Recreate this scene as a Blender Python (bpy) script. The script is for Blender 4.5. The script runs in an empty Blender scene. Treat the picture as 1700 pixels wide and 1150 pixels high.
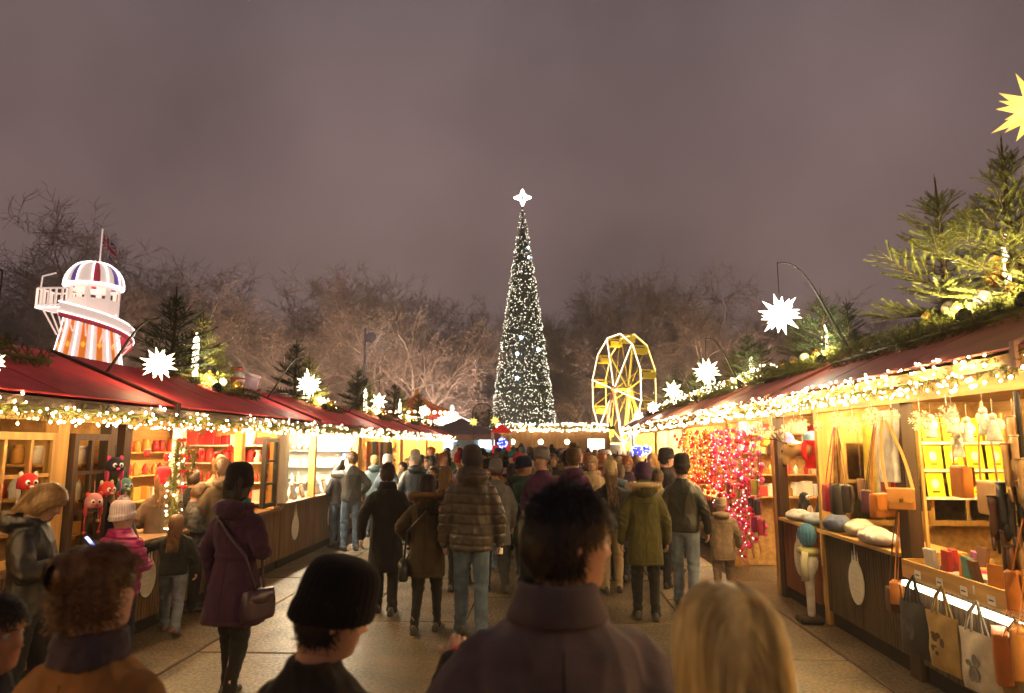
import bpy, math, random
from mathutils import Vector, Matrix, Euler, noise as mnoise
import numpy as np
random.seed(11)
R = math.radians
sc = bpy.context.scene
COL = sc.collection

# ------------------------------------------------------------------ camera, sky, exposure
CAM_Z = 1.92; FPX = 1133.0
cam = bpy.data.cameras.new('camera'); cam_o = bpy.data.objects.new('camera', cam); COL.objects.link(cam_o)
cam_o.location = (0, 0, CAM_Z); cam_o.rotation_euler = (R(90 + 8.2), 0, R(2.5))
cam.lens = 24.0; cam.sensor_width = 36.0; cam.clip_start = 0.05; cam.clip_end = 2000
cam.dof.use_dof = True; cam.dof.focus_distance = 7.5; cam.dof.aperture_fstop = 2.2
sc.camera = cam_o
w = bpy.data.worlds.new('World'); sc.world = w; w.use_nodes = True
nt = w.node_tree; bgn = nt.nodes['Background']
tc = nt.nodes.new('ShaderNodeTexCoord'); sx = nt.nodes.new('ShaderNodeSeparateXYZ')
nt.links.new(tc.outputs['Generated'], sx.inputs[0])
ramp = nt.nodes.new('ShaderNodeValToRGB')
cr = ramp.color_ramp
cr.elements[0].position = 0.0; cr.elements[0].color = (0.190, 0.134, 0.122, 1)
cr.elements[1].position = 0.62; cr.elements[1].color = (0.084, 0.070, 0.074, 1)
e = cr.elements.new(0.30); e.color = (0.142, 0.102, 0.101, 1)
nt.links.new(sx.outputs['Z'], ramp.inputs[0])
nz = nt.nodes.new('ShaderNodeTexNoise'); nz.inputs['Scale'].default_value = 2.0; nz.inputs['Detail'].default_value = 4; nz.inputs['Roughness'].default_value = .45
nt.links.new(tc.outputs['Generated'], nz.inputs['Vector'])
mr = nt.nodes.new('ShaderNodeMapRange'); mr.inputs['To Min'].default_value = 0.50; mr.inputs['To Max'].default_value = 1.50
mr.inputs['From Min'].default_value = 0.3; mr.inputs['From Max'].default_value = 0.7
nt.links.new(nz.outputs['Fac'], mr.inputs['Value'])
vm = nt.nodes.new('ShaderNodeVectorMath'); vm.operation = 'SCALE'
nt.links.new(ramp.outputs['Color'], vm.inputs[0]); nt.links.new(mr.outputs['Result'], vm.inputs['Scale'])
tm = nt.nodes.new('ShaderNodeMix'); tm.data_type = 'RGBA'; tm.inputs[6].default_value = (.94, 1.0, 1.06, 1); tm.inputs[7].default_value = (1.07, .98, .95, 1)
nt.links.new(mr.outputs['Result'], tm.inputs[0]); vt = nt.nodes.new('ShaderNodeVectorMath'); vt.operation = 'MULTIPLY'
nt.links.new(vm.outputs['Vector'], vt.inputs[0]); nt.links.new(tm.outputs[2], vt.inputs[1])
nt.links.new(vt.outputs['Vector'], bgn.inputs['Color']); bgn.inputs['Strength'].default_value = 0.92
sc.view_settings.view_transform = 'Standard'; sc.view_settings.look = 'None'
sc.view_settings.exposure = 0.45; sc.view_settings.gamma = 1.0
sc.render.engine = 'CYCLES'
cy = sc.cycles
cy.use_denoising = True; cy.max_bounces = 6; cy.diffuse_bounces = 3; cy.glossy_bounces = 3
cy.transmission_bounces = 4; cy.transparent_max_bounces = 8; cy.volume_bounces = 0
cy.sample_clamp_indirect = 6.0; cy.sample_clamp_direct = 0.0
cy.caustics_reflective = False; cy.caustics_refractive = False

# ------------------------------------------------------------------ pixel helper (photo is 1700 x 1150)
CAMROT = cam_o.rotation_euler.to_matrix()
def P(px, py, Y):
    d = CAMROT @ Vector(((px - 850) / FPX, -(py - 575) / FPX, -1.0))
    return Vector((0, 0, CAM_Z)) + d * (Y / d.y)
def PX(px, py, X):
    d = CAMROT @ Vector(((px - 850) / FPX, -(py - 575) / FPX, -1.0))
    return Vector((0, 0, CAM_Z)) + d * (X / d.x)

# ------------------------------------------------------------------ object helpers
def link(o): COL.objects.link(o); return o
def tag(o, label=None, cat=None, group=None, kind=None):
    if label: o['label'] = label
    if cat: o['category'] = cat
    if group: o['group'] = group
    if kind: o['kind'] = kind
    return o
def empty(name, loc=(0, 0, 0), rz=0.0, scale=1.0):
    o = bpy.data.objects.new(name, None); link(o); o.location = loc; o.rotation_euler = (0, 0, rz)
    o.scale = (scale,) * 3; o.empty_display_size = 0.1
    return o
def thing(name, label, cat, loc=(0, 0, 0), rz=0.0, group=None, scale=1.0):
    return tag(empty(name, loc, rz, scale), label, cat, group)
def obj(name, mesh, mat=None, parent=None, loc=(0, 0, 0), rot=(0, 0, 0), scale=None):
    """one mesh object; mat overrides the mesh's material on the object so that meshes can be shared"""
    o = bpy.data.objects.new(name, mesh); link(o)
    if parent is not None: o.parent = parent
    o.location = loc; o.rotation_euler = rot
    if scale is not None: o.scale = scale if hasattr(scale, '__len__') else (scale,) * 3
    if mat is not None:
        if len(o.material_slots) == 0: mesh.materials.append(None)
        o.material_slots[0].link = 'OBJECT'; o.material_slots[0].material = mat
    return o
def copy_tree(o, parent=None):
    c = o.copy(); link(c); c.parent = parent
    for ch in [k for k in o.children]: copy_tree(ch, c)
    return c

class MB:
    """collects faces; mesh() makes one mesh"""
    def __init__(s): s.V = []; s.F = []; s.I = []; s.cur = 0
    def add(s, vs, fs):
        b = len(s.V); s.V.extend([tuple(v) for v in vs])
        for f in fs: s.F.append(tuple(i + b for i in f)); s.I.append(s.cur)
        return s
    def box(s, x0, x1, y0, y1, z0, z1, M=None):
        if x0 > x1: x0, x1 = x1, x0
        if y0 > y1: y0, y1 = y1, y0
        if z0 > z1: z0, z1 = z1, z0
        v = [(x0, y0, z0), (x1, y0, z0), (x1, y1, z0), (x0, y1, z0), (x0, y0, z1), (x1, y0, z1), (x1, y1, z1), (x0, y1, z1)]
        if M is not None: v = [M @ Vector(p) for p in v]
        return s.add(v, [(0, 3, 2, 1), (4, 5, 6, 7), (0, 1, 5, 4), (1, 2, 6, 5), (2, 3, 7, 6), (3, 0, 4, 7)])
    def bbox(s, cx, cy_, cz, sx_, sy, sz, b=0.01, M=None):
        """box with chamfered edges, centre and full size"""
        import itertools
        hx, hy, hz = sx_ / 2, sy / 2, sz / 2; b = min(b, hx * .9, hy * .9, hz * .9)
        vs = {}; L = []
        for sgx, sgy, sgz in itertools.product((-1, 1), repeat=3):
            for k in range(3):
                p = [sgx * (hx - (0 if k == 0 else b)), sgy * (hy - (0 if k == 1 else b)), sgz * (hz - (0 if k == 2 else b))]
                vs[(sgx, sgy, sgz, k)] = len(L); L.append(Vector((p[0] + cx, p[1] + cy_, p[2] + cz)))
        F = []
        for k in range(3):
            a, c = [i for i in range(3) if i != k]
            for sg in (-1, 1):
                q = []
                for sa, sc_ in ((-1, -1), (1, -1), (1, 1), (-1, 1)):
                    t = [0, 0, 0]; t[k] = sg; t[a] = sa; t[c] = sc_; q.append(vs[(t[0], t[1], t[2], k)])
                F.append(q)
        for k in range(3):
            a, c = [i for i in range(3) if i != k]
            for sa in (-1, 1):
                for sc_ in (-1, 1):
                    t0 = [0, 0, 0]; t0[a] = sa; t0[c] = sc_; t1 = list(t0); t0[k] = -1; t1[k] = 1
                    F.append([vs[(*t0, a)], vs[(*t1, a)], vs[(*t1, c)], vs[(*t0, c)]])
        for t in itertools.product((-1, 1), repeat=3): F.append([vs[(*t, 0)], vs[(*t, 1)], vs[(*t, 2)]])
        if M is not None: L = [M @ p for p in L]
        cen = sum(L, Vector()) / len(L)
        F2 = []
        for f in F:
            n = (L[f[1]] - L[f[0]]).cross(L[f[2]] - L[f[0]]); m = sum((L[i] for i in f), Vector()) / len(f) - cen
            F2.append(f if n.dot(m) > 0 else f[::-1])
        return s.add(L, F2)
    def tube(s, pts, rad, n=8, caps=True, round_=False):
        pts = [Vector(p) for p in pts]
        if not hasattr(rad, '__len__'): rad = [rad] * len(pts)
        if round_:
            a = (pts[0] - pts[1]).normalized(); b = (pts[-1] - pts[-2]).normalized(); r0, r1 = rad[0], rad[-1]
            pts = [pts[0] + a * r0 * .98, pts[0] + a * r0 * .7] + pts + [pts[-1] + b * r1 * .7, pts[-1] + b * r1 * .98]
            rad = [r0 * .2, r0 * .7] + list(rad) + [r1 * .7, r1 * .2]
        vs = []; fs = []; prev = None
        for i, p in enumerate(pts):
            t = (pts[min(i + 1, len(pts) - 1)] - pts[max(i - 1, 0)])
            t = t.normalized() if t.length > 1e-9 else Vector((0, 0, 1))
            if prev is None:
                u = t.cross(Vector((0, 0, 1)));
                if u.length < 1e-3: u = t.cross(Vector((1, 0, 0)))
            else: u = prev - t * prev.dot(t)
            u.normalize(); prev = u; v = t.cross(u)
            for k in range(n):
                a = 2 * math.pi * k / n; vs.append(p + (u * math.cos(a) + v * math.sin(a)) * rad[i])
        for i in range(len(pts) - 1):
            for k in range(n):
                a = i * n + k; b = i * n + (k + 1) % n; fs.append((a, b, b + n, a + n))
        if caps: fs.append(tuple(range(n))[::-1]); fs.append(tuple(range((len(pts) - 1) * n, len(pts) * n)))
        return s.add(vs, fs)
    def loft(s, rings, caps=True):
        n = len(rings[0]); vs = [p for r in rings for p in r]; fs = []
        for i in range(len(rings) - 1):
            for k in range(n):
                a = i * n + k; b = i * n + (k + 1) % n; fs.append((a, b, b + n, a + n))
        if caps: fs.append(tuple(range(n))[::-1]); fs.append(tuple(range((len(rings) - 1) * n, len(rings) * n)))
        return s.add(vs, fs)
    def ell(s, c, r, nu=12, nv=8, M=None):
        if not hasattr(r, '__len__'): r = (r, r, r)
        c = Vector(c); vs = [Vector((0, 0, -r[2]))]; fs = []
        for j in range(1, nv):
            ph = -math.pi / 2 + math.pi * j / nv
            for k in range(nu):
                a = 2 * math.pi * k / nu
                vs.append(Vector((r[0] * math.cos(ph) * math.cos(a), r[1] * math.cos(ph) * math.sin(a), r[2] * math.sin(ph))))
        vs.append(Vector((0, 0, r[2]))); t = len(vs) - 1
        for k in range(nu):
            k2 = (k + 1) % nu; fs.append((0, 1 + k2, 1 + k)); fs.append((t, t - nu + k, t - nu + k2))
            for j in range(nv - 2):
                a = 1 + j * nu + k; b = 1 + j * nu + k2; fs.append((a, b, b + nu, a + nu))
        if M is not None: vs = [M @ v for v in vs]
        return s.add([v + c for v in vs], fs)
    def octa(s, c, r):
        x, y, z = c
        return s.add([(x + r, y, z), (x - r, y, z), (x, y + r, z), (x, y - r, z), (x, y, z + r), (x, y, z - r)],
                     [(0, 2, 4), (2, 1, 4), (1, 3, 4), (3, 0, 4), (2, 0, 5), (1, 2, 5), (3, 1, 5), (0, 3, 5)])
    def disc(s, c, r, t, axis='x', n=28, sy=1.0):
        """flat disc of thickness t; axis is its normal"""
        rings = []
        for d, k in ((-t / 2, .97), (-t / 2 + t * .2, 1), (t / 2 - t * .2, 1), (t / 2, .97)):
            ring = []
            for i in range(n):
                a = 2 * math.pi * i / n; p, q = r * k * math.cos(a), r * k * sy * math.sin(a)
                ring.append((c[0] + d, c[1] + p, c[2] + q) if axis == 'x' else (c[0] - p, c[1] + d, c[2] + q) if axis == 'y' else (c[0] + p, c[1] + q, c[2] + d))
            rings.append(ring)
        return s.loft(rings)
    def torus(s, c, Rr, r, axis='z', n=20, m=8, a0=0, a1=2 * math.pi, sx_=1., sy=1.):
        full = abs(a1 - a0 - 2 * math.pi) < 1e-4
        pts = []
        for i in range(n + (0 if full else 1)):
            a = a0 + (a1 - a0) * i / n; p, q = Rr * sx_ * math.cos(a), Rr * sy * math.sin(a)
            pts.append(Vector(c) + Vector((p, q, 0) if axis == 'z' else (p, 0, q) if axis == 'y' else (0, p, q)))
        if full: pts = pts + [pts[0], ]
        return s.tube(pts, r, m, caps=not full)
    def mesh(s, name, mats=None, smooth=True):
        me = bpy.data.meshes.new(name); me.from_pydata(s.V, [], s.F)
        if mats is not None:
            for m in (mats if isinstance(mats, (list, tuple)) else [mats]): me.materials.append(m)
            if isinstance(mats, (list, tuple)) and len(mats) > 1: me.polygons.foreach_set('material_index', s.I)
        if smooth: me.polygons.foreach_set('use_smooth', [True] * len(me.polygons))
        me.update()
        return me
    def build(s, name, mat, parent=None, smooth=False, loc=(0, 0, 0), rot=(0, 0, 0)):
        return obj(name, s.mesh(name, mat, smooth), None, parent, loc, rot)

# ------------------------------------------------------------------ materials
MC = {}
def mat(key, col=(.5, .5, .5), rough=.7, metal=0., var=.18, vs=6., bump=0., bs=60., spec=.35, emit=None, es=0., stretch=(1, 1, 1), sheen=0., coat=0., trans=0.):
    if key in MC: return MC[key]
    m = bpy.data.materials.new(key); m.use_nodes = True; n = m.node_tree.nodes; l = m.node_tree.links
    b = n['Principled BSDF']; b.inputs['Roughness'].default_value = rough; b.inputs['Metallic'].default_value = metal
    b.inputs['Specular IOR Level'].default_value = spec
    if sheen: b.inputs['Sheen Weight'].default_value = sheen
    if coat: b.inputs['Coat Weight'].default_value = coat
    if trans: b.inputs['Transmission Weight'].default_value = trans
    c = tuple(col[:3])
    if var or bump:
        t = n.new('ShaderNodeTexCoord'); mp = n.new('ShaderNodeMapping'); mp.inputs['Scale'].default_value = stretch
        l.new(t.outputs['Object'], mp.inputs[0])
    if var:
        nz = n.new('ShaderNodeTexNoise'); nz.inputs['Scale'].default_value = vs; nz.inputs['Detail'].default_value = 5
        l.new(mp.outputs[0], nz.inputs['Vector'])
        rp = n.new('ShaderNodeValToRGB'); rp.color_ramp.elements[0].position = .3; rp.color_ramp.elements[1].position = .72
        rp.color_ramp.elements[0].color = (*[x * (1 - var) for x in c], 1); rp.color_ramp.elements[1].color = (*[min(1, x * (1 + var)) for x in c], 1)
        l.new(nz.outputs['Fac'], rp.inputs[0]); l.new(rp.outputs[0], b.inputs['Base Color'])
    else: b.inputs['Base Color'].default_value = (*c, 1)
    if bump:
        n2 = n.new('ShaderNodeTexNoise'); n2.inputs['Scale'].default_value = bs; n2.inputs['Detail'].default_value = 3
        l.new(mp.outputs[0], n2.inputs['Vector'])
        bp = n.new('ShaderNodeBump'); bp.inputs['Strength'].default_value = bump; bp.inputs['Distance'].default_value = .01
        l.new(n2.outputs['Fac'], bp.inputs['Height']); l.new(bp.outputs[0], b.inputs['Normal'])
    if emit is not None:
        b.inputs['Emission Color'].default_value = (*emit, 1); b.inputs['Emission Strength'].default_value = es
    MC[key] = m; return m
def glow(key, col, s): return mat(key, (.02, .02, .02), .5, var=0, emit=col, es=s)
def wood(key, col, ax='z', rough=.6, bump=.25):
    st = {'x': (.7, 9, 9), 'y': (9, .7, 9), 'z': (9, 9, .7)}[ax]
    return mat(key, col, rough, var=.32, vs=1.6, bump=bump * .6, bs=6., stretch=st)
def fabric(col, key=None, rough=.9): return mat(key or 'cloth_%.3f_%.3f_%.3f' % tuple(col), col, rough, var=.22, vs=9, bump=.35, bs=260, spec=.15, sheen=.08)
def leather(col, key=None): return mat(key or 'leather_%.3f_%.3f_%.3f' % tuple(col), col, .42, var=.12, vs=12, bump=.25, bs=120, spec=.5)
WARM = (1.0, .62, .25); WHITE_W = (1.0, .86, .62)
# ================================================================== SETTING
g = MB()
g.box(-220, 220, -60, 260, -.5, -.02); o = g.build('ground', mat('asphalt', (.055, .05, .045), .85, var=.3, vs=.4, bump=.3, bs=30)); tag(o, kind='structure')
# temporary trackway: ribbed floor panels laid over the ground
def trackway_mat(key, k):
    m = mat(key, (.088 * k, .064 * k, .037 * k), .5, var=.6, vs=2.3, spec=.45)
    n = m.node_tree.nodes; l = m.node_tree.links; b = n['Principled BSDF']; t = n['Texture Coordinate']
    g1 = n.new('ShaderNodeTexWave'); g1.wave_type = 'BANDS'; g1.bands_direction = 'DIAGONAL'; g1.inputs['Scale'].default_value = 14; g1.inputs['Distortion'].default_value = 0
    g2 = n.new('ShaderNodeTexChecker'); g2.inputs['Scale'].default_value = 42
    nz = n.new('ShaderNodeTexNoise'); nz.inputs['Scale'].default_value = 34; nz.inputs['Detail'].default_value = 9
    mp = n.new('ShaderNodeMapping'); mp.inputs['Rotation'].default_value = (0, 0, R(45)); l.new(t.outputs['Object'], mp.inputs[0])
    l.new(mp.outputs[0], g2.inputs['Vector']); l.new(t.outputs['Object'], g1.inputs['Vector']); l.new(t.outputs['Object'], nz.inputs['Vector'])
    a = n.new('ShaderNodeMath'); a.operation = 'MULTIPLY_ADD'; a.inputs[1].default_value = 1.6; l.new(g2.outputs['Fac'], a.inputs[0]); l.new(nz.outputs['Fac'], a.inputs[2])
    bp = n.new('ShaderNodeBump'); bp.inputs['Strength'].default_value = .5; bp.inputs['Distance'].default_value = .003; l.new(a.outputs[0], bp.inputs['Height']); l.new(bp.outputs[0], b.inputs['Normal'])
    r2 = n.new('ShaderNodeMapRange'); r2.inputs['From Min'].default_value = .35; r2.inputs['From Max'].default_value = .7; r2.inputs['To Min'].default_value = .30; r2.inputs['To Max'].default_value = .75
    l.new(nz.outputs['Fac'], r2.inputs['Value']); l.new(r2.outputs[0], b.inputs['Roughness'])
    return m
TRK = [trackway_mat('trackway_a', 1.0), trackway_mat('trackway_b', .82), trackway_mat('trackway_c', 1.15)]
wb = MB(); wb.box(-7, 6.5, -3, 34, -.4, -.008); walk = wb.build('walkway', mat('track_edge', (.018, .014, .010), .9)); tag(walk, kind='structure')
pm = MB(); pm.bbox(0, 0, -.015, 1.178, 2.378, .03, .008); PANEL = pm.mesh('floor_panel', TRK[0], False)
rnd = random.Random(3)
for j in range(14):
    for i in range(8):
        x = -4.2 + i * 1.2 + .35; y = -.6 + j * 2.4 + (1.2 if i % 2 else 0)
        if x > 4.2: continue
        o = obj('floor_panel', PANEL, rnd.choice(TRK), walk, (x, y, rnd.uniform(-.001, .004)), (R(rnd.uniform(-.1, .1)), R(rnd.uniform(-.15, .15)), R(rnd.uniform(-.25, .25))))

# ------------------------------------------------------------------ bare plane trees
def tree_mesh(seed, height=24., spread=1.0):
    rnd = random.Random(seed); thick = MB(); thin = MB()
    def grow(p, d, L, r, lev):
        n = 5 if lev < 2 else (4 if lev < 4 else 3); pts = [p.copy()]; rad = [r]; q = p.copy(); dd = d.copy()
        for i in range(n):
            wob = (.10, .34, .48, .58, .68, .75)[min(lev, 5)]
            dd = (dd + Vector((rnd.uniform(-1, 1), rnd.uniform(-1, 1), rnd.uniform(-.6, .7))) * wob * .8).normalized()
            q = q + dd * L / n; pts.append(q.copy()); rad.append(r * (1 - (.32 if lev == 0 else .48) * (i + 1) / n))
        (thick if lev < 3 else thin).tube(pts, rad, 8 if lev == 0 else 6 if lev < 3 else 3, caps=False)
        if lev >= 5: return
        kids = (6, 7, 6, 6, 5)[lev] + rnd.randint(-1, 1)
        for k in range(kids):
            t = rnd.uniform(.45, 1.0) if lev == 0 else rnd.uniform(.25, 1.0)
            if k == 0: t = 1.0
            f = t * n; i = min(n - 1, int(f)); b = pts[i].lerp(pts[i + 1], f - i)
            ax = dd.orthogonal().normalized(); ax.rotate(Matrix.Rotation(rnd.uniform(0, 6.28), 3, dd)); ang = rnd.uniform(.4, 1.15) if k else rnd.uniform(.1, .5)
            nd = dd.copy(); nd.rotate(Matrix.Rotation(ang, 3, ax)); nd.z += (.10 if lev < 2 else -.10); nd.x *= spread; nd.y *= spread; nd.normalize()
            grow(b, nd, L * rnd.uniform(.48, .72) if lev else height * rnd.uniform(.26, .36), max(.024, rad[i + 1] * rnd.uniform(.5, .78)), lev + 1)
    grow(Vector((0, 0, 0)), Vector((rnd.uniform(-.05, .05), 0, 1)).normalized(), height * .34, .58, 0)
    return thick.mesh('trunk', None, True), thin.mesh('crown', None, True), max(v[2] for v in thin.V) * .97
BARK = mat('plane_bark', (.40, .31, .22), .85, var=.35, vs=.7, bump=.5, bs=5)
TWIG = mat('twig_bark', (.235, .165, .115), .9, var=.2, vs=.3)
TREES = [tree_mesh(21), tree_mesh(5), tree_mesh(44, 24, 1.25), tree_mesh(63, 24, .9)]
def bare_tree(px, top_y, Y, k, rz, lab=None):
    lab = 'tall bare winter plane tree in the mist ' + ('behind the helter skelter' if px < 260 else 'behind the left row of stalls' if px < 800 else 'far behind the Christmas tree' if px < 950 else 'behind the ferris wheel' if px < 1150 else 'beyond the right row of stalls')
    b = P(px, 738, Y); h = P(px, top_y, Y).z
    t = thing('plane_tree', lab, 'tree', (b.x, Y, -.3), R(rz), 'bare winter trees behind the market', h / TREES[k][2])
    obj('trunk', TREES[k][0], BARK, t); obj('crown', TREES[k][1], TWIG, t)
for px, ty, Y, k, rz in ((-60, 400, 62, 0, 20), (95, 352, 66, 1, 100), (30, 420, 58, 2, 200), (235, 420, 74, 3, 310), (330, 432, 70, 2, 50), (430, 455, 78, 0, 140), (480, 520, 60, 3, 20), (565, 415, 66, 1, 250), (660, 440, 72, 2, 330), (705, 500, 58, 0, 75), (765, 505, 84, 3, 160),
                         (905, 520, 92, 1, 30), (960, 480, 86, 0, 290), (1020, 432, 74, 3, 210), (1120, 440, 78, 1, 160), (1195, 450, 70, 2, 100), (1260, 480, 84, 0, 240), (1350, 500, 88, 3, 20), (1450, 505, 92, 1, 70), (1560, 510, 90, 2, 10), (840, 530, 95, 2, 200), (1660, 515, 88, 0, 130), (150, 430, 56, 3, 60), (270, 470, 60, 0, 220), (385, 480, 62, 1, 10), (530, 480, 70, 2, 170), (620, 470, 60, 3, 290), (720, 470, 78, 1, 40), (1075, 470, 66, 2, 250), (1160, 480, 64, 0, 330), (985, 500, 70, 1, 120)):
    bare_tree(px, ty, Y, k, rz)

# ------------------------------------------------------------------ foliage helpers (spruce twigs with single needles)
def twig(mb, p, d, L, rnd, n=24, nl=.026, nw=.0028, up=None):
    d = d.normalized(); a = d.orthogonal().normalized(); b = d.cross(a)
    for i in range(n):
        t = i / n; c = p + d * L * t; an = rnd.uniform(0, 6.283); u = a * math.cos(an) + b * math.sin(an)
        if up is not None and u.z < -.45: u.z = -u.z
        tip = c + (u * .85 + d * .65).normalized() * nl * rnd.uniform(.7, 1.15); s_ = d.cross(u).normalized() * nw
        mb.add([c - s_, c + s_, tip], [(0, 1, 2)])
    e_ = p + d * L; s_ = a * .003
    mb.add([p - s_, p + s_, e_], [(0, 1, 2)])
NEEDLE = mat('bright_needles', (.125, .130, .022), .55, var=.45, vs=5, spec=.4)  # bright yellow-green copy, lamplight put into the needle colour
NEEDLE_D = mat('dark_needles', (.040, .066, .026), .55, var=.45, vs=4, spec=.4)  # darker copy, the unlit look put into the colour
def garland_mesh(L, seed, rad=.085, per_m=120, sag=.0):
    rnd = random.Random(seed); mb = MB(); mb.tube([(0, L * t / 12, sag * math.sin(t / 12 * math.pi * 3)) for t in range(13)], .02, 6)
    for i in range(int(L * per_m)):
        y = rnd.uniform(0, L); a = rnd.uniform(0, 6.28); d = Vector((math.cos(a), rnd.uniform(-.9, .9), math.sin(a)))
        k = .8 + .5 * mnoise.noise(Vector((y * 2.2, seed, 0)))
        twig(mb, Vector((0, y, sag * math.sin(y / L * math.pi * 3))), d, rad * 1.35 * k, rnd, 22, .030, .0032)
    return mb.mesh('foliage', None, False)
def bulbs_mesh(L, seed, rad=.10, per_m=42, r=.008):
    rnd = random.Random(seed); mb = MB()
    for i in range(int(L * per_m)):
        y = rnd.uniform(0, L); a = rnd.uniform(0, 6.28); q = rad * rnd.uniform(.75, 1.12)
        mb.octa((q * math.cos(a), y, q * math.sin(a)), r * (.55 + .55 * rnd.random() ** 2))
    return mb.mesh('fairy_lights', None, False)
FAIRY = glow('fairy_bulb', (1.0, .68, .31), 220.)
GARL = {}
def garland(loc, L, seed, label, group, bulbs=True, rad=.085, rot=(0, 0, 0), per_m=120, lights_per_m=42, bulb_r=.010):
    L = round(L, 1); k = (L, seed % 2, rad, per_m)
    if k not in GARL: GARL[k] = garland_mesh(L, seed, rad, per_m)
    t = thing('fir_garland', label, 'garland', loc, 0, group); t.rotation_euler = rot
    tag(obj('foliage', GARL[k], NEEDLE, t), kind='stuff')
    if bulbs:
        k2 = (L, 'b', seed % 2, rad, lights_per_m, bulb_r)
        if k2 not in GARL: GARL[k2] = bulbs_mesh(L, seed, rad * 1.2, lights_per_m, bulb_r)
        tag(obj('fairy_lights', GARL[k2], FAIRY, t), kind='stuff')
    return t
def fir_mesh(seed, h=1.0, w=.42, lev=7, ns=1.0):
    rnd = random.Random(seed); tr = MB(); tr.tube([(0, 0, -.1), (.01, 0, h * .5), (0, 0, h * .97)], [.024, .016, .004], 6); mb = MB()
    def shoot(p, d, L): twig(mb, p, d, L, rnd, int(L * 420) + 8, .024 * ns, .0022, up=1)
    shoot(Vector((0, 0, h * .74)), Vector((0, 0, 1)), h * .25)
    for k in range(14): a = rnd.uniform(0, 6.28); shoot(Vector((0, 0, h * rnd.uniform(.2, .7))), Vector((math.cos(a), math.sin(a), .5)), rnd.uniform(.06, .14))
    for i in range(lev):
        t = i / (lev - 1); z = h * (.05 + .74 * t ** .9); bl = w * (1 - t) ** .75 + .09; m = 8 if t < .5 else 6
        for k in range(m):
            a = 6.283 * k / m + rnd.uniform(-.35, .35) + i * .7; el = R(4 + 42 * t + rnd.uniform(-9, 14)); d = Vector((math.cos(a) * math.cos(el), math.sin(a) * math.cos(el), math.sin(el)))
            L = bl * rnd.uniform(.65, 1.15); p = Vector((0, 0, z + rnd.uniform(-.045, .045))); q = p + d * L * .55; d2 = (d + Vector((0, 0, .22))).normalized()
            tr.tube([p, q, q + d2 * L * .45], [.007, .004, .002], 4, caps=False); shoot(p + d * L * .12, d, L * .46); shoot(q, d2, L * .5)
            side = d.cross(Vector((0, 0, 1))).normalized(); nsd = max(1, int(L / .085))
            for j in range(nsd):
                u = .22 + .68 * j / nsd; c = p + d * L * u if u < .55 else q + d2 * L * (u - .55); tl = L * (.52 - .34 * u) + .045
                for sg in (-1, 1): shoot(c, d * .85 + side * sg * rnd.uniform(.7, 1.1) + Vector((0, 0, rnd.uniform(.0, .3))), tl * rnd.uniform(.75, 1.15))
    return tr.mesh('trunk', None, True), mb.mesh('needles', None, False)
FIRS = [fir_mesh(1, 1.0, .34, 8), fir_mesh(2, 1.0, .42, 7), fir_mesh(8, 1.0, .36, 7)]
BRK = mat('fir_bark', (.09, .055, .03), .9, var=.3)
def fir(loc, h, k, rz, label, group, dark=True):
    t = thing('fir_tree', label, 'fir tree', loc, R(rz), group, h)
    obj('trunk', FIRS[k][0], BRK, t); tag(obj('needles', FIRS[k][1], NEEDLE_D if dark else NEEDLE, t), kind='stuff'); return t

# ------------------------------------------------------------------ paper star lanterns on hooked poles
def star_mesh(seed=0):
    dirs = []
    import itertools
    for v in itertools.product((-1, 0, 1), repeat=3):
        if v != (0, 0, 0): dirs.append((Vector(v).normalized(), 1.0 if sum(abs(c) for c in v) != 3 else .82))
    Mr = Euler((R(17), R(24), R(11))).to_matrix(); mb = MB(); mb.ell((0, 0, 0), .33, 12, 8)
    for d, k in dirs:
        d = Mr @ d; a = d.orthogonal().normalized(); b = d.cross(a); base = [d * .26 + (a * math.cos(t) + b * math.sin(t)) * .155 for t in (0, 1.571, 3.142, 4.712)]
        mb.add(base + [d * k], [(0, 1, 4), (1, 2, 4), (2, 3, 4), (3, 0, 4)])
    return mb.mesh('star_shade', None, False)
STAR = star_mesh()
def star_mat(key, col, s0, s1):
    m = bpy.data.materials.new(key); m.use_nodes = True; n = m.node_tree.nodes; l = m.node_tree.links; b = n['Principled BSDF']
    b.inputs['Base Color'].default_value = (.7, .62, .4, 1); b.inputs['Roughness'].default_value = .8
    t = n.new('ShaderNodeTexCoord'); ln = n.new('ShaderNodeVectorMath'); ln.operation = 'LENGTH'; l.new(t.outputs['Object'], ln.inputs[0])
    r_ = n.new('ShaderNodeMapRange'); r_.inputs['From Min'].default_value = .3; r_.inputs['From Max'].default_value = 1.; r_.inputs['To Min'].default_value = s0; r_.inputs['To Max'].default_value = s1
    l.new(ln.outputs['Value'], r_.inputs['Value']); l.new(r_.outputs[0], b.inputs['Emission Strength']); b.inputs['Emission Color'].default_value = (*col, 1); return m
STAR_M = star_mat('star_paper', (1, .80, .42), 26., 1.05); STAR_Y = star_mat('star_paper_yellow', (1, .68, .12), 1.6, .75); STAR_W = star_mat('star_paper_white', (1, .90, .66), 32., 1.5)
IRON = mat('black_iron', (.012, .011, .010), .45, var=.2, spec=.5)
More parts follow.
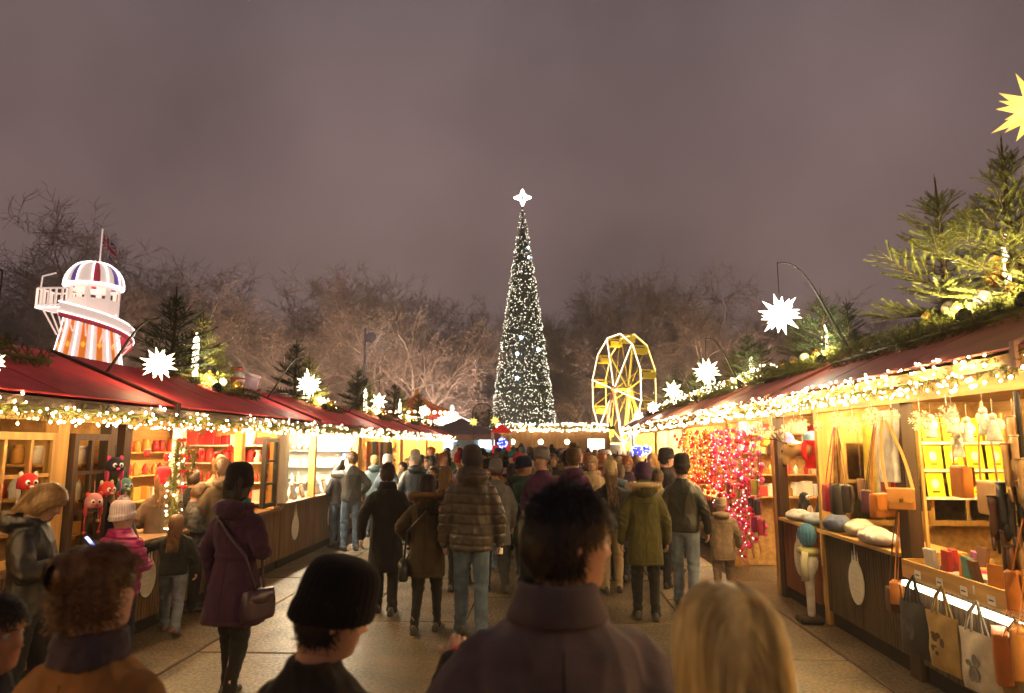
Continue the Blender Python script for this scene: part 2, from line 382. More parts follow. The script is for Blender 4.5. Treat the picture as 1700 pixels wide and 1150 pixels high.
def hook_star(base, apex, star, r, label, m=None, pole_label=None, rz=0, pole=True):
    base, apex, star = Vector(base), Vector(apex), Vector(star)
    top = Vector((star.x, star.y, apex.z))
    if pole:
        t = tag(empty('hook_pole', base), pole_label, 'pole'); mb = MB()
        ctrl = [base, base.lerp(apex, .55) + (base - star) * .10, Vector((base.x * .45 + star.x * .55, base.y, apex.z + .06)), top]
        pts = []
        for i in range(15):
            u = i / 14; a, b, c, d = ctrl; pts.append((a * (1 - u) ** 3 + b * 3 * u * (1 - u) ** 2 + c * 3 * u * u * (1 - u) + d * u ** 3) - base)
        mb.tube(pts, [.017 - .010 * i / 14 for i in range(15)], 7); mb.build('rod', IRON, t, True)
        cb = MB(); cb.tube([top - base, star + Vector((.0, 0, r * .9)) - base], .005, 5); cb.build('cable', IRON, t)
        fp = MB(); fp.bbox(0, 0, 0, .07, .07, .05, .008); fp.build('foot_plate', IRON, t)
    s_ = tag(obj('star_lantern', STAR, m or STAR_M, None, star, (R(rz * .3), R(rz * .2), R(rz)), r), label, 'star lantern'); return s_

# ------------------------------------------------------------------ market stalls
RED = mat('red_roof', (.62, .042, .055), .6, var=.26, vs=2.2, bump=.3, bs=7, spec=.4)
RED_P = mat('pinkish_red_roof', (.46, .12, .09), .42, var=.26, vs=2.2, bump=.3, bs=7, spec=.5)  # pinkish tone stands for lights glancing off the red roof
EDGE = mat('dark_barge', (.055, .030, .020), .6, var=.3)
EDGE_L = mat('pale_barge', (.40, .22, .15), .5, var=.2)
PINE = wood('pine_post', (.50, .28, .08)); PINE_Y = wood('pine_board', (.55, .32, .10), 'y'); PINE_B = wood('pine_back', (.52, .31, .11), 'y'); DARKW = wood('dark_timber', (.055, .032, .018)); BROWN = wood('brown_board', (.17, .095, .045)); BROWN_D = wood('dark_brown_board', (.085, .055, .030)); REDW = wood('red_brown_board', (.22, .075, .035)); WHITEW = mat('white_board', (.75, .71, .62), .6, var=.08)
PLINTH = mat('plinth', (.02, .015, .012), .8)
SIGN_W = mat('sign_cream', (.72, .66, .52), .6, var=.08, vs=14)
def grooved(s, Xf, y0, y1, z0, z1, name, m, parent, pitch=.05):
    """vertical tongue and groove cladding: every board proud of its groove"""
    mb = MB(); n = max(1, int(round((y1 - y0) / pitch))); p = (y1 - y0) / n
    mb.box(Xf + s * .012, Xf + s * .03, y0, y1, z0, z1)
    for i in range(n):
        a = y0 + i * p + .004; b = y0 + (i + 1) * p - .004; k = .0012 * ((i * 7) % 3)
        c = .005
        v = [(Xf + s * .012, a, z0), (Xf - s * k, a + c, z0), (Xf - s * k, b - c, z0), (Xf + s * .012, b, z0)]; v += [(x, y, z1) for x, y, z in v]
        mb.add(v, [(0, 1, 5, 4), (1, 2, 6, 5), (2, 3, 7, 6), (4, 5, 6, 7)])
    o = mb.build(name, m, parent); o['kind'] = 'stuff'; return o
def round_sign(s, Xf, y, z, r, parent):
    mb = MB(); mb.disc((Xf - s * .016, y, z), r, .012, 'x', 30, 1.28); o = mb.build('round_sign', SIGN_W, parent)
    for dy, h, b in ((-.055, .13, 0), (0, .20, .0), (.055, .13, 0)):
        sp = MB(); zb = z + r * 1.24 - abs(dy) * .6; n = 8; rings = []
        for zz, rr in ((0, .020), (.25, .024), (.34, .012), (.40, .018), (.55, .011), (1, .001)): rings.append([(Xf - s * (.016 + rr * .25 * math.sin(6.283 * k / n)), y + dy * r / .16 + rr * math.cos(6.283 * k / n), zb + h * zz) for k in range(n)])
        sp.loft(rings); sp.build('spire', SIGN_W, o)
    for k in range(4):
        ln = MB(); ln.box(Xf - s * .0235, Xf - s * .022, y - r * .55, y + r * .55, z - r * .5 + k * r * .33, z - r * .47 + k * r * .33); ln.build('engraved_line', mat('sign_line', (.52, .46, .34), .6, var=0), o)
GEO = {-1: dict(f=-4.13, e=-3.55, r=-4.86, b=-6.2, ze=2.26, zr=2.80), 1: dict(f=3.10, e=2.58, r=4.02, b=5.4, ze=2.42, zr=3.10)}
def stall(s, y0, y1, label, roof=RED, edge=EDGE, posts=(), counter=1.0, front=BROWN, back=PINE_B, strip=(WARM, 90.), shelves=(), signs=(), open_from=None, detail=True, group=None, garl_label=None, garl_seed=1, back_x=None, lights_per_m=42, bulb_r=.010, shelf_mat=None, zt=None):
    G = GEO[s]; f, e_, r_, b, ze, zr = G['f'], G['e'], G['r'], G['b'], G['ze'], G['zr']
    t = thing('market_stall', label, 'market stall', (f, (y0 + y1) / 2, 0), 0, group); O = Vector((f, (y0 + y1) / 2, 0))
    def put(mb, name, m, parent=None, smooth=False):
        mb.V = [tuple(Vector(v) - O) for v in mb.V]; return mb.build(name, m, parent or t, smooth)
    th = .035
    def slab(xa, za, xb, zb, ya, yb, t_): return [(xa, ya, za), (xb, ya, zb), (xb, yb, zb), (xa, yb, za), (xa, ya, za + t_), (xb, ya, zb + t_), (xb, yb, zb + t_), (xa, yb, za + t_)]
    BF = [(0, 3, 2, 1), (4, 5, 6, 7), (0, 1, 5, 4), (1, 2, 6, 5), (2, 3, 7, 6), (3, 0, 4, 7)]
    ya, yb = y0 - .10, y1 - .02
    front_roof = put(MB().add(slab(e_, ze, r_, zr, ya, yb, th), BF), 'roof_slope', roof)
    put(MB().add(slab(r_ + s * .012, zr, b, ze, ya, yb, th), BF), 'roof_slope', roof)
    for yy in (ya - .022, yb + .003):      # barge boards stand proud of the roof ends
        put(MB().add(slab(e_ - s * .02, ze - .085, r_, zr - .085, yy, yy + .022, .145), BF), 'barge_board', edge)
    for q in (.33, .66):
        ym = ya + (yb - ya) * q; put(MB().add(slab(e_ + s * .01, ze + th + .003, r_ - s * .01, zr + th + .003, ym, ym + .03, .006), BF), 'roof_seam', roof, front_roof)
    put(MB().box(e_ + s * .0, e_ + s * .025, ya, yb, ze - .07, ze + .02), 'fascia_board', edge if s < 0 else PINE_Y)
    put(MB().box(f + s * .0, f + s * .09, y0, y1, ze - .11 - .03, ze - .03), 'header_beam', PINE_Y)
    put(MB().box(b - s * .30, b - s * .34, y0 + .03, y1 - .03, 0, ze + .05), 'back_wall', back)
    for yy in (y0 + .03, y1 - .07):
        ex = MB(); ex.add([(f + s * .06, yy, .0), (b - s * .35, yy, 0), (b - s * .35, yy + .04, 0), (f + s * .06, yy + .04, 0), (f + s * .06, yy, ze - .03), (b - s * .35, yy, ze + .02), (b - s * .35, yy + .04, ze + .02), (f + s * .06, yy + .04, ze - .03)], BF); put(ex, 'side_wall', back)
    put(MB().box(f + s * .02, b - s * .30, y0 + .02, y1 - .02, ze - .025, ze - .005), 'ceiling_board', back)
    for yy, wd, m in posts:
        put(MB().box(f - s * .02, f + s * .09, yy - wd / 2, yy + wd / 2, 0 if m is DARKW else (counter or 0) - .02, ze - .142), 'post', m)
    if counter:
        c0 = open_from or y0
        put(MB().box(f - s * .06, f + s * .55, c0 + .005, y1 - .005, counter - .035, counter), 'counter_top', PINE_Y if s > 0 else BROWN)
        grooved(s, f, c0 + .01, y1 - .01, .14, counter - .04, 'plank_cladding', front, t).location = (-O.x, -O.y, 0)
        put(MB().box(f + s * .04, f + s * .08, c0 + .01, y1 - .01, 0, .14), 'plinth', PLINTH)
    for z_ in shelves:
        put(MB().box(b - s * .345, b - s * .62, y0 + .08, y1 - .08, z_ - .02, z_), 'shelf', shelf_mat or PINE_Y)
    for yy, zz, rr in signs:
        round_sign(s, f - s * .003, yy, zz, rr, t)
        for ch in t.children:
            if ch.name.startswith('round_sign') and ch.location.length == 0: ch.location = (-O.x, -O.y, 0)
    sl = put(MB().box(f + s * .30, f + s * .38, y0 + .3, y1 - .3, ze - .085, ze - .055), 'strip_light', glow('tube_%d_%d' % (int(strip[1]), int(strip[0][2] * 100)), *strip))
    put(MB().box(f + s * .28, f + s * .40, y0 + .28, y1 - .28, ze - .054, ze - .026), 'light_housing', WHITEW, sl)
    if garl_label:
        if y0 > 14: bulb_r *= .72; lights_per_m = int(lights_per_m * .75)
        garland((e_ + s * .05, ya + .05, ze - (.085 if s < 0 else .05)), (yb - ya - .1), garl_seed, garl_label, 'fir garlands with fairy lights along the stall eaves', lights_per_m=lights_per_m, bulb_r=bulb_r)
    return t
LS = [(2.0, 6.55), (6.6, 10.85), (10.9, 15.45), (15.5, 20.0), (20.05, 24.4), (24.45, 28.6)]
stall(-1, *LS[0], 'wooden stall with small-paned window and red roof at the left row start', posts=((5.75, .14, PINE), (6.45, .10, DARKW)), counter=.95, front=BROWN, strip=(WARM, 14.), shelves=(1.25, 1.65), garl_label='garland with fairy lights on the eave above the small-paned window', garl_seed=1, lights_per_m=60, bulb_r=.011)
stall(-1, *LS[1], 'red roofed stall selling red gifts and knitted animal hats', posts=((6.68, .12, DARKW), (7.75, .10, WHITEW), (9.35, .10, PINE), (10.6, .12, PINE)), counter=.95, strip=(WARM, 142.), shelves=(1.15, 1.5, 1.82), signs=((7.2, .55, .15),), garl_label='garland with fairy lights on the eave above the red gift shelves', garl_seed=2, lights_per_m=60)
stall(-1, *LS[2], 'brilliantly lit white stall of glass ornaments and picture stands', posts=((11.0, .12, WHITEW), (12.4, .10, PINE), (15.3, .12, PINE)), counter=1.0, back=WHITEW, strip=((1.0, .83, .55), 300.), shelves=(1.2, 1.6), signs=((11.5, .56, .155), (13.4, .56, .155), (14.9, .56, .155)), garl_label='garland with fairy lights on the eave above the white ornament stall', garl_seed=3, shelf_mat=WHITEW)
stall(-1, *LS[3], 'red roofed stall hung with long coloured scarves', posts=((15.6, .1, PINE), (18.4, .3, WHITEW), (19.9, .1, PINE)), counter=1.0, strip=((1, .74, .4), 195.), garl_label='garland with fairy lights on the eave above the hanging scarves', garl_seed=4, shelves=(1.5,))
stall(-1, *LS[4], 'red roofed stall with golden trinkets crowded on its back wall', posts=((20.2, .1, PINE), (22.2, .1, PINE), (24.3, .1, PINE)), counter=1.0, strip=(WARM, 225.), shelves=(1.3, 1.7), garl_label='garland with fairy lights on the eave above the golden trinkets', garl_seed=5)
stall(-1, *LS[5], 'last red roofed stall of the left row beside the grey tent', posts=((24.6, .1, PINE), (26.5, .1, PINE), (28.5, .1, PINE)), counter=1.0, strip=(WARM, 225.), shelves=(1.4,), garl_label='garland with fairy lights on the eave beside the grey tent', garl_seed=6)
stall(-1, -2.6, 1.95, 'wooden stall next before the small-paned window stall in the left row', posts=((-2.5, .1, PINE), (1.85, .1, PINE)), counter=.95, strip=(WARM, 110.), shelves=(1.3,), garl_label='garland with fairy lights next before the small-paned window stall', garl_seed=2)
stall(1, -.3, 3.82, 'wooden stall next before the leather bag stall in the right row', roof=RED_P, edge=EDGE_L, posts=((-.2, .1, PINE), (3.7, .1, PINE)), counter=.95, strip=((1, .62, .24), 170.), shelves=(1.3,), garl_label='lit garland on the eave next before the leather bag stall', garl_seed=3)
RS = [(3.9, 8.0), (8.05, 11.65), (11.7, 15.1), (15.15, 18.8), (18.85, 22.6)]
stall(1, *RS[0], 'stall with leather bags, gloves and books under a pinkish red roof', roof=RED_P, edge=EDGE_L, posts=((6.12, .17, DARKW), (7.9, .075, PINE)), counter=None, strip=((1, .70, .26), 112.), garl_label='thick lit garland on the eave above the hanging leather bags', garl_seed=3, lights_per_m=85, bulb_r=.012)
stall(1, *RS[1], 'stall with plush penguins and curtains of pink lights', roof=RED_P, edge=EDGE_L, posts=((9.25, .14, DARKW), (9.42, .09, PINE), (11.5, .08, PINE)), counter=None, strip=((1, .68, .30), 142.), shelves=(1.3, 1.7), garl_label='lit garland on the eave above the pink light curtains', garl_seed=2, lights_per_m=75, bulb_r=.012)
stall(1, *RS[2], 'stall hung with orange and red light strings', roof=RED_P, edge=EDGE_L, posts=((11.8, .1, PINE), (14.9, .1, PINE)), counter=1.0, strip=(WARM, 180.), shelves=(1.3, 1.7), garl_label='lit garland on the eave above the orange light strings', garl_seed=4)
stall(1, *RS[3], 'small wooden stall with pale lit interior beyond the orange light strings', roof=RED_P, edge=EDGE_L, posts=((15.3, .1, PINE), (17, .1, PINE), (18.7, .1, PINE)), counter=1.0, strip=(WHITE_W, 225.), shelves=(1.4,), garl_label='lit garland on the eave of the small pale-lit stall', garl_seed=5)
stall(1, *RS[4], 'last stall of the right row before the ferris wheel', roof=RED_P, edge=EDGE_L, posts=((19, .1, PINE), (22.5, .1, PINE)), counter=1.0, strip=(WARM, 225.), shelves=(1.4,), garl_label='lit garland on the eave of the stall before the ferris wheel', garl_seed=6)
# ================================================================== LANDMARKS
# ---- giant Christmas tree
def xmas_tree():
    Y = 60.; b = P(868.5, 738, Y); zt = P(868, 345, Y).z; z0 = 1.6; hb = 3.05
    t = thing('christmas_tree', 'towering slim cone Christmas tree covered in tiny warm lights', 'christmas tree', (b.x, Y, 0))
    rnd = random.Random(4); fo = MB(); H = zt - z0
    def rad(z): u = (z - z0) / H; return hb * (1 - u) ** .93 + .05
    def band(z): return math.sin((z - z0) * 4.8) * .05
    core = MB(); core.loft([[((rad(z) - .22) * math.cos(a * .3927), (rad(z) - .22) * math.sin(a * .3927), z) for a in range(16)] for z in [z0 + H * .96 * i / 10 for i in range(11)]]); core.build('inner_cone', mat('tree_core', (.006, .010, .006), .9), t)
    for i in range(15000):
        u = 1 - math.sqrt(rnd.random()); z = z0 + H * u; a = rnd.uniform(0, 6.283); r_ = rad(z) + band(z) - .22 * rnd.random(); c = Vector((r_ * math.cos(a), r_ * math.sin(a), z))
        d = Vector((math.cos(a) + rnd.uniform(-.7, .7), math.sin(a) + rnd.uniform(-.7, .7), rnd.uniform(-.6, .5))).normalized(); s_ = d.cross(Vector((rnd.random(), rnd.random(), rnd.random()))).normalized()
        L = rnd.uniform(.14, .30); fo.add([c - s_ * .035, c + s_ * .035, c + d * L], [(0, 1, 2)])
    tag(fo.build('foliage', NEEDLE_D, t), kind='stuff')
    li = MB(); n = 0
    while n < 3400:
        u = 1 - math.sqrt(rnd.random()); z = z0 + H * u; a = rnd.uniform(0, 6.283)
        # the strings hang in panels, with darker seams and rings between them
        row = (z - z0) / H * 13; seam = (a * 8 / 6.283) % 1
        if (row % 1) < .10 and rnd.random() < .8: continue
        if seam < .08 and rnd.random() < .7: continue
        r_ = rad(z) + band(z) + .06; li.octa((r_ * math.cos(a), r_ * math.sin(a), z), rnd.uniform(.014, .032)); n += 1
    tag(li.build('fairy_lights', glow('tree_bulb', (1., .88, .66), 6.5), t), kind='stuff')
    for px, py in ((876, 426), (866, 563), (860, 590), (892, 582), (860, 630), (875, 409)):
        q = P(px, py, Y - 1); z = q.z; a = math.asin(max(-.9, min(.9, (q.x - b.x) / rad(z)))); r_ = rad(z) + .16
        fl = MB(); fl.ell((r_ * math.sin(a), -r_ * math.cos(a), z), .13 if py > 560 else .10, 10, 8); fl.build('flash_bulb', glow('flash_bulb', (.62, .75, 1.), 22.), t, True)
    st = MB(); zc = P(867, 328, Y).z; R1, R2 = .78, .30
    pts = [Vector((math.sin(k * math.pi / 4) * (R1 if k % 2 == 0 else R2), 0, zc + math.cos(k * math.pi / 4) * (R1 if k % 2 == 0 else R2))) for k in range(9)]
    for k in range(8): st.tube([pts[k], pts[k + 1]], .075, 6)
    for k in range(8):
        st.tube([(pts[k] - Vector((0, 0, zc))) * .5 + Vector((0, .05, zc)), (pts[k + 1] - Vector((0, 0, zc))) * .5 + Vector((0, .05, zc))], .05, 6)
    st.build('star_topper', glow('topper', (1., .86, .68), 9.), t)
    pl = MB(); pl.tube([(0, 0, zt - .8), (0, 0, zc - .55)], .05, 6); pl.build('topper_pole', IRON, t)
    dr = MB(); dr.loft([[((3.2) * math.cos(a * .2618), 3.2 * math.sin(a * .2618), z) for a in range(24)] for z in (0, .8, 1.6)]); dr.build('plinth', DARKW, t)
xmas_tree()

# ---- ferris wheel
def ferris():
    Y = 50.; h = P(1021, 646, Y); ax = Vector((.94, .341, 0)); u = Vector((-.341, .94, 0)); up = Vector((0, 0, 1)); Rr = 4.0; Wd = 1.12; N = 12
    t = thing('ferris_wheel', 'small yellow ferris wheel outlined in glowing light tubes', 'ferris wheel', (h.x, Y, 0)); c0 = Vector((0, 0, h.z)); c1 = c0 + ax * Wd
    yel = mat('wheel_yellow', (.62, .42, .02), .4, var=.1, emit=(1, .62, .03), es=.22); pink = mat('wheel_mast', (.55, .22, .12), .5, var=.1)  # wheel yellow glows faintly, light of the tubes put into the paint
    def pt(c, k, r=Rr): a = 6.283 * (k + .5) / N; return c + u * (r * math.sin(a)) + up * (r * math.cos(a))
    for c, nm in ((c0, 0), (c1, 1)):
        rim = MB(); [rim.tube([pt(c, k), pt(c, k + 1)], .03, 6) for k in range(N)]
        ro = rim.build('rim', yel, t)
        tb = MB(); [tb.tube([pt(c, k, Rr + .09), pt(c, k + 1, Rr + .09)], .032, 6) for k in range(N)]; tb.build('light_tube', glow('rim_tube_%d' % nm, (1, .70, .46) if nm == 0 else (1, .74, .22), 5. if nm == 0 else 3.), ro)
        for k in range(N):
            sp = MB(); sp.tube([c, pt(c, k)], .022, 6); so = sp.build('spoke', yel, t)
            if (nm == 0 and k % 2 == 0) or (nm == 1 and k % 2):
                s2 = MB(); o_ = -ax * .09; s2.tube([c + o_, pt(c, k) + o_], .028, 6); s2.build('light_tube', glow('spoke_tube_%d' % nm, (1, .84, .74) if nm == 0 else (1, .76, .06), 3.5 if nm == 0 else 1.2), so)
        hb = MB(); hb.ell(c, (.28, .28, .28), 12, 8); hb.build('hub', pink, t, True)
        for sg in (-1, 1):
            lg = MB(); e_ = ax * (.35 if nm else -.35); lg.tube([c + e_ * .5, Vector((c.x, c.y, 0)) + u * (2.4 * sg) + e_], [.11, .10], 8); lg.build('support_leg', pink if nm == 0 else yel, t)
    axl = MB(); axl.tube([c0 - ax * .3, c1 + ax * .3], .12, 10); axl.build('axle', yel, t)
    for k in range(N):
        a, b = pt(c0, k), pt(c1, k); m = (a + b) / 2; B = Matrix.Translation(m) @ Matrix(((u.x, ax.x, 0), (u.y, ax.y, 0), (0, 0, 1))).to_4x4()
        gm = MB(); gm.bbox(0, 0, -.55, .62, .95, .07, .02, B); gm.bbox(-.30, 0, -.36, .05, .95, .36, .02, B); go = gm.build('gondola', yel, t)
        rl = MB(); rl.tube([B @ Vector((-.4, -.48, -.3)), B @ Vector((-.1, -.5, 0)), B @ Vector((.4, -.48, -.35))], .03, 5); rl.tube([B @ Vector((-.4, .48, -.3)), B @ Vector((-.1, .5, 0)), B @ Vector((.4, .48, -.35))], .03, 5); rl.tube([a, b], .05, 6); rl.build('hanger', yel, go)
ferris()

# ---- helter skelter
def helter():
    Y = 42.; b = P(133, 738, Y); t = thing('helter_skelter', 'striped helter skelter slide tower with domed cabin and flag', 'slide tower', (b.x, Y, 0)); t.scale = (.93, .93, 1)
    zz = lambda py: P(152, py, Y).z
    wh = mat('tower_white', (.72, .62, .56), .5, var=.08, emit=(1, .74, .62), es=.5); orr = mat('tower_orange', (.75, .20, .02), .5, var=.15, emit=(1, .26, .02), es=.40); gold = mat('tower_gold', (.85, .45, .05), .4, emit=(1, .55, .05), es=.6); redp = mat('tower_red', (.45, .03, .05), .5, var=.1, emit=(1, .08, .12), es=.15); purp = mat('tower_purple', (.16, .08, .28), .5, emit=(.4, .2, 1), es=.15)  # these paints glow a little, standing in for lamplight on the tower
    led = glow('tower_led', (1., .80, .76), 3.2)
    zb, zc, zd, ze = 0., zz(522), zz(477), zz(437)
    def rad(z): k = z / zc; return 1.48 + 2.3 * (1 - k) ** 1.25
    N = 12
    for i in range(N):
        a0 = 6.283 * (i + .0) / N; rings = []
        for w_, m, nm, pr in ((0.27, orr, 'striped_panel', 0), (.73, wh, 'rib', .06)):
            mb = MB(); st = 12; vs = []; fs = []; da = 6.283 / N; lo = a0 if nm == 'rib' else a0 + da * .6; wd = da * (.6 if nm == 'rib' else .4)
            for j in range(st + 1):
                z = zb + (zc - zb) * j / st; r_ = rad(z) + pr
                for q in range(4): a = lo + wd * q / 3; vs.append((r_ * math.cos(a), r_ * math.sin(a), z))
            for j in range(st):
                for q in range(3): fs.append((j * 4 + q, j * 4 + q + 1, (j + 1) * 4 + q + 1, (j + 1) * 4 + q))
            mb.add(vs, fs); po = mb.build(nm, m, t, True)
            if nm == 'striped_panel':
                z = zz(577); a = lo + wd / 2; r_ = rad(z) + .04; c = Vector((r_ * math.cos(a), r_ * math.sin(a), z)); tg = Vector((-math.sin(a), math.cos(a), 0)); d_ = MB(); ou = Vector((math.cos(a), math.sin(a), 0)) * .05
                d_.add([c + tg * .17, c + Vector((0, 0, .22)), c - tg * .17, c - Vector((0, 0, .22)), c + ou], [(0, 1, 4), (1, 2, 4), (2, 3, 4), (3, 0, 4)]); d_.build('diamond', gold, po)
            else:
                l_ = MB(); a = lo + wd * .5; l_.tube([((rad(z) + .10) * math.cos(a), (rad(z) + .10) * math.sin(a), z) for z in [zb + (zc - zb) * j / 10 for j in range(11)]], .03, 5); l_.build('led_strip', led, po)
    # cabin: eight sides, open windows on the upper half
    rc = 1.66
    for i in range(8):
        a0, a1 = 6.283 * i / 8 + .39, 6.283 * (i + 1) / 8 + .39; p0 = Vector((rc * math.cos(a0), rc * math.sin(a0), 0)); p1 = Vector((rc * math.cos(a1), rc * math.sin(a1), 0)); nrm = ((p0 + p1) / 2).normalized()
        w_ = MB()
        def wall(u0, u1, za, zb_):
            q0, q1 = p0.lerp(p1, u0), p0.lerp(p1, u1); v = [q0, q1, q1 - nrm * .06, q0 - nrm * .06]
            w_.add([(*k.xy, za) for k in v] + [(*k.xy, zb_) for k in v], [(0, 3, 2, 1), (4, 5, 6, 7), (0, 1, 5, 4), (1, 2, 6, 5), (2, 3, 7, 6), (3, 0, 4, 7)])
        zs = zc + (zd - zc) * .48; zt = zd - .22; wall(0, 1, zc - .55, zs); wall(0, 1, zt, zd); wall(0, .16, zs, zt); wall(.84, 1, zs, zt)
        w_.build('cabin_wall', wh, t)
    fl = MB(); fl.loft([[(1.6 * math.cos(6.283 * k / 8 + .39), 1.6 * math.sin(6.283 * k / 8 + .39), z) for k in range(8)] for z in (zc - .4, zc - .3)]); fl.build('cabin_floor', wh, t)
    li = MB(); li.ell((0, 0, zd - .25), (.5, .5, .08), 14, 6); li.build('cabin_lamp', glow('cabin_lamp', (1, .55, .2), 6.), t, True)
    # domed roof with coloured gores and bulbs along the ribs
    for i in range(24):
        a0, a1 = 6.283 * i / 24, 6.283 * (i + 1) / 24; mb = MB(); vs = []
        for j in range(9):
            f_ = j / 8 * 1.5; r_ = (rc + .14) * math.cos(f_) ** .8; z = zd + (ze - zd) * math.sin(f_)
            vs += [(r_ * math.cos(a0), r_ * math.sin(a0), z), (r_ * math.cos(a1), r_ * math.sin(a1), z)]
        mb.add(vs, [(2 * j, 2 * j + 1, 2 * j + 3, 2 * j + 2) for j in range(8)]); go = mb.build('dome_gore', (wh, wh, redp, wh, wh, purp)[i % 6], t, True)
        if i % 2 == 0:
            rb = MB(); rb.tube([((rc + .18) * math.cos(j / 8 * 1.5) ** .8 * math.cos(a0), (rc + .18) * math.cos(j / 8 * 1.5) ** .8 * math.sin(a0), zd + .04 + (ze - zd) * math.sin(j / 8 * 1.5)) for j in range(9)], .04, 5); rb.build('light_rib', led, go)
    rim = MB(); rim.torus((0, 0, zd), rc + .16, .06, 'z', 24, 6); rim.build('dome_rim', led, t)
    # balcony on the left with railings and bracing
    ba = MB(); zf = zz(519); x0, x1, y0, y1 = -2.25, -.1, -2.3, -.6; ba.box(x0, x1, y0, y1, zf - .1, zf); bo = ba.build('balcony', wh, t)
    for xa, ya, xb, yb in ((x0, y0, x1, y0), (x0, y0, x0, y1), (x0, y1, x1, y1)):
        for h in (.12, 1.15): r2 = MB(); r2.tube([(xa, ya, zf + h), (xb, yb, zf + h)], .06, 6); r2.build('rail', wh, bo)
        n = 5
        for k in range(n + 1): r2 = MB(); xx, yy = xa + (xb - xa) * k / n, ya + (yb - ya) * k / n; r2.box(xx - .05, xx + .05, yy - .05, yy + .05, zf, zf + 1.15); r2.build('baluster', wh, bo)
        r2 = MB(); r2.tube([(xa, ya - .05, zf - .06), (xb, yb - .05, zf - .06)], .05, 6); r2.build('light_tube', led, bo)
    for k in range(4):
        x = x0 + .3 + k * .5; r2 = MB(); r2.tube([(x, y0 + .2, zf - .1), (x * .45 - .6, -1.2, zf - 1.6)], .05, 6); r2.build('brace', wh, bo)
    hd = MB(); hd.tube([(x0 + .2, y0, zf + 1.1), (x0 + .25, y0, zf + 1.9), (x1 - 1., y0, zf + 2.1)], .05, 6); hd.build('handrail', wh, bo)
    # slide: a channel winding down round the tower
    def ring(off, dz):
        out = []
        for j in range(91):
            a = R(-105 + j * 7.); z = zf - .12 - j * .072; out.append(Vector(((rad(max(0, z)) + off) * math.cos(a), (rad(max(0, z)) + off) * math.sin(a), z + dz)))
        return out
    for nm, oa, za, ob, zb_, m in (('slide_bed', .12, 0, .95, -.05, redp), ('slide_wall', .95, -.15, 1.02, .40, wh), ('slide_skirt', .95, -.5, .97, -.15, redp)):
        A, B = ring(oa, za), ring(ob, zb_); mb = MB(); mb.add([p for q in zip(A, B) for p in q], [(2 * i, 2 * i + 1, 2 * i + 3, 2 * i + 2) for i in range(90)]); mb.build(nm, m, t, True)
    ed = MB(); ed.tube(ring(1.02, .44), .045, 5); ed.build('slide_lights', led, t); ed = MB(); ed.tube(ring(1.02, -.18), .035, 5); ed.build('slide_lights', led, t)
    for j in range(2, 88, 4):
        p = ring(.95, -.2)[j]; br = MB(); br.tube([p, p * .7 + Vector((0, 0, p.z * .3 - 1.0))], .05, 5); br.build('slide_brace', wh, t)
    # flag
    zp = zz(380); fp = MB(); fp.tube([(.25, 0, ze - .2), (.25, 0, zp)], .045, 6); fo = fp.build('flag_pole', wh, t)
    fg = MB(); nx, nz_ = 30, 18; L, Hh = 1.5, 1.45
    for j in range(nz_ + 1):
        for i in range(nx + 1):
            u_, v_ = i / nx, j / nz_; fg.V.append((.27 + L * u_ * .72, .16 * math.sin(u_ * 8 + v_), zp - .1 - Hh * (1 - v_) * .75 - .75 * u_ * L + .08 * math.sin(u_ * 6)))
    for j in range(nz_):
        for i in range(nx):
            u_, v_ = (i + .5) / nx * 2 - 1, (j + .5) / nz_ * 2 - 1; c = 0; d1, d2 = abs(u_ - v_), abs(u_ + v_)
            if min(d1, d2) < .30: c = 1
            if min(d1, d2) < .11: c = 2
            if abs(u_) < .26 or abs(v_) < .34: c = 1
            if abs(u_) < .14 or abs(v_) < .19: c = 2
            a = j * (nx + 1) + i; fg.F.append((a, a + 1, a + nx + 2, a + nx + 1)); fg.I.append(c)
    fgo = fg.build('flag', [mat('flag_blue', (.03, .05, .22), .7, var=0), mat('flag_white', (.7, .68, .66), .7, var=0), mat('flag_red', (.55, .03, .05), .7, var=0)], t, True)
helter()

# ---- flood-lamp mast, fairground lamps behind the rows (they light the trees; the last two are added)
def mast(px, top, Y, label, power, col, lamp_r=.22):
    b = P(px, 738, Y); zt = P(px, top, Y).z; t = thing('lamp_mast', label, 'lamp post', (b.x, Y, 0)); st = mat('steel_pole', (.72, .70, .74), .45, 0., var=.05)
    m = MB(); m.tube([(0, 0, 0), (0, 0, zt)], [.10, .06], 10); m.build('pole', st, t, True)
    h = MB(); h.loft([[(.30 + r_ * math.cos(k * .628), .02 + y_, zt - .55 + r_ * math.sin(k * .628)) for k in range(10)] for y_, r_ in ((-.12, .12), (-.10, .26), (.05, .34), (.10, .34))]); h.build('lamp_head', st, t, True)
    g_ = MB(); g_.disc((.30, .135, zt - .55), .30, .03, 'y', 20); lo = g_.build('lamp_glass', glow('lamp_glass_' + label[:12], col, 20.), t)
    L = bpy.data.lights.new('lamp', 'SPOT'); L.energy = power; L.color = col; L.spot_size = R(150); L.spot_blend = .5; L.shadow_soft_size = .3
    l2 = bpy.data.objects.new('lamp_bulb', L); link(l2); l2.parent = t; l2.location = (.30, .24, zt - .55); l2.rotation_euler = (R(92), 0, 0)
mast(601, 545, 40., 'tall steel lamp mast with round floodlight above the left roofs', 6000, (1, .74, .58))
mast(1052, 700, 47., 'low floodlight mast glowing beside the ferris wheel', 15000, (1, .72, .50))
mast(742, 692, 46., 'low floodlight mast glowing behind the grey tent', 8500, (.98, .74, .68))
mast(300, 690, 44., 'low floodlight mast hidden beside the helter skelter', 17000, (1, .70, .52))  # unseen lamp, added to brighten the trees on the left
mast(1440, 690, 50., 'low floodlight mast behind the right row of stalls', 14000, (1, .72, .58))  # added lamp, hidden by the roofs, brightens the trees on the right

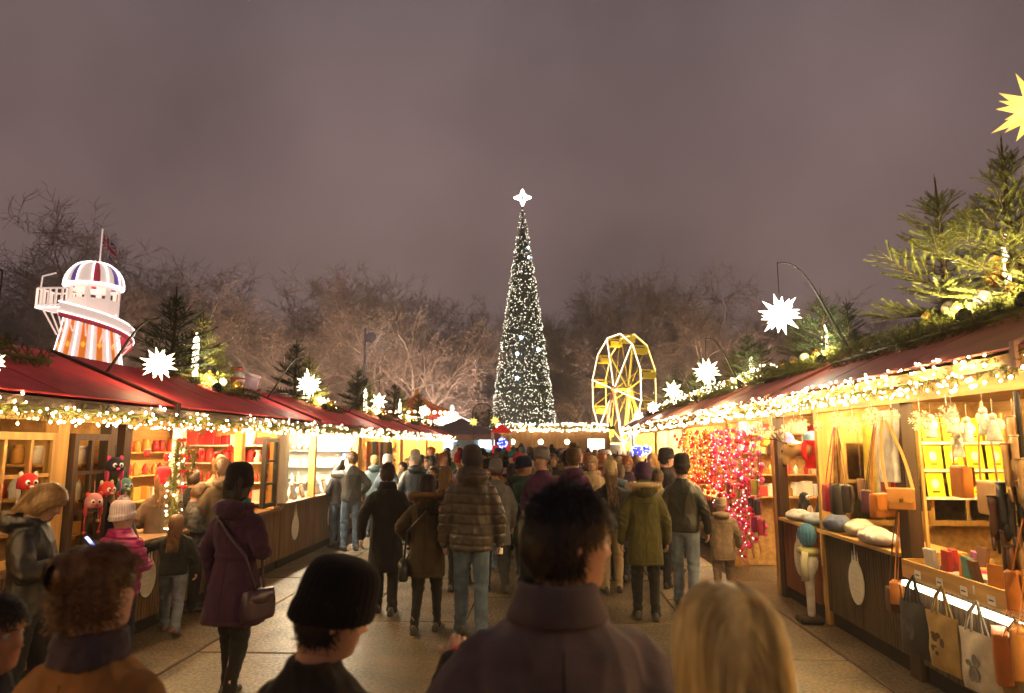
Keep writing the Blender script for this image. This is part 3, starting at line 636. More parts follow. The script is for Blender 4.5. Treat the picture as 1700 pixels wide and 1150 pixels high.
# ---- carousel canopy, lit white canopy, grey tent, closing hut
def cone_tent(name, label, cat, px, apex_y, eave_y, half_px, Y, mats, N=16, pole_z=0, droop=.12, lights=None):
    b = P(px, 738, Y); za, ze = P(px, apex_y, Y).z, P(px, eave_y, Y).z; r_ = half_px / (FPX / Y); t = thing(name, label, cat, (b.x, Y, 0))
    for i in range(N):
        a0, a1 = 6.283 * i / N, 6.283 * (i + 1) / N; vs = []
        for j in range(6): k = j / 5; rr = r_ * (1 - k) + .05; z = ze + (za - ze) * (k - droop * math.sin(k * math.pi)); vs += [(rr * math.cos(a0), rr * math.sin(a0), z), (rr * math.cos(a1), rr * math.sin(a1), z)]
        vs += [(r_ * math.cos(a0), r_ * math.sin(a0), ze - .35), (r_ * math.cos(a1), r_ * math.sin(a1), ze - .35)]
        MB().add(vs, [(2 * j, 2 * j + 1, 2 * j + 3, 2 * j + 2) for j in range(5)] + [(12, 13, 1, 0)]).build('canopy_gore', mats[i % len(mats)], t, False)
    for k in range(8):
        a = 6.283 * k / 8; p = MB(); p.tube([(r_ * .93 * math.cos(a), r_ * .93 * math.sin(a), 0), (r_ * .93 * math.cos(a), r_ * .93 * math.sin(a), ze)], .06, 6); p.build('pole', WHITEW, t)
    fi = MB(); fi.ell((0, 0, za + .12), (.12, .12, .2), 10, 8); fi.build('finial', mats[0], t, True)
    if lights:
        l = MB(); [l.ell((r_ * 1.01 * math.cos(6.283 * k / 40), r_ * 1.01 * math.sin(6.283 * k / 40), ze - .1), .09, 6, 5) for k in range(40)]; tag(l.build('rim_bulbs', lights, t), kind='stuff')
        c = MB(); c.ell((0, 0, ze - .5), (.5, .5, .3), 12, 8); c.build('centre_lamp', lights, t)
    return t
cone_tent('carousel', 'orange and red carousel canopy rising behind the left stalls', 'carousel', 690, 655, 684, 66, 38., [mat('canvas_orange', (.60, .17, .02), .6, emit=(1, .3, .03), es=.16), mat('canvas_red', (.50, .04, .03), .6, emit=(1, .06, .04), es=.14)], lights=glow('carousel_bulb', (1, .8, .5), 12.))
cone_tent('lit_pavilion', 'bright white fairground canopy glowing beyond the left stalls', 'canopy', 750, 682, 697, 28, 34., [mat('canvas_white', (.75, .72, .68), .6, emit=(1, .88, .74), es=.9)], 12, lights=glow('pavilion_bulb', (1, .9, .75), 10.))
cone_tent('lit_pavilion', 'low white lit canopy at the foot of the ferris wheel', 'canopy', 1062, 684, 704, 20, 46., [MC['canvas_white']], 12, lights=MC['pavilion_bulb'])
def grey_tent():
    Y = 29.5; c = P(768, 738, Y); ze, za = P(768, 722, Y).z, P(768, 694, Y).z; t = thing('canvas_tent', 'grey canvas tent with pale blue lit counter beside the last left stall', 'tent', (c.x, Y, 0)); hw = 1.75
    gm = mat('canvas_grey', (.20, .15, .16), .7, var=.15); A = [(-hw, -1.6, ze), (hw, -1.6, ze), (hw, 1.6, ze), (-hw, 1.6, ze)]
    for k in range(4): MB().add([A[k], A[(k + 1) % 4], (-.05, 0, za)], [(0, 1, 2)]).build('roof_panel', gm, t); MB().add([A[k], A[(k + 1) % 4], (*A[(k + 1) % 4][:2], ze - .22), (*A[k][:2], ze - .22)], [(0, 1, 2, 3)]).build('valance', gm, t)
    for x in (-hw + .06, hw - .06):
        for y in (-1.54, 1.54): MB().box(x - .04, x + .04, y - .04, y + .04, 0, ze).build('pole', IRON, t)
    MB().box(-hw + .2, hw - .2, 1.3, 1.35, 0, ze).build('back_panel', mat('pale_blue_panel', (.45, .62, .72), .6), t)
    MB().box(-hw + .1, hw - .1, -1.4, -1.0, 0, 1.0).build('counter', WHITEW, t)
    for x in (-.95, .95): MB().box(x - .35, x + .35, 1.2, 1.28, 1.75, ze - .15).build('light_panel', glow('blue_white_panel', (.72, .9, 1.), 3.), t)
grey_tent()
def end_hut():
    Y = 30.; x0, x1 = P(822, 738, Y).x, P(1012, 738, Y).x; zt = P(900, 712, Y).z; c = (x0 + x1) / 2; hw = (x1 - x0) / 2; t = thing('timber_hut', 'long brown timber hut closing the lane below the Christmas tree', 'hut', (c, Y, 0))
    MB().box(-hw, hw, 1.4, 1.5, 0, zt).build('back_wall', BROWN, t); MB().box(-hw - .2, hw + .2, -.3, 1.7, zt, zt + .12).build('flat_roof', DARKW, t); MB().box(-hw, hw, -.05, .05, zt - .42, zt - .003).build('header_board', BROWN, t)
    for i, x in enumerate((-hw + .1, -hw * .42, hw * .02, hw * .5, hw - .1)): MB().box(x - .12, x + .12, -.08, .07, 0, zt - .42).build('post', BROWN, t)
    MB().box(-hw, hw, -.12, .35, 0, 1.05).build('counter', BROWN_D, t)
    for x in (-hw * .7, -hw * .2, hw * .27): l = MB(); l.ell((x, .5, zt - .55), .10, 10, 8); l.build('pendant_lamp', glow('pendant', (1, .70, .32), 60.), t, True)
    MB().box(hw * .62, hw * .93, .02, .06, zt - 1.0, zt - .42).build('lit_menu_board', glow('menu_board', (1, .93, .8), 2.4), t)
    for i in range(9): b_ = MB(); x = -hw + .3 + i * (2 * hw - .6) / 8; b_.box(x - .2, x + .2, 1.3, 1.39, 1.3, 1.75); b_.build('back_shelf_panel', (PINE, REDW, PINE_B)[i % 3], t)
    for k in range(2): garland((x0 - .1 + k * (hw + .1), Y - .32, zt + .1), hw, 2 + k, 'lit garland on the roof edge of the closing timber hut', 'garlands on the timber hut roof', rad=.14, rot=(0, 0, -math.pi / 2), lights_per_m=60, bulb_r=.016).location = (x0 + (0 if k == 0 else hw), Y - .34, zt + .06)
    for px, py, r_, lab in ((943, 686, .47, 'dark spoked cart wheel leaning at the right foot of the Christmas tree'), (801, 686, .45, 'dark spoked cart wheel leaning at the left foot of the Christmas tree')):
        q = P(px, py, Y + .9); w_ = thing('cart_wheel', lab, 'cart wheel', q); rm = MB(); rm.torus((0, 0, 0), r_, .035, 'y', 28, 6); rm.build('rim', BROWN, w_)
        for k in range(10): sp = MB(); a = k * .6283; sp.tube([(0, 0, 0), (r_ * math.cos(a), 0, r_ * math.sin(a))], .016, 5); sp.build('spoke', BROWN, w_)
        hb = MB(); hb.disc((0, 0, 0), .07, .12, 'y', 12); hb.build('hub', BROWN, w_)
        MB().box(-.05, .05, -.05, .05, zt + .12 - q.z, -r_ + .03).build('stand', BROWN, w_)
    for i, (px, h) in enumerate(((790, .8), (812, .95), (826, .7))): q = P(px, 700, Y + 1.2); fir((q.x, Y + 1.2, zt + .12), h, i, i * 50, 'small dark fir on the timber hut roof left of the cone tree', 'dark firs on the hut roof')
end_hut()
# red sail-shaped awning and glowing blue toy lights in the lane
def red_kiosk():
    Y = 27.; c = P(833, 738, Y); t = thing('red_kiosk', 'slim red kiosk with pointed hood among the far crowd', 'kiosk', (c.x, Y, 0)); ze, za = P(833, 718, Y).z, P(833, 703, Y).z; m = mat('kiosk_red', (.55, .02, .02), .5, emit=(1, .03, .02), es=.25)
    MB().add([(-.42, -.42, ze), (.42, -.42, ze), (.42, .42, ze), (-.42, .42, ze), (0, 0, za)], [(0, 1, 4), (1, 2, 4), (2, 3, 4), (3, 0, 4)]).build('pointed_hood', m, t)
    MB().box(-.36, .36, -.36, .36, 0, ze - .5).build('booth', m, t)
    for x in (-.36, .36):
        for y in (-.36, .36): MB().box(x - .03, x + .03, y - .03, y + .03, ze - .5, ze).build('post', WHITEW, t)
red_kiosk()
def light_ball(px, py, Y, r_, label):
    q = P(px, py, Y); t = thing('light_balloon', label, 'balloon', q); rnd = random.Random(px); mb = MB(); [mb.octa(tuple(Vector((rnd.gauss(0, 1), rnd.gauss(0, 1), rnd.gauss(0, 1))).normalized() * r_), .014 * Y / 14) for k in range(46)]
    tag(mb.build('blue_lights', glow('blue_led', (.10, .14, 1.), 14.), t), kind='stuff'); b = MB(); b.ell((0, 0, 0), r_ * .9, 14, 10); b.build('ball', mat('blue_ball', (.05, .05, .3), .3, emit=(.1, .1, 1), es=.5), t, True)
    st = MB(); st.tube([(0, 0, -r_), (0.02, 0, -q.z + 1.1)], .01, 5); st.build('stick', WHITEW, t)
light_ball(834, 735, 24., .16, 'glowing blue light balloon held up beside the red kiosk'); light_ball(1058, 749, 15., .13, 'glowing blue light balloon held up over the beanies'); light_ball(1073, 746, 15.4, .10, 'smaller blue light balloon beside the glowing blue one')
# far office building with a few lit windows behind the trees
def office():
    Y = 130.; c = P(795, 738, Y); t = thing('office_building', 'dim far building with small bluish lit windows behind the trees', 'building', (c.x, Y, 0)); MB().box(-6, 6, 0, 10, 0, P(795, 585, Y).z).build('wall', mat('far_wall', (.06, .06, .075), .8), t)
    rnd = random.Random(2)
    for j in range(4):
        for i in range(9):
            if rnd.random() < .45: continue
            x, z = -5.2 + i * 1.25, P(795, 606 + j * 13, Y).z; MB().box(x - .3, x + .3, -.12, .02, z - .22, z + .22).build('window', glow('far_window', (.75, .82, 1.), 1.6), t)
office()

# ================================================================== ROOF DECORATIONS
LITW = glow('lit_column', (1., .80, .50), 9.)
COL_LIT = []
def lit_column(loc, h, label):
    t = thing('lit_column', label, 'lantern', loc); m = MB(); rings = []
    for i in range(15):
        z = h * i / 14; r_ = .042 * (1 + .18 * math.sin(i * 2.3)) * (1 if i < 12 else (15 - i) / 4); rings.append([(r_ * math.cos(k * .785), r_ * math.sin(k * .785), z) for k in range(8)])
    m.loft(rings); m.build('shade', LITW, t, True); f = MB(); f.disc((0, 0, -.03), .07, .06, 'z', 12); f.build('base', IRON, t)
GOLD = mat('gold_ornament', (.55, .30, .06), .25, .8, var=.15); PEARL = mat('pearl_ornament', (.75, .66, .5), .25, var=.05)
BAUB = MB().ell((0, 0, 0), .5, 14, 10).mesh('ball', None, True)
def bauble(loc, r_, m, label, group):
    t = thing('bauble', label, 'bauble', loc, 0, group, r_ * 2); obj('ball', BAUB, m, t); cp = GEN_CAP; obj('cap', cp, GOLD, t)
GEN_CAP = MB().disc((0, 0, .53), .14, .12, 'z', 10).mesh('cap', None, False)
def roof_z(s, x): G = GEO[s]; k = (x - G['e']) / (G['r'] - G['e']); return G['ze'] + (G['zr'] - G['ze']) * k + .035
def uplight(loc, aim, power, label):
    loc, aim = Vector(loc), Vector(aim); t = thing('roof_spotlight', label, 'spotlight', loc); d = (aim - loc).normalized(); t.rotation_euler = d.to_track_quat('-Z', 'Y').to_euler()
    m = MB(); m.loft([[(r_ * math.cos(k * .5236), r_ * math.sin(k * .5236), z) for k in range(12)] for z, r_ in ((.09, .03), (.06, .045), (-.005, .06), (-.012, .06))]); m.build('housing', IRON, t, True)
    g_ = MB(); g_.disc((0, 0, -.016), .052, .008, 'z', 16); g_.build('lens', glow('spot_lens', (1, .82, .5), 30.), t); b = MB(); b.torus((0, 0, .03), .066, .008, 'y', 16, 6); b.build('bracket', IRON, t)
    L = bpy.data.lights.new('spot', 'SPOT'); L.energy = power; L.color = (1, .80, .42); L.spot_size = R(120); L.spot_blend = .8; L.shadow_soft_size = .05; l2 = bpy.data.objects.new('spot_bulb', L); link(l2); l2.parent = t; l2.location = (0, 0, -.03)
rnd = random.Random(8)
LNAMES = ['small-paned window stall', 'red gift stall', 'white ornament stall', 'scarf stall', 'golden trinket stall', 'stall beside the grey tent']
RNAMES = ['leather bag stall', 'penguin and pink light stall', 'orange light string stall', 'pale-lit small stall', 'stall before the ferris wheel']
for i, (y0, y1) in enumerate(LS):
    G = GEO[-1]; ym = (y0 + y1) / 2; nm = LNAMES[i]; zr = G['zr'] + .04
    if i == 0: fs = ((5.0, .75, 1, True),)
    else: fs = ((ym - .12, 1.2, i % 3, True), (ym + .62, 1.02, (i + 1) % 3, False), (ym + 1.15, .65, (i + 2) % 3, False))
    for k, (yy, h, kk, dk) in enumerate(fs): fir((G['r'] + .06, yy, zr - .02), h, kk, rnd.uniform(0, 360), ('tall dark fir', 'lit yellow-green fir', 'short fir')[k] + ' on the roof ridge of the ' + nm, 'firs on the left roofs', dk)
    if i: lit_column((G['r'] + .15, ym + .30, zr + .0), .60, 'white lit column between the firs on the ' + nm)
    for k in range(3):
        x = G['r'] + .12 + .24 * k; tg = garland((x, ym - .3 + .12 * k, roof_z(-1, x) + .05), 1.5, 3 + k, 'unlit fir garland draped on the roof of the ' + nm, 'roof garlands of the left row', k == 1 and i > 1, .12, (0, 0, 0), 130, 20)
    if i: uplight((G['r'] + .60, ym + .05, roof_z(-1, G['r'] + .60) + .09), (G['r'] + .06, ym + .62, zr + .40), 320, 'small roof spotlight aimed at the lit fir of the ' + nm)
    for k in range(4):
        x = G['r'] + .22 + .1 * k; bauble((x, ym + .15 + .22 * k, roof_z(-1, x) + .13), .055 + .02 * (k % 2), (PEARL, GOLD)[k % 2], 'pearl and gold baubles among the firs of the ' + nm, 'roof baubles left row ' + nm)
for i, (y0, y1) in enumerate(RS):
    G = GEO[1]; ym = (y0 + y1) / 2; nm = RNAMES[i]; zr = G['zr'] + .04; L = round(y1 - y0 - .8, 1)
    for k in range(5 if i == 0 else 4):
        x = G['r'] - .03 - .19 * k; garland((x, y0 + .1 + .1 * k, roof_z(1, x) + .05), L, 3 + k, 'thick fir garland heaped along the roof of the ' + nm, 'roof garlands of the right row', (i > 1 and k % 2 == 0), .13, (0, 0, 0), 120, 26)
    if i == 0: fs = ((6.75, 1.5, 1, False), (5.75, 1.45, 0, False), (5.25, .7, 2, False))
    else: fs = ((ym - .15, 1.0, i % 3, True), (ym + .85, .8, (i + 1) % 3, False), (ym - .95, .7, (i + 2) % 3, True))
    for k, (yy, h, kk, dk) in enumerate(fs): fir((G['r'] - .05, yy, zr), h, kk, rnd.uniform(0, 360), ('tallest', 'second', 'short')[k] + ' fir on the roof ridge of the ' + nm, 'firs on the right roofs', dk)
    uplight((G['r'] - .50, fs[0][0] - 1.0, roof_z(1, G['r'] - .50) + .09), (G['r'] - .05, fs[0][0], zr + .65), 360, 'small roof spotlight aimed at the tallest fir of the ' + nm)
    if i == 0: uplight((G['r'] - .62, 4.85, roof_z(1, G['r'] - .62) + .09), (G['r'], 5.7, zr + .6), 320, 'second roof spotlight on the leather bag stall')
    lit_column((G['r'] + .12, ym + (.20 if i else .12), zr + .02), (.62 if i == 0 else .5), 'white lit column behind the firs on the ' + nm)
    if i == 99: lit_column((G['r'] - .10, 6.25, zr + .02), .42, 'shorter white lit column among the firs of the leather bag stall')
    for k in range(5):
        x = G['r'] - .30 - .05 * (k % 3); bauble((x, ym - .5 + .28 * k, roof_z(1, x) + .16), (.045 + .02 * (k % 2)), (GOLD, PEARL)[k % 2], 'gold and pearl baubles among the firs of the ' + nm, 'roof baubles right row ' + nm)
# gold bell lying open in the garland of the near right roof
def bell(q, r_, label, rz):
    t = thing('gold_bell', label, 'bell', q, R(rz)); t.rotation_euler = (R(-75), 0, R(rz)); mb = MB(); prof = ((0, .05), (.25, .45), (.6, .62), (1.0, .75), (1.2, 1.0), (1.25, 1.05), (1.2, .98), (1.0, .70), (.6, .57), (.25, .40), (.05, .03))
    mb.loft([[(r_ * p * math.cos(k * .3142), r_ * p * math.sin(k * .3142), r_ * z) for k in range(20)] for z, p in prof]); mb.build('shell', GOLD, t, True); c = MB(); c.ell((0, 0, r_ * 1.05), r_ * .18, 10, 8); c.build('clapper', GOLD, t, True)
bell(P(1640, 470, 6.3), .17, 'gold bell lying open in the near right roof garland', 190); bell(P(1690, 455, 6.0), .12, 'smaller gold bell beside the open gold bell', 160)
def gift():
    q = P(411, 641, 10.4); t = thing('gift_box', 'pale gift box tilted on the ridge of the white ornament stall', 'gift box', (GEO[-1]['r'] + .1, 10.9, roof_z(-1, GEO[-1]['r'] + .1) + .13)); t.rotation_euler = (R(4), R(12), R(25)); m = mat('gift_lilac', (.55, .5, .62), .5); MB().bbox(0, 0, 0, .28, .30, .22, .012).build('box', m, t); MB().bbox(0, 0, .12, .30, .32, .05, .01).build('lid', m, t); MB().bbox(0, 0, .0, .306, .04, .30, .004).build('ribbon', MC['flag_red'], t)
    t = thing('gift_drum', 'round white gift with crossed red ribbon on the stall ridge', 'gift', (GEO[-1]['r'] + .12, 10.35, roof_z(-1, GEO[-1]['r'] + .1) + .14)); b = MB(); b.ell((0, 0, 0), (.14, .14, .13), 16, 10); b.build('ball', WHITEW, t, True); r2 = MB(); r2.torus((0, 0, 0), .142, .012, 'x', 24, 6); r2.torus((0, 0, 0), .142, .012, 'z', 24, 6); r2.build('ribbon', MC['flag_red'], t); k = MB(); k.ell((-.05, 0, .16), (.05, .02, .03), 8, 6); k.ell((.05, 0, .16), (.05, .02, .03), 8, 6); k.build('bow', MC['flag_red'], t, True)
gift()
# stars (base on barge, apex, star centre)
def left_star(Y, bx_, by, ax_, ay, sx_, sy, rpx, nm, m=None): hook_star(P(bx_, by, Y), P(ax_, ay, Y), P(sx_, sy, Y), rpx / (FPX / Y), 'glowing paper star hanging over the ' + nm, m, 'black hooked pole holding the star over the ' + nm, rz=Y * 37)
left_star(6.58, 160, 638, 272, 530, 264, 604, 32, 'red gift stall roof edge'); left_star(10.85, 438, 668, 512, 590, 513, 638, 23, 'white ornament stall roof edge', STAR_W); left_star(15.5, 575, 688, 632, 630, 629, 666, 15, 'scarf stall roof edge', STAR_W)
left_star(20.05, 660, 700, 706, 655, 704, 682, 11, 'golden trinket stall roof edge'); left_star(24.4, 712, 706, 737, 672, 734, 698, 10, 'stall beside the grey tent', STAR_W)
left_star(3.6, -60, 560, 10, 450, -12, 600, 22, 'small-paned window stall')
left_star(8.05, 1420, 592, 1290, 436, 1295, 522, 38, 'penguin and pink light stall roof edge', STAR_W); left_star(11.7, 1235, 648, 1168, 562, 1173, 617, 25, 'orange light string stall roof edge'); left_star(14.6, 1160, 672, 1114, 610, 1117, 648, 18, 'pale-lit small stall roof edge')
left_star(18.8, 1115, 690, 1082, 656, 1084, 676, 11, 'stall before the ferris wheel', STAR_W); left_star(4.0, 1760, 470, 1725, 40, 1722, 180, 72, 'leather bag stall roof edge', STAR_Y)
for px, py, Y, lab in ((822, 698, 27.5, 'yellow paper star hanging before the timber hut roof'), (786, 700, 26.5, 'yellow paper star hanging in front of the grey tent'), (1060, 690, 24., 'small white star hanging past the last right stall')):
    q = P(px, py, Y); hook_star((q.x, Y, 0), (q.x, Y, q.z + .5), q, 9 / (FPX / Y), lab, STAR_Y if px < 1000 else STAR_W, 'straight dark pole of the ' + lab, rz=px)
# ================================================================== PEOPLE
GEN = {}; BLACK_SEAM = (.01, .01, .01)
def remeshed(mb, vox, smooth=4, disp=None):
    me = mb.mesh('tmp', None, False); o = bpy.data.objects.new('tmp', me); link(o)
    md = o.modifiers.new('r', 'REMESH'); md.mode = 'VOXEL'; md.voxel_size = vox; md.use_smooth_shade = True
    if smooth: ms = o.modifiers.new('s', 'SMOOTH'); ms.factor = .5; ms.iterations = smooth
    dg = bpy.context.evaluated_depsgraph_get(); out = bpy.data.meshes.new_from_object(o.evaluated_get(dg))
    bpy.data.objects.remove(o); bpy.data.meshes.remove(me)
    if disp:
        n = len(out.vertices); co = np.empty(n * 3); no = np.empty(n * 3)
        out.vertices.foreach_get('co', co); out.vertex_normals.foreach_get('vector', no)
        co = co.reshape(-1, 3); no = no.reshape(-1, 3)
        d = np.array([disp(p, q) for p, q in zip(co, no)]); co += no * d[:, None]
        out.vertices.foreach_set('co', co.ravel()); out.update()
    out.polygons.foreach_set('use_smooth', [True] * len(out.polygons))
    return out
def sring(cx, cy_, z, hw, hd, n=28, ex=2.3, M=None):
    r = []
    for k in range(n):
        a = 2 * math.pi * k / n; c, s_ = math.cos(a), math.sin(a)
        p = Vector((cx + hw * math.copysign(abs(c) ** (2 / ex), c), cy_ + hd * math.copysign(abs(s_) ** (2 / ex), s_), z))
        r.append(M @ p if M else p)
    return r
def bez(a, b, c, n=9):
    """smooth path a -> b -> c through the joint b"""
    a, b, c = Vector(a), Vector(b), Vector(c); out = []
    for i in range(n):
        t = i / (n - 1)
        if t < .38: out.append(a.lerp(b, t / .38 * .8))
        elif t > .62: out.append(b.lerp(c, .2 + (t - .62) / .38 * .8))
        else:
            u = (t - .38) / .24; p, q = a.lerp(b, .8), b.lerp(c, .2)
            out.append(p.lerp(b, u).lerp(b.lerp(q, u), u))
    return out
# arm poses: (elbow, wrist) for the right side (+x); mirrored for the left
ARMS = {
    'down': ((.25, -.03, 1.13), (.265, .06, .885)), 'swing_f': ((.255, .03, 1.13), (.25, .22, .95)), 'swing_b': ((.26, -.13, 1.15), (.275, -.12, .91)),
    'pocket': ((.31, -.08, 1.15), (.215, .10, .98)), 'front': ((.26, -.03, 1.13), (.09, .24, 1.10)), 'phone': ((.25, .04, 1.13), (.07, .30, 1.24)),
    'up': ((.29, .19, 1.33), (.11, .27, 1.56)), 'reach': ((.24, .18, 1.20), (.16, .46, 1.13)), 'out': ((.40, .10, 1.22), (.56, .30, 1.13)),
    'carry': ((.24, .06, 1.12), (.02, .25, 1.05)),
}
def arm_pts(a, sg):
    e_, w_ = ARMS[a] if isinstance(a, str) else a
    return Vector((sg * .150, -.005, 1.352)), Vector((sg * e_[0], e_[1], e_[2])), Vector((sg * w_[0], w_[1], w_[2]))
LEGS = {'stand': ((-.02, 0), (.02, 0)), 'apart': ((.03, 0), (-.05, 0)), 'stride': ((.24, 0), (-.24, .05)), 'stride2': ((-.24, .05), (.24, 0)), 'step': ((.12, 0), (-.14, .02)), 'step2': ((-.14, .02), (.12, 0))}
def leg_pts(l, k, wide=.0):
    sg = (-1, 1)[k]; dy, up = LEGS[l][k]
    return Vector((sg * .088, 0, .90)), Vector((sg * (.095 + wide * .5), dy * .5 + .035 + up * .6, .49)), Vector((sg * (.10 + wide), dy, .085 + up))

def head_matrix(yaw=0, pitch=0, roll=0):
    c = Vector((0, -.015, 1.50))
    return Matrix.Translation(c) @ Euler((R(pitch), R(roll), R(yaw)), 'XYZ').to_matrix().to_4x4() @ Matrix.Translation(-c)
HP = [(1.40, .06, -.09, .085), (1.44, .052, -.082, .066), (1.47, .045, -.076, .059), (1.498, .046, -.072, .057), (1.516, .066, -.071, .056), (1.526, .086, -.073, .056), (1.536, .095, -.075, .057),
      (1.55, .098, -.079, .061), (1.562, .096, -.083, .064), (1.570, .0965, -.086, .066), (1.5765, .095, -.088, .067), (1.584, .0965, -.090, .068), (1.594, .094, -.092, .070), (1.606, .095, -.095, .0715), (1.620, .0945, -.098, .0725),
      (1.634, .092, -.1, .0735), (1.645, .0915, -.102, .0745), (1.655, .094, -.103, .0755), (1.665, .0985, -.103, .0765), (1.68, .0975, -.102, .077), (1.70, .091, -.096, .0745), (1.718, .078, -.085, .068), (1.733, .059, -.067, .055), (1.744, .035, -.042, .036), (1.7495, .012, -.018, .014)]
def head_point(z, f, b, hw, a):
    c, s_ = math.cos(a), math.sin(a)
    ex = 2.25; cy_ = (f + b) / 2; hd = (f - b) / 2
    x = hw * math.copysign(abs(c) ** (2 / ex), c); y = cy_ + hd * math.copysign(abs(s_) ** (2 / ex), s_)
    if z < 1.60 and y > 0: x *= 1 - .16 * (y / .1) * min(1, (1.60 - z) / .06)         # the jaw narrows to the chin
    g = lambda u, w_: math.exp(-(u / w_) ** 2)
    if s_ > .2:
        ax = abs(x)
        nose = g(x, .0115 + .006 * max(0, (1.63 - z) / .03)) * max(0, min(1, (1.658 - z) / .05)) * (1 if z > 1.602 else max(0, 1 - (1.602 - z) / .010))
        y += .026 * nose - .0105 * g(ax - .032, .016) * g(z - 1.642, .011) + .004 * g(ax - .033, .02) * g(z - 1.663, .008)
        y += .0045 * g(x, .020) * (g(z - 1.583, .005) + 1.1 * g(z - 1.569, .006)) - .003 * g(x, .022) * g(z - 1.5765, .0028) + .004 * g(ax - .045, .018) * g(z - 1.61, .02)
    return Vector((x, y, z))
def add_hand(mb, elbow, wrist, sg, curl=.5):
    d = (wrist - elbow).normalized(); up = Vector((0, 0, 1))
    if abs(d.z) > .8: up = Vector((0, 1, 0))
    # palm normal faces the body; the fingers fan out along the other axis
    nrm = Vector((-sg, 0, 0)) if abs(d.z) > .55 else Vector((-sg * .35, 0, -1)); nrm = (nrm - d * nrm.dot(d)).normalized()
    fan = d.cross(nrm).normalized()
    if fan.y < 0 and abs(d.z) > .55: fan = -fan
    if abs(d.z) <= .55 and fan.x * sg > 0: fan = -fan            # thumb to the inside
    c0 = wrist + d * .012; rings = []
    for t, w_, th in ((-.04, .023, .019), (0, .024, .018), (.03, .035, .0155), (.06, .040, .0145), (.085, .038, .012)):
        rings.append([c0 + d * t + fan * (w_ * math.cos(k * math.pi / 5)) + nrm * (th * math.sin(k * math.pi / 5)) for k in range(10)])
    mb.loft(rings)
    for i, (off, ln) in enumerate(((.029, .070), (.010, .078), (-.010, .073), (-.028, .058))):
        b = c0 + d * .080 + fan * off; a1, a2, a3 = curl * .7, curl * 1.7, curl * 2.4
        p1 = b + (d * math.cos(a1) + nrm * math.sin(a1)) * ln * .45; p2 = p1 + (d * math.cos(a2) + nrm * math.sin(a2)) * ln * .32
        p3 = p2 + (d * math.cos(a3) + nrm * math.sin(a3)) * ln * .23
        mb.tube([b - d * .012, b, p1, p2, p3], [.009, .0092, .0085, .0078, .006], 6)
    b = c0 + fan * .028 + d * .012; p1 = b + (fan * .75 + d * .6 + nrm * .25).normalized() * .036; p2 = p1 + (d * .8 + nrm * .5 + fan * .15).normalized() * .030
    mb.tube([b - fan * .014, b, p1, p2], [.013, .0125, .010, .007], 6)
def body_mesh(arms, legs, hy, hp, hr, curl=.5):
    key = ('body', arms, legs, hy, hp, hr, curl)
    if key in GEN: return GEN[key]
    H = head_matrix(hy, hp, hr); mb = MB(); n = 40; rings = []
    for z, hw, hd in ((.80, .05, .05), (.86, .15, .09), (.95, .155, .095), (1.06, .135, .085), (1.2, .15, .095), (1.32, .165, .095), (1.375, .15, .085)):
        rings.append(sring(0, 0, z, hw, hd, n))
    for z, f, b, hw in HP:
        k = min(1, max(0, (z - 1.44) / .075)); k = k * k * (3 - 2 * k)
        r_ = []
        for i in range(n):
            p = head_point(z, f, b, hw, 2 * math.pi * i / n); r_.append(p.lerp(H @ p, k))
        rings.append(r_)
    mb.loft(rings)
    for sg in (-1, 1):       # ears
        for t, (rx, ry, rz) in enumerate(((.008, .018, .031), (.011, .009, .012))):
            E = H @ Matrix.Translation((sg * (.0765 + .004 * t), -.012 + .004 * t, 1.628 - .012 * t)) @ Euler((R(-12), 0, R(-18 * sg))).to_matrix().to_4x4()
            mb.ell((0, 0, 0), (rx, ry, rz), 10, 8, E)
    for k, a in ((0, arms[0]), (1, arms[1])):
        sg = (-1, 1)[k]; s0, e_, w_ = arm_pts(a, sg)
        mb.tube(bez(s0, e_, w_), [.05, .05, .048, .045, .042, .04, .036, .030, .026], 10, True, True)
        add_hand(mb, e_, w_, sg, curl)
    for k in (0, 1):
        h, kn, an = leg_pts(legs, k)
        mb.tube(bez(h, kn, an), [.075, .07, .065, .055, .05, .052, .048, .04, .035], 10, True, True)
    GEN[key] = me = mb.mesh('body', None, True); return me
def folds(p, a=.010, s=1.):
    q = Vector((p[0] * 7 * s, p[1] * 7 * s, p[2] * 3.2 * s + 7))
    f = mnoise.noise(q); r = 1 - abs(mnoise.noise(q * 1.9 + Vector((4, 9, 2)))) * 2.2
    return f * a + max(0, r) ** 2 * a * .55 - a * .2
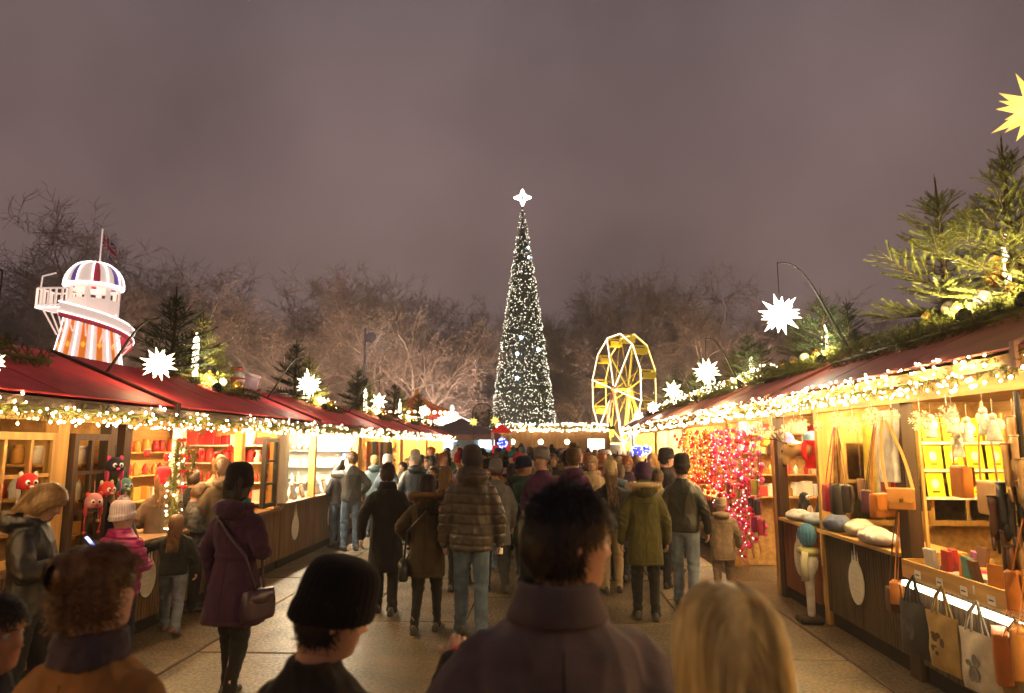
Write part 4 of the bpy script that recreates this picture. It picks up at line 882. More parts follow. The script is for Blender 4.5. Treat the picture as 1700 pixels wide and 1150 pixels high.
GT = {  # z, half width, half depth, y offset
    'jacket': [(.87, .172, .122, 0), (.885, .182, .13, 0), (.97, .186, .13, 0), (1.08, .172, .120, 0), (1.22, .186, .124, 0), (1.33, .190, .122, -.004), (1.40, .160, .106, -.008), (1.445, .125, .088, -.01), (1.475, .085, .083, -.01), (1.505, .078, .08, -.012)],
    'puffer': [(.80, .188, .140, 0), (.82, .205, .152, 0), (.95, .212, .158, 0), (1.08, .202, .15, 0), (1.22, .212, .152, 0), (1.33, .212, .148, -.004), (1.405, .175, .126, -.008), (1.45, .14, .105, -.012), (1.49, .105, .103, -.012), (1.53, .100, .10, -.012)],
    'parka': [(.62, .196, .148, 0), (.64, .206, .155, 0), (.80, .203, .150, 0), (.95, .198, .142, 0), (1.08, .184, .13, 0), (1.22, .194, .132, 0), (1.33, .196, .13, -.004), (1.40, .165, .112, -.008), (1.445, .13, .095, -.012), (1.48, .095, .09, -.012), (1.515, .088, .088, -.012)],
    'coat': [(.50, .196, .150, 0), (.52, .208, .158, 0), (.72, .200, .148, 0), (.92, .19, .136, 0), (1.08, .174, .122, 0), (1.22, .188, .126, 0), (1.33, .194, .124, -.004), (1.405, .165, .107, -.008), (1.445, .125, .088, -.012), (1.475, .088, .085, -.012), (1.51, .082, .083, -.012)],
    'trench': [(.60, .235, .18, 0), (.62, .243, .187, 0), (.75, .222, .165, 0), (.92, .194, .138, 0), (1.06, .158, .112, 0), (1.12, .158, .112, 0), (1.22, .18, .122, 0), (1.33, .184, .12, -.004), (1.40, .155, .104, -.008), (1.445, .125, .088, -.012), (1.475, .09, .085, -.012), (1.51, .084, .083, -.012)],
}
def garment(kind, arms, hood=None, vox=.015, slim=1.0, foldk=1.0):
    key = ('top', kind, arms, hood, vox, slim, foldk)
    if key in GEN: return GEN[key]
    mb = MB(); pf = kind == 'puffer'; ex = .018 if pf else (.006 if kind in ('parka', 'coat') else 0)
    mb.loft([sring(0, yo, z, hw * (slim if z < 1.42 else 1), hd * slim, 30, 2.5) for z, hw, hd, yo in GT[kind]])
    for k, a in ((0, arms[0]), (1, arms[1])):
        s0, e_, w_ = arm_pts(a, (-1, 1)[k]); s0 = Vector((s0.x * slim, s0.y, s0.z))
        mb.tube(bez(s0, e_, w_), [r + ex for r in (.072, .075, .073, .07, .066, .062, .056, .051, .049)], 14, True, True)
    if hood == 'down':
        mb.ell((0, -.115, 1.465), (.135, .085, .075), 16, 10); mb.ell((.10, -.03, 1.475), (.05, .09, .04), 12, 8); mb.ell((-.10, -.03, 1.475), (.05, .09, .04), 12, 8)
    if hood == 'big':
        mb.ell((0, -.115, 1.50), (.155, .10, .10), 18, 10); mb.ell((.115, -.01, 1.50), (.055, .105, .055), 12, 8); mb.ell((-.115, -.01, 1.50), (.055, .105, .055), 12, 8)
    if hood == 'up':
        mb.ell((0, -.035, 1.63), (.125, .125, .155), 20, 14); mb.ell((0, -.05, 1.5), (.13, .12, .1), 16, 10)
    zs = [(Vector(arm_pts(arms[0], -1)[1]), Vector(arm_pts(arms[0], -1)[2])), (Vector(arm_pts(arms[1], 1)[1]), Vector(arm_pts(arms[1], 1)[2]))]
    def disp(p, n):
        d = folds(p, .011 * foldk)
        for e_, w_ in zs:                                    # creases gather at the elbow and the cuff
            dd = (Vector(p) - e_).length
            if dd < .13: d += .007 * (1 - dd / .13) * math.sin(95 * (p[2] + p[0] * .6 + p[1] * .4))
        if pf and (hood != 'up' or p[2] < 1.5):
            ph = ((p[2] + .008 * math.sin(p[0] * 9)) % .095) / .095; q = abs(ph - .5) * 2
            d += -.022 * max(0, (q - .70) / .30) ** 1.3 + .006 * math.sin(p[0] * 55 + math.floor(p[2] / .095) * 2) * (1 - q)
        if kind == 'trench' and 1.075 < p[2] < 1.115 and abs(p[0]) < .2: d += .008
        if p[2] < GT[kind][1][0] + .012 and p[2] > GT[kind][0][0]: d += .003
        return d
    GEN[key] = me = remeshed(mb, vox, 3 if vox > .0105 else 9, disp); return me
def trousers(legs, fit=1.0, vox=.014, wide=0.):
    key = ('leg', legs, fit, vox)
    if key in GEN: return GEN[key]
    mb = MB(); mb.loft([sring(0, 0, z, hw, hd, 24, 2.4) for z, hw, hd in ((.80, .10, .07), (.86, .165, .112), (.95, .168, .115), (1.05, .15, .10), (1.08, .148, .10))])
    for k in (0, 1):
        h, kn, an = leg_pts(legs, k); an = an + Vector((0, 0, -.03))
        rr = [.096, .092, .086, .074, .068, .066 * (.5 + .5 * fit), .062 * fit, .058 * fit, .058 * fit]
        mb.tube(bez(h, kn, an), [r + (0 if i < 3 else .004) for i, r in enumerate(rr)], 14, True, True)
    GEN[key] = me = remeshed(mb, vox, 2, lambda p, n: folds(p, .009, 1.6) + (.004 * math.sin(p[2] * 70 + p[0] * 20) if p[2] < .22 or .42 < p[2] < .56 else 0)); return me
def shoe_mesh():
    if 'shoe' in GEN: return GEN['shoe']
    mb = MB(); rings = []
    for y, hw, h, b in ((-.085, .02, .05, .0), (-.075, .034, .085, 0), (-.03, .038, .10, 0), (.02, .036, .09, 0), (.07, .043, .066, 0), (.12, .048, .055, 0), (.16, .042, .045, .004), (.185, .02, .032, .008)):
        rings.append([Vector((hw * x, y, b + h * z)) for x, z in ((-.7, 0), (.7, 0), (1, .12), (1, .35), (.85, .7), (.5, .95), (0, 1), (-.5, .95), (-.85, .7), (-1, .35), (-1, .12))])
    mb.loft(rings); GEN['shoe'] = me = mb.mesh('shoe', None, True)
    return me
HC = Vector((0, -.003, 1.643)); HR = (.083, .110, .114)
def scalp_pts(n, rnd, low=1.57):
    out = []
    while len(out) < n:
        z = rnd.uniform(-.75, 1); a = rnd.uniform(0, 2 * math.pi); q = math.sqrt(1 - z * z)
        u = Vector((q * math.cos(a), q * math.sin(a), z)); p = HC + Vector((u.x * HR[0], u.y * HR[1], u.z * HR[2]))
        if p.y > .045 and p.z < 1.695: continue
        if p.y > .0 and p.z < 1.655: continue
        if p.z < low: continue
        out.append((p, u))
    return out
def ribbon(mb, pts, nrm, w0):
    vs = []; fs = []; m = len(pts)
    for i, p in enumerate(pts):
        t = pts[min(i + 1, m - 1)] - pts[max(i - 1, 0)]; s_ = t.cross(nrm[i])
        s_ = s_.normalized() if s_.length > 1e-8 else Vector((1, 0, 0))
        wd = w0 * (1 if i < m * .6 else 1 - .75 * (i - m * .6) / (m * .4)); vs += [p - s_ * wd, p + s_ * wd]
    for i in range(m - 1): fs.append((2 * i, 2 * i + 1, 2 * i + 3, 2 * i + 2))
    mb.add(vs, fs)
def hair_mesh(style, n, wd, H, Hk, seed=1, length=None):
    """style: short, long, bob, bun, curly, pony"""
    key = ('hair', style, n, wd, Hk, seed, length)
    if key in GEN: return GEN[key]
    rnd = random.Random(seed); mb = MB()
    L0 = length or {'short': .042, 'long': .40, 'bob': .22, 'bun': .2, 'curly': .30, 'pony': .2}[style]
    # under-cap so that no scalp shows through
    nu, nv = 32, 18; vs = []; idx = {}
    for j in range(nv + 1):
        for i in range(nu):
            ph = math.pi / 2 - math.pi * .74 * j / nv; a = 2 * math.pi * i / nu
            u = Vector((math.cos(ph) * math.cos(a), math.cos(ph) * math.sin(a), math.sin(ph)))
            k = 1.06 + .025 * mnoise.noise(u * 4 + Vector((seed, 0, 0)))
            vs.append(HC + Vector((u.x * HR[0] * k, u.y * HR[1] * k, u.z * HR[2] * k)))
    fs = []
    for j in range(nv):
        for i in range(nu):
            q = (j * nu + i, j * nu + (i + 1) % nu, (j + 1) * nu + (i + 1) % nu, (j + 1) * nu + i); c = sum((vs[t] for t in q), Vector()) / 4
            if (c.y > .052 and c.z < 1.70) or (c.y > .005 and c.z < 1.65) or c.z < 1.565: continue
            fs.append(q[::-1])
    mb.add(vs, fs)
    bunc = Vector((0, -.105, 1.70))
    for p, u in scalp_pts(n, rnd, 1.555 if style in ('short',) else 1.585):
        L = L0 * rnd.uniform(.75, 1.1); steps = 5 if style == 'short' else 12; st = L / steps
        if style in ('long', 'bob', 'curly') and p.y > .0 and p.z < 1.69: continue
        layer = 1.04 + (.035 if style == 'short' else .10) * rnd.random() ** 1.5; pts = [p.copy()]; nr = [u.copy()]; q = p.copy()
        ph = rnd.uniform(0, 6.3); side = 1 if p.x > 0 else -1
        if style == 'short': dirv = Vector((u.x * .5 + rnd.uniform(-.35, .35), .25 * (1 if u.y > -.1 else -.6) + rnd.uniform(-.3, .3), -.55 if u.z < .5 else -.1))
        for i in range(steps):
            if style == 'short':
                un = Vector(((q.x - HC.x) / HR[0] ** 2, (q.y - HC.y) / HR[1] ** 2, (q.z - HC.z) / HR[2] ** 2)).normalized(); d = dirv - un * dirv.dot(un) + un * rnd.uniform(-.02, .16)
            elif style in ('bun', 'pony'):
                d = (bunc if style == 'bun' else Vector((0, -.12, 1.62))) - q
                if d.length < .03: break
                d.normalize(); d += Vector((rnd.uniform(-.25, .25), 0, rnd.uniform(-.25, .25)))
            else:
                fall = 1 - min(1, max(0, (q.z - 1.60) / .14))
                d = Vector((side * (1 - fall) * .9 * max(0, 1 - abs(q.x) / .078), -.35 * (1 - fall) + (-.55 if q.y > -.01 and q.z < 1.70 else 0), -.35 - fall))
                if q.z < 1.60: d += Vector((-(q.x - side * .07) * 9 if abs(q.x) > .07 else 0, -.12 if q.y < 0 else .1, 0))
                if style == 'curly': d += Vector((math.sin(i * 1.7 + ph), math.cos(i * 1.4 + ph), .2 * math.sin(i + ph))) * .75
                else: d += Vector((math.sin(i * .8 + ph), math.cos(i * .7 + ph), 0)) * .10
            q = q + d.normalized() * st
            v = Vector(((q.x - HC.x) / HR[0], (q.y - HC.y) / HR[1], (q.z - HC.z) / HR[2])); l = v.length
            if q.z > 1.53 and l < layer: v = v * (layer / max(l, 1e-6)); q = HC + Vector((v.x * HR[0], v.y * HR[1], v.z * HR[2]))
            if q.z <= 1.53 and abs(q.x) < .12:      # rests on neck and collar
                rr = .085 + max(0, 1.50 - q.z) * .55
                if q.y > -rr and q.y < .03: q.y = -rr - .01 * rnd.random()
            pts.append(q.copy()); w_ = v.normalized() if v.length else u
            nr.append((w_ + Vector((rnd.uniform(-.5, .5), rnd.uniform(-.5, .5), 0))).normalized())
        if len(pts) > 2: ribbon(mb, pts, nr, wd * rnd.uniform(.6, 1.3))
    if style == 'bun':
        for p, u in scalp_pts(n // 5, rnd, 1.57):                # loose curls
            q = p + u * .008; pts = [q.copy()]; ph = rnd.uniform(0, 6.3); L = rnd.uniform(.05, .12)
            for i in range(7): q = q + (u * (.7 - .1 * i) + Vector((math.sin(i * 1.5 + ph), math.cos(i * 1.5 + ph), -.35)) * .8).normalized() * L / 7; pts.append(q.copy())
            ribbon(mb, pts, [u] * len(pts), wd * .8)
        mb.ell(bunc, (.045, .036, .04), 14, 10)
        for i in range(max(60, n // 8)):
            ax = Vector((rnd.gauss(0, .5), 1, rnd.gauss(0, .5))).normalized(); b1 = ax.orthogonal().normalized(); b2 = ax.cross(b1); rr = rnd.uniform(.035, .058); a0 = rnd.uniform(0, 6.3)
            pts = [bunc + (b1 * math.cos(a0 + t * .45) + b2 * math.sin(a0 + t * .45)) * rr * (1 + .02 * t) for t in range(9)]
            ribbon(mb, pts, [(p - bunc).normalized() for p in pts], wd * 1.3)
    if style == 'pony':
        for i in range(n // 4):
            q = Vector((rnd.gauss(0, .012), -.125, 1.62 + rnd.gauss(0, .012))); pts = [q.copy()]; ph = rnd.uniform(0, 6)
            for t in range(10): q = q + Vector((.004 * math.sin(t + ph), -.006 + .003 * math.cos(t + ph), -.026)); pts.append(q.copy())
            ribbon(mb, pts, [Vector((rnd.uniform(-.6, .6), -1, 0)).normalized()] * len(pts), wd)
    mb.V = [tuple(H @ Vector(v)) for v in mb.V]
    GEN[key] = me = mb.mesh('hair', None, True); return me
def beanie_mesh(H, Hk, slouch=.0, ribs=30, brim=True):
    key = ('beanie', Hk, slouch, ribs, brim)
    if key in GEN: return GEN[key]
    mb = MB(); rings = []; n = ribs * 3
    for z, k in ((1.628, 1.06), (1.624, 1.14), (1.632, 1.17), (1.664, 1.17), (1.675, 1.155), (1.679, 1.10), (1.70, 1.115), (1.73, 1.12), (1.752, 1.10), (1.768, 1.06), (1.782, .98), (1.792, .84), (1.800, .62), (1.803, .35), (1.8035, .08)):
        if not brim and z > 1.632 and z < 1.68: k = 1.09
        zz = min(1.0, max(0, (z - 1.66) / .15)); e_ = math.sqrt(max(.0, 1 - (zz * .82) ** 2))
        zt = z + slouch * zz; ring = []
        for i in range(n):
            a = 2 * math.pi * i / n; rb = 1 + (.022 * math.cos(a * ribs) if k > .3 else 0) + .012 * mnoise.noise(Vector((math.cos(a) * 2, math.sin(a) * 2, z * 18)))
            kk = k * rb * (1.0 if z < 1.68 else (.55 + .45 * e_) / 1.0)
            ring.append(H @ Vector((HR[0] * kk * math.cos(a) * 1.02, -.006 + HR[1] * kk * math.sin(a) - slouch * .5 * zz + .004 * (1.66 - z if z < 1.66 else 0), zt - .022 * math.sin(a) * -1 * (1 - zz))))
        rings.append(ring)
    mb.loft(rings); GEN[key] = me = mb.mesh('beanie', None, True); return me
def fuzz_mesh(c, r, n=500, wd=.004, ln=.5, H=None, key=None):
    if key and key in GEN: return GEN[key]
    rnd = random.Random(5); mb = MB(); c = Vector(c); mb.ell(c, r * .6, 10, 8)
    for i in range(n):
        u = Vector((rnd.gauss(0, 1), rnd.gauss(0, 1), rnd.gauss(0, 1))).normalized(); s_ = u.orthogonal().normalized() * wd; t = u + Vector((rnd.uniform(-.3, .3), rnd.uniform(-.3, .3), -.15))
        mb.add([c + u * r * ln - s_, c + u * r * ln + s_, c + t * r], [(0, 1, 2)])
    if H: mb.V = [tuple(H @ Vector(v)) for v in mb.V]
    me = mb.mesh('pompom', None, True)
    if key: GEN[key] = me
    return me
def fur_trim_mesh(style='down', n=1500):
    key = ('fur', style)
    if key in GEN: return GEN[key]
    rnd = random.Random(9); mb = MB(); path = []
    for i in range(41):
        t = i / 40
        if style == 'down': a = R(-35 + 250 * t); path.append(Vector((.165 * math.cos(-a), -.075 + .135 * math.sin(-a), 1.505 + .035 * math.sin(math.pi * t))))
        else: a = R(-50 + 280 * t); path.append(Vector((.118 * math.cos(a), .062 - .02 * math.sin(a), 1.615 + .155 * math.sin(a))))
    mb.tube(path, [.018 + .012 * math.sin(math.pi * i / 40) for i in range(41)], 8)
    for i in range(n):
        j = rnd.randrange(40); c = path[j].lerp(path[j + 1], rnd.random()); t = (path[j + 1] - path[j]).normalized()
        u = Vector((rnd.gauss(0, 1), rnd.gauss(0, 1), rnd.gauss(0, 1))); u = (u - t * u.dot(t) * .6).normalized(); s_ = u.cross(t).normalized() * .0032
        b = c + u * .02; e_ = c + u * rnd.uniform(.045, .075) + Vector((0, 0, -.012))
        mb.add([b - s_, b + s_, e_], [(0, 1, 2)])
    GEN[key] = me = mb.mesh('fur_trim', None, True); return me
def eye_mesh(Hk, H, k):
    key = ('eye', Hk, k)
    if key in GEN: return GEN[key]
    mb = MB(); x = (-.032, .032)[k]; mb.ell((x, .0755, 1.642), .0115, 12, 8); mb.cur = 1; mb.ell((x, .0795, 1.642), (.0062, .0085, .0062), 10, 8)
    mb.V = [tuple(H @ Vector(v)) for v in mb.V]; GEN[key] = me = mb.mesh('eye', [mat('eye_white', (.6, .57, .54), .3, var=0), mat('iris', (.035, .02, .012), .2, var=0)], True); return me
def brow_mesh(Hk, H, k):
    key = ('brow', Hk, k)
    if key in GEN: return GEN[key]
    sg = (-1, 1)[k]; mb = MB(); mb.tube([H @ Vector((sg * x, y, z)) for x, y, z in ((.013, .1035, 1.659), (.026, .1025, 1.6645), (.038, .097, 1.665), (.050, .086, 1.659))], [.002, .0036, .0032, .0014], 6)
    GEN[key] = me = mb.mesh('eyebrow', None, True); return me
def lip_mesh(Hk, H):
    key = ('lip', Hk)
    if key in GEN: return GEN[key]
    mb = MB(); mb.ell((0, .0965, 1.5818), (.021, .0065, .0042), 12, 6); mb.ell((0, .0965, 1.5712), (.019, .0075, .0052), 12, 6)
    mb.V = [tuple(H @ Vector(v)) for v in mb.V]; GEN[key] = me = mb.mesh('lips', None, True); return me
SKIN = mat('skin', (.50, .29, .20), .55, var=.10, vs=30, bump=.05, bs=220, spec=.35)
SKIN_D = mat('skin_tan', (.36, .19, .12), .55, var=.10, vs=30, bump=.05, bs=220, spec=.35)
LIPM = mat('lips', (.42, .16, .13), .45, var=.1)
def hairmat(col): return mat('hair_%.3f_%.3f_%.3f' % tuple(col), col, .48, var=.35, vs=45, spec=.45, stretch=(1, 1, .12))
JEANS = mat('denim', (.075, .105, .155), .9, var=.35, vs=7, bump=.3, bs=240, spec=.15)
JEANS_P = mat('denim_faded', (.15, .18, .23), .9, var=.35, vs=6, bump=.3, bs=240, spec=.15)
def cmat(c, mk): return leather(c) if mk == 'leather' else (mat('shell_%.3f_%.3f_%.3f' % tuple(c), c, .5, var=.15, vs=8, bump=.12, bs=90, spec=.4) if mk == 'shell' else fabric(c))

def person(label, x, y, rz, h=1.72, top=('jacket', (.03, .03, .035), 'cloth'), legs='stand', leg_col=(.02, .02, .025), fit=1.0, arms=('down', 'down'), head=(0, 0, 0), hair=('short', (.03, .02, .012)), hood=None, hat=None,
           fur=None, fur_style='down', face=None, skin=None, group=None, vox=.015, hn=260, hw=.006, shoe=(.02, .016, .014), foldk=1.0, slim=1.0, scarf=None, curl=.5, extra=None, z=0.0, seed=1, glove=None, hair_len=None, pom=None, cat='person', child=False, beard=None, collar=False):
    arms = tuple(a if isinstance(a, str) else tuple(tuple(q) for q in a) for a in arms)
    root = thing('person', label, cat, (x, y, z), R(rz), group, h / 1.75)
    if child: root.scale = (h / 1.75 * 1.16, h / 1.75 * 1.16, h / 1.75)
    H = head_matrix(*head); Hk = tuple(head); skin = skin or SKIN
    obj('body', body_mesh(arms, legs, *head, curl), skin, root)
    obj({'jacket': 'jacket', 'puffer': 'puffer_jacket', 'parka': 'parka', 'coat': 'coat', 'trench': 'coat'}[top[0]], garment(top[0], arms, hood, vox, slim, foldk), top[1] if not isinstance(top[1], tuple) else cmat(top[1], top[2] if len(top) > 2 else 'cloth'), root)
    obj('trousers', trousers(legs, fit), leg_col if not isinstance(leg_col, tuple) else fabric(leg_col), root)
    for k in (0, 1):
        a = leg_pts(legs, k)[2]; obj('shoe', shoe_mesh(), leather(shoe), root, (a.x, a.y - .01, a.z - .085 + .004), (R(-25) if a.z > .11 else 0, 0, R((8, -8)[k])))
    if hair: obj('hair', hair_mesh(hair[0], hn, hw, H, Hk, seed, hair_len), hairmat(hair[1]), root)
    if hat:
        b = obj('beanie', beanie_mesh(H, Hk, hat[1] if len(hat) > 1 else 0.), fabric(hat[0]), root)
        if pom: obj('pompom', fuzz_mesh((0, -.01, 1.835), .055, 500, .004, .5, H, ('pom', Hk)), fabric(pom), b)
    if fur: obj('fur_trim', fur_trim_mesh(fur_style), fabric(fur), root)
    if scarf:
        mb = MB()
        for i, zz in enumerate((1.465, 1.50, 1.525)):
            mb.torus((0, -.012, zz - .008), .093 - .006 * i, .019, 'z', 30, 8, 0, 2 * math.pi, 1.0, 1.0)
        obj('scarf', GEN.setdefault('scarf', remeshed(mb, .011, 1, lambda p, n: folds(p, .010, 2.6))), fabric(scarf), root)
    if vox <= .0145 and top[0] != 'puffer':
        from mathutils.bvhtree import BVHTree
        gm = garment(top[0], arms, hood, vox, slim, foldk); bv = BVHTree.FromPolygons([v_.co for v_ in gm.vertices], [tuple(q_.vertices) for q_ in gm.polygons])
        sm = cmat(tuple(c_ * .35 for c_ in top[1]), 'cloth') if isinstance(top[1], tuple) else fabric(BLACK_SEAM)
        def seam(nm, starts, dirs):
            pts = []
            for s_, d_ in zip(starts, dirs):
                hit = bv.ray_cast(Vector(s_), Vector(d_), 1.2)[0]
                if hit is not None: pts.append(hit - Vector(d_) * .0005)
            if len(pts) > 3: mb = MB(); mb.tube(pts, .0028, 5); obj(nm, mb.mesh(nm), sm, root)
        z0 = GT[top[0]][1][0]
        zs_ = [z0 + .01 + (1.40 - z0) * k / 24 for k in range(25)]; seam('back_seam', [(.002, -.8, z) for z in zs_], [(0, 1, 0)] * 25)
        xs_ = [-.15 + .30 * k / 16 for k in range(17)]; seam('yoke_seam', [(x_, -.8, 1.315 + .012 * math.cos(x_ * 9)) for x_ in xs_], [(0, 1, 0)] * 17)
        an = [math.pi * (1 + k / 24) for k in range(25)]; seam('hem_seam', [(.8 * math.cos(a_), .8 * math.sin(a_), z0 + .03) for a_ in an], [(-math.cos(a_), -math.sin(a_), 0) for a_ in an])
    if collar:
        rings = []; n = 40
        for z, rx, ry in ((1.530, .078, .078), (1.540, .084, .085), (1.532, .094, .097), (1.490, .108, .112), (1.458, .122, .124), (1.452, .118, .118), (1.485, .102, .104), (1.525, .080, .080)):
            ring = []
            for i in range(n):
                a = math.pi / 2 + .32 + (2 * math.pi - .64) * i / (n - 1); wv = 1 + .03 * mnoise.noise(Vector((math.cos(a) * 2, math.sin(a) * 2, z * 12)))
                ring.append(Vector((rx * wv * math.cos(a), -.012 + ry * wv * math.sin(a), z - .012 * max(0, math.sin(a)))))
            rings.append(ring)
        mb = MB(); V_ = [q_ for r_ in rings for q_ in r_]; m_ = len(rings)
        mb.add(V_, [(j * n + i, j * n + i + 1, ((j + 1) % m_) * n + i + 1, ((j + 1) % m_) * n + i) for j in range(m_) for i in range(n - 1)]); obj('collar', mb.mesh('collar'), cmat(tuple(c_ * .8 for c_ in top[1]), 'cloth'), root)
    if face:
        for k in (0, 1):
            obj('eye', eye_mesh(Hk, H, k), None, root); obj('eyebrow', brow_mesh(Hk, H, k), hairmat(face), root)
        obj('lips', lip_mesh(Hk, H), LIPM, root)
    if beard:
        mb = MB(); rb = random.Random(3)
        for i in range(900):
            a = rb.uniform(-1.25, 1.25); zz = rb.uniform(1.53, 1.60); c_ = Vector((.066 * math.sin(a), .012 + .088 * math.cos(a) * (1 if zz > 1.54 else .93), zz))
            if zz > 1.563 and abs(a) < .33: continue
            sd = Vector((math.cos(a), -math.sin(a), 0)) * .003; mb.add([H @ (c_ - sd), H @ (c_ + sd), H @ (c_ + Vector((math.sin(a) * .012, math.cos(a) * .014, -.022)))], [(0, 1, 2)])
        obj('beard', mb.mesh('beard'), hairmat(beard), root)
    if extra: extra(root, H, arms)
    return root
# ================================================================== GOODS AND FITTINGS
def paint(key, c, r=.5): return mat(key, c, r, var=.12, vs=12)
BOXM = MB().bbox(0, 0, .5, 1, 1, 1, .04).mesh('gift_box', None, False)
_j = MB(); _j.loft([[(r_ * math.cos(k * .5236), r_ * math.sin(k * .5236), z) for k in range(12)] for z, r_ in ((0, .42), (.06, .48), (.70, .48), (.80, .36), (.84, .38), (1., .38))]); JARM = _j.mesh('jar', None, True)
_c = MB(); _c.loft([[(r_ * math.cos(k * .5236), r_ * math.sin(k * .5236), z) for k in range(12)] for z, r_ in ((0, .30), (.03, .34), (.2, .30), (.45, .42), (.7, .30), (.85, .16), (1., .02))]); FIGM = _c.mesh('ornament', None, True)
_h = MB()
for sg in (-1, 1): _h.ell((sg * .2, 0, .25), (.28, .12, .26), 12, 8, None); _h.ell((sg * .13, 0, .05), (.2, .10, .28), 10, 8, Euler((0, R(-28 * sg), 0)).to_matrix().to_4x4())
HEARTM = _h.mesh('heart', None, True)
def shelf_row(x, y0, y1, z, n, cols, what, label, group, size=(.12, .16), seed=1, jit=.03):
    rnd = random.Random(seed); me, nm, cat = {'box': (BOXM, 'gift_box', 'box'), 'jar': (JARM, 'glass_jar', 'jar'), 'fig': (FIGM, 'table_ornament', 'ornament'), 'heart': (HEARTM, 'hanging_heart', 'ornament'), 'ball': (BAUB, 'bauble', 'bauble')}[what]
    for i in range(n):
        c = rnd.choice(cols); m = c if not isinstance(c, tuple) else mat('good_%.2f_%.2f_%.2f' % c, c, .45, var=.1); s_ = rnd.uniform(*size)
        sc3 = (s_ * rnd.uniform(.7, 1.), s_ * rnd.uniform(.7, 1.1), s_ * rnd.uniform(.9, 1.5)) if what == 'box' else (s_ * .8, s_ * .8, s_ * 1.2) if what in ('jar', 'fig') else (s_,) * 3
        zz = z + (s_ * .5 if what == 'ball' else 0) + .002
        tag(obj(nm, me, m, None, (x + rnd.uniform(-jit, jit), y0 + (y1 - y0) * (i + .5) / n, zz), (0, 0, rnd.uniform(-.4, .4) + (math.pi / 2 if what == 'heart' else 0)), sc3), label, cat, group)
REDS = [(.55, .02, .03), (.6, .05, .04), (.7, .64, .55), (.35, .02, .03), (.5, .25, .05)]; WHITES = [(.75, .72, .66), (.7, .66, .55), (.6, .62, .66), (.72, .55, .35)]; GOLDS = [(.6, .35, .06), (.7, .5, .15), (.45, .2, .05), (.6, .05, .03), (.7, .65, .5)]
bL = GEO[-1]['b'] + .47; bR = GEO[1]['b'] - .47
for k, z in enumerate((1.15, 1.5, 1.82)): shelf_row(bL, 6.9, 10.5, z, 17, REDS, ('box', 'fig', 'jar')[k], ('red and cream gift box on the lower shelf of the red gift stall', 'red and cream ornament on the middle shelf of the red gift stall', 'red and cream jar on the top shelf of the red gift stall')[k], 'goods on the red gift stall shelves %d' % k, seed=k)
shelf_row(-4.35, 6.8, 10.4, .95, 14, REDS, 'fig', 'small red or cream ornament on the counter of the red gift stall', 'counter ornaments of the red gift stall', (.09, .15), 8, .12)
for k, z in enumerate((1.25, 1.65)): shelf_row(bL, 2.9, 6.2, z, 12, REDS + GOLDS, ('box', 'jar')[k], ('gift box on the lower shelf behind the small panes', 'jar on the upper shelf behind the small panes')[k], 'goods behind the small panes %d' % k, seed=11 + k)
for k, z in enumerate((1.2, 1.6)): shelf_row(bL, 11.2, 15.2, z, 16, WHITES, ('fig', 'ball')[k], ('pale ornament on the lower shelf of the white stall', 'pale bauble on the upper shelf of the white stall')[k], 'goods on the white stall shelves %d' % k, seed=21 + k)
shelf_row(-4.40, 11.2, 15.1, 1.0, 16, WHITES, 'fig', 'glass ornament on the counter of the white ornament stall', 'counter ornaments of the white stall', (.10, .2), 31, .13)
for k, z in enumerate((1.3, 1.7)): shelf_row(bL, 20.3, 24.2, z, 16, GOLDS, ('fig', 'ball')[k], ('golden figure on the lower shelf of the trinket stall', 'golden bauble on the upper shelf of the trinket stall')[k], 'goods of the golden trinket stall %d' % k, seed=41 + k)
shelf_row(bL, 24.8, 28.3, 1.4, 14, GOLDS, 'box', 'coloured box on the shelf of the stall beside the grey tent', 'goods of the stall beside the grey tent', seed=51)
for k, z in enumerate((1.3, 1.7)): shelf_row(bR, 8.3, 11.4, z, 13, REDS + WHITES, ('box', 'fig')[k], ('bright gift box on the lower shelf of the penguin stall', 'bright ornament on the upper shelf of the penguin stall')[k], 'goods of the penguin stall %d' % k, seed=61 + k)
for k, z in enumerate((1.3, 1.7)): shelf_row(bR, 11.9, 15, z, 13, GOLDS + REDS, ('jar', 'ball')[k], ('warm coloured jar on the lower shelf of the orange light stall', 'warm coloured bauble on the upper shelf of the orange light stall')[k], 'goods of the orange light stall %d' % k, seed=71 + k)
shelf_row(bR, 15.4, 18.6, 1.4, 12, WHITES, 'box', 'pale box on the shelf of the small pale-lit stall', 'goods of the pale-lit stall', seed=81); shelf_row(bR, 19.1, 22.4, 1.4, 12, GOLDS, 'fig', 'golden ornament on the shelf of the stall before the ferris wheel', 'goods of the stall before the wheel', seed=91)
for i in range(9):
    y = 6.95 + i * .40; tag(obj('hanging_heart', HEARTM, paint('heart_red', (.6, .02, .03)), None, (-4.30, y, 1.86 - .05 * (i % 3)), (0, 0, math.pi / 2), .13), 'red felt heart hanging in the opening of the red gift stall', 'ornament', 'red hearts in the gift stall')
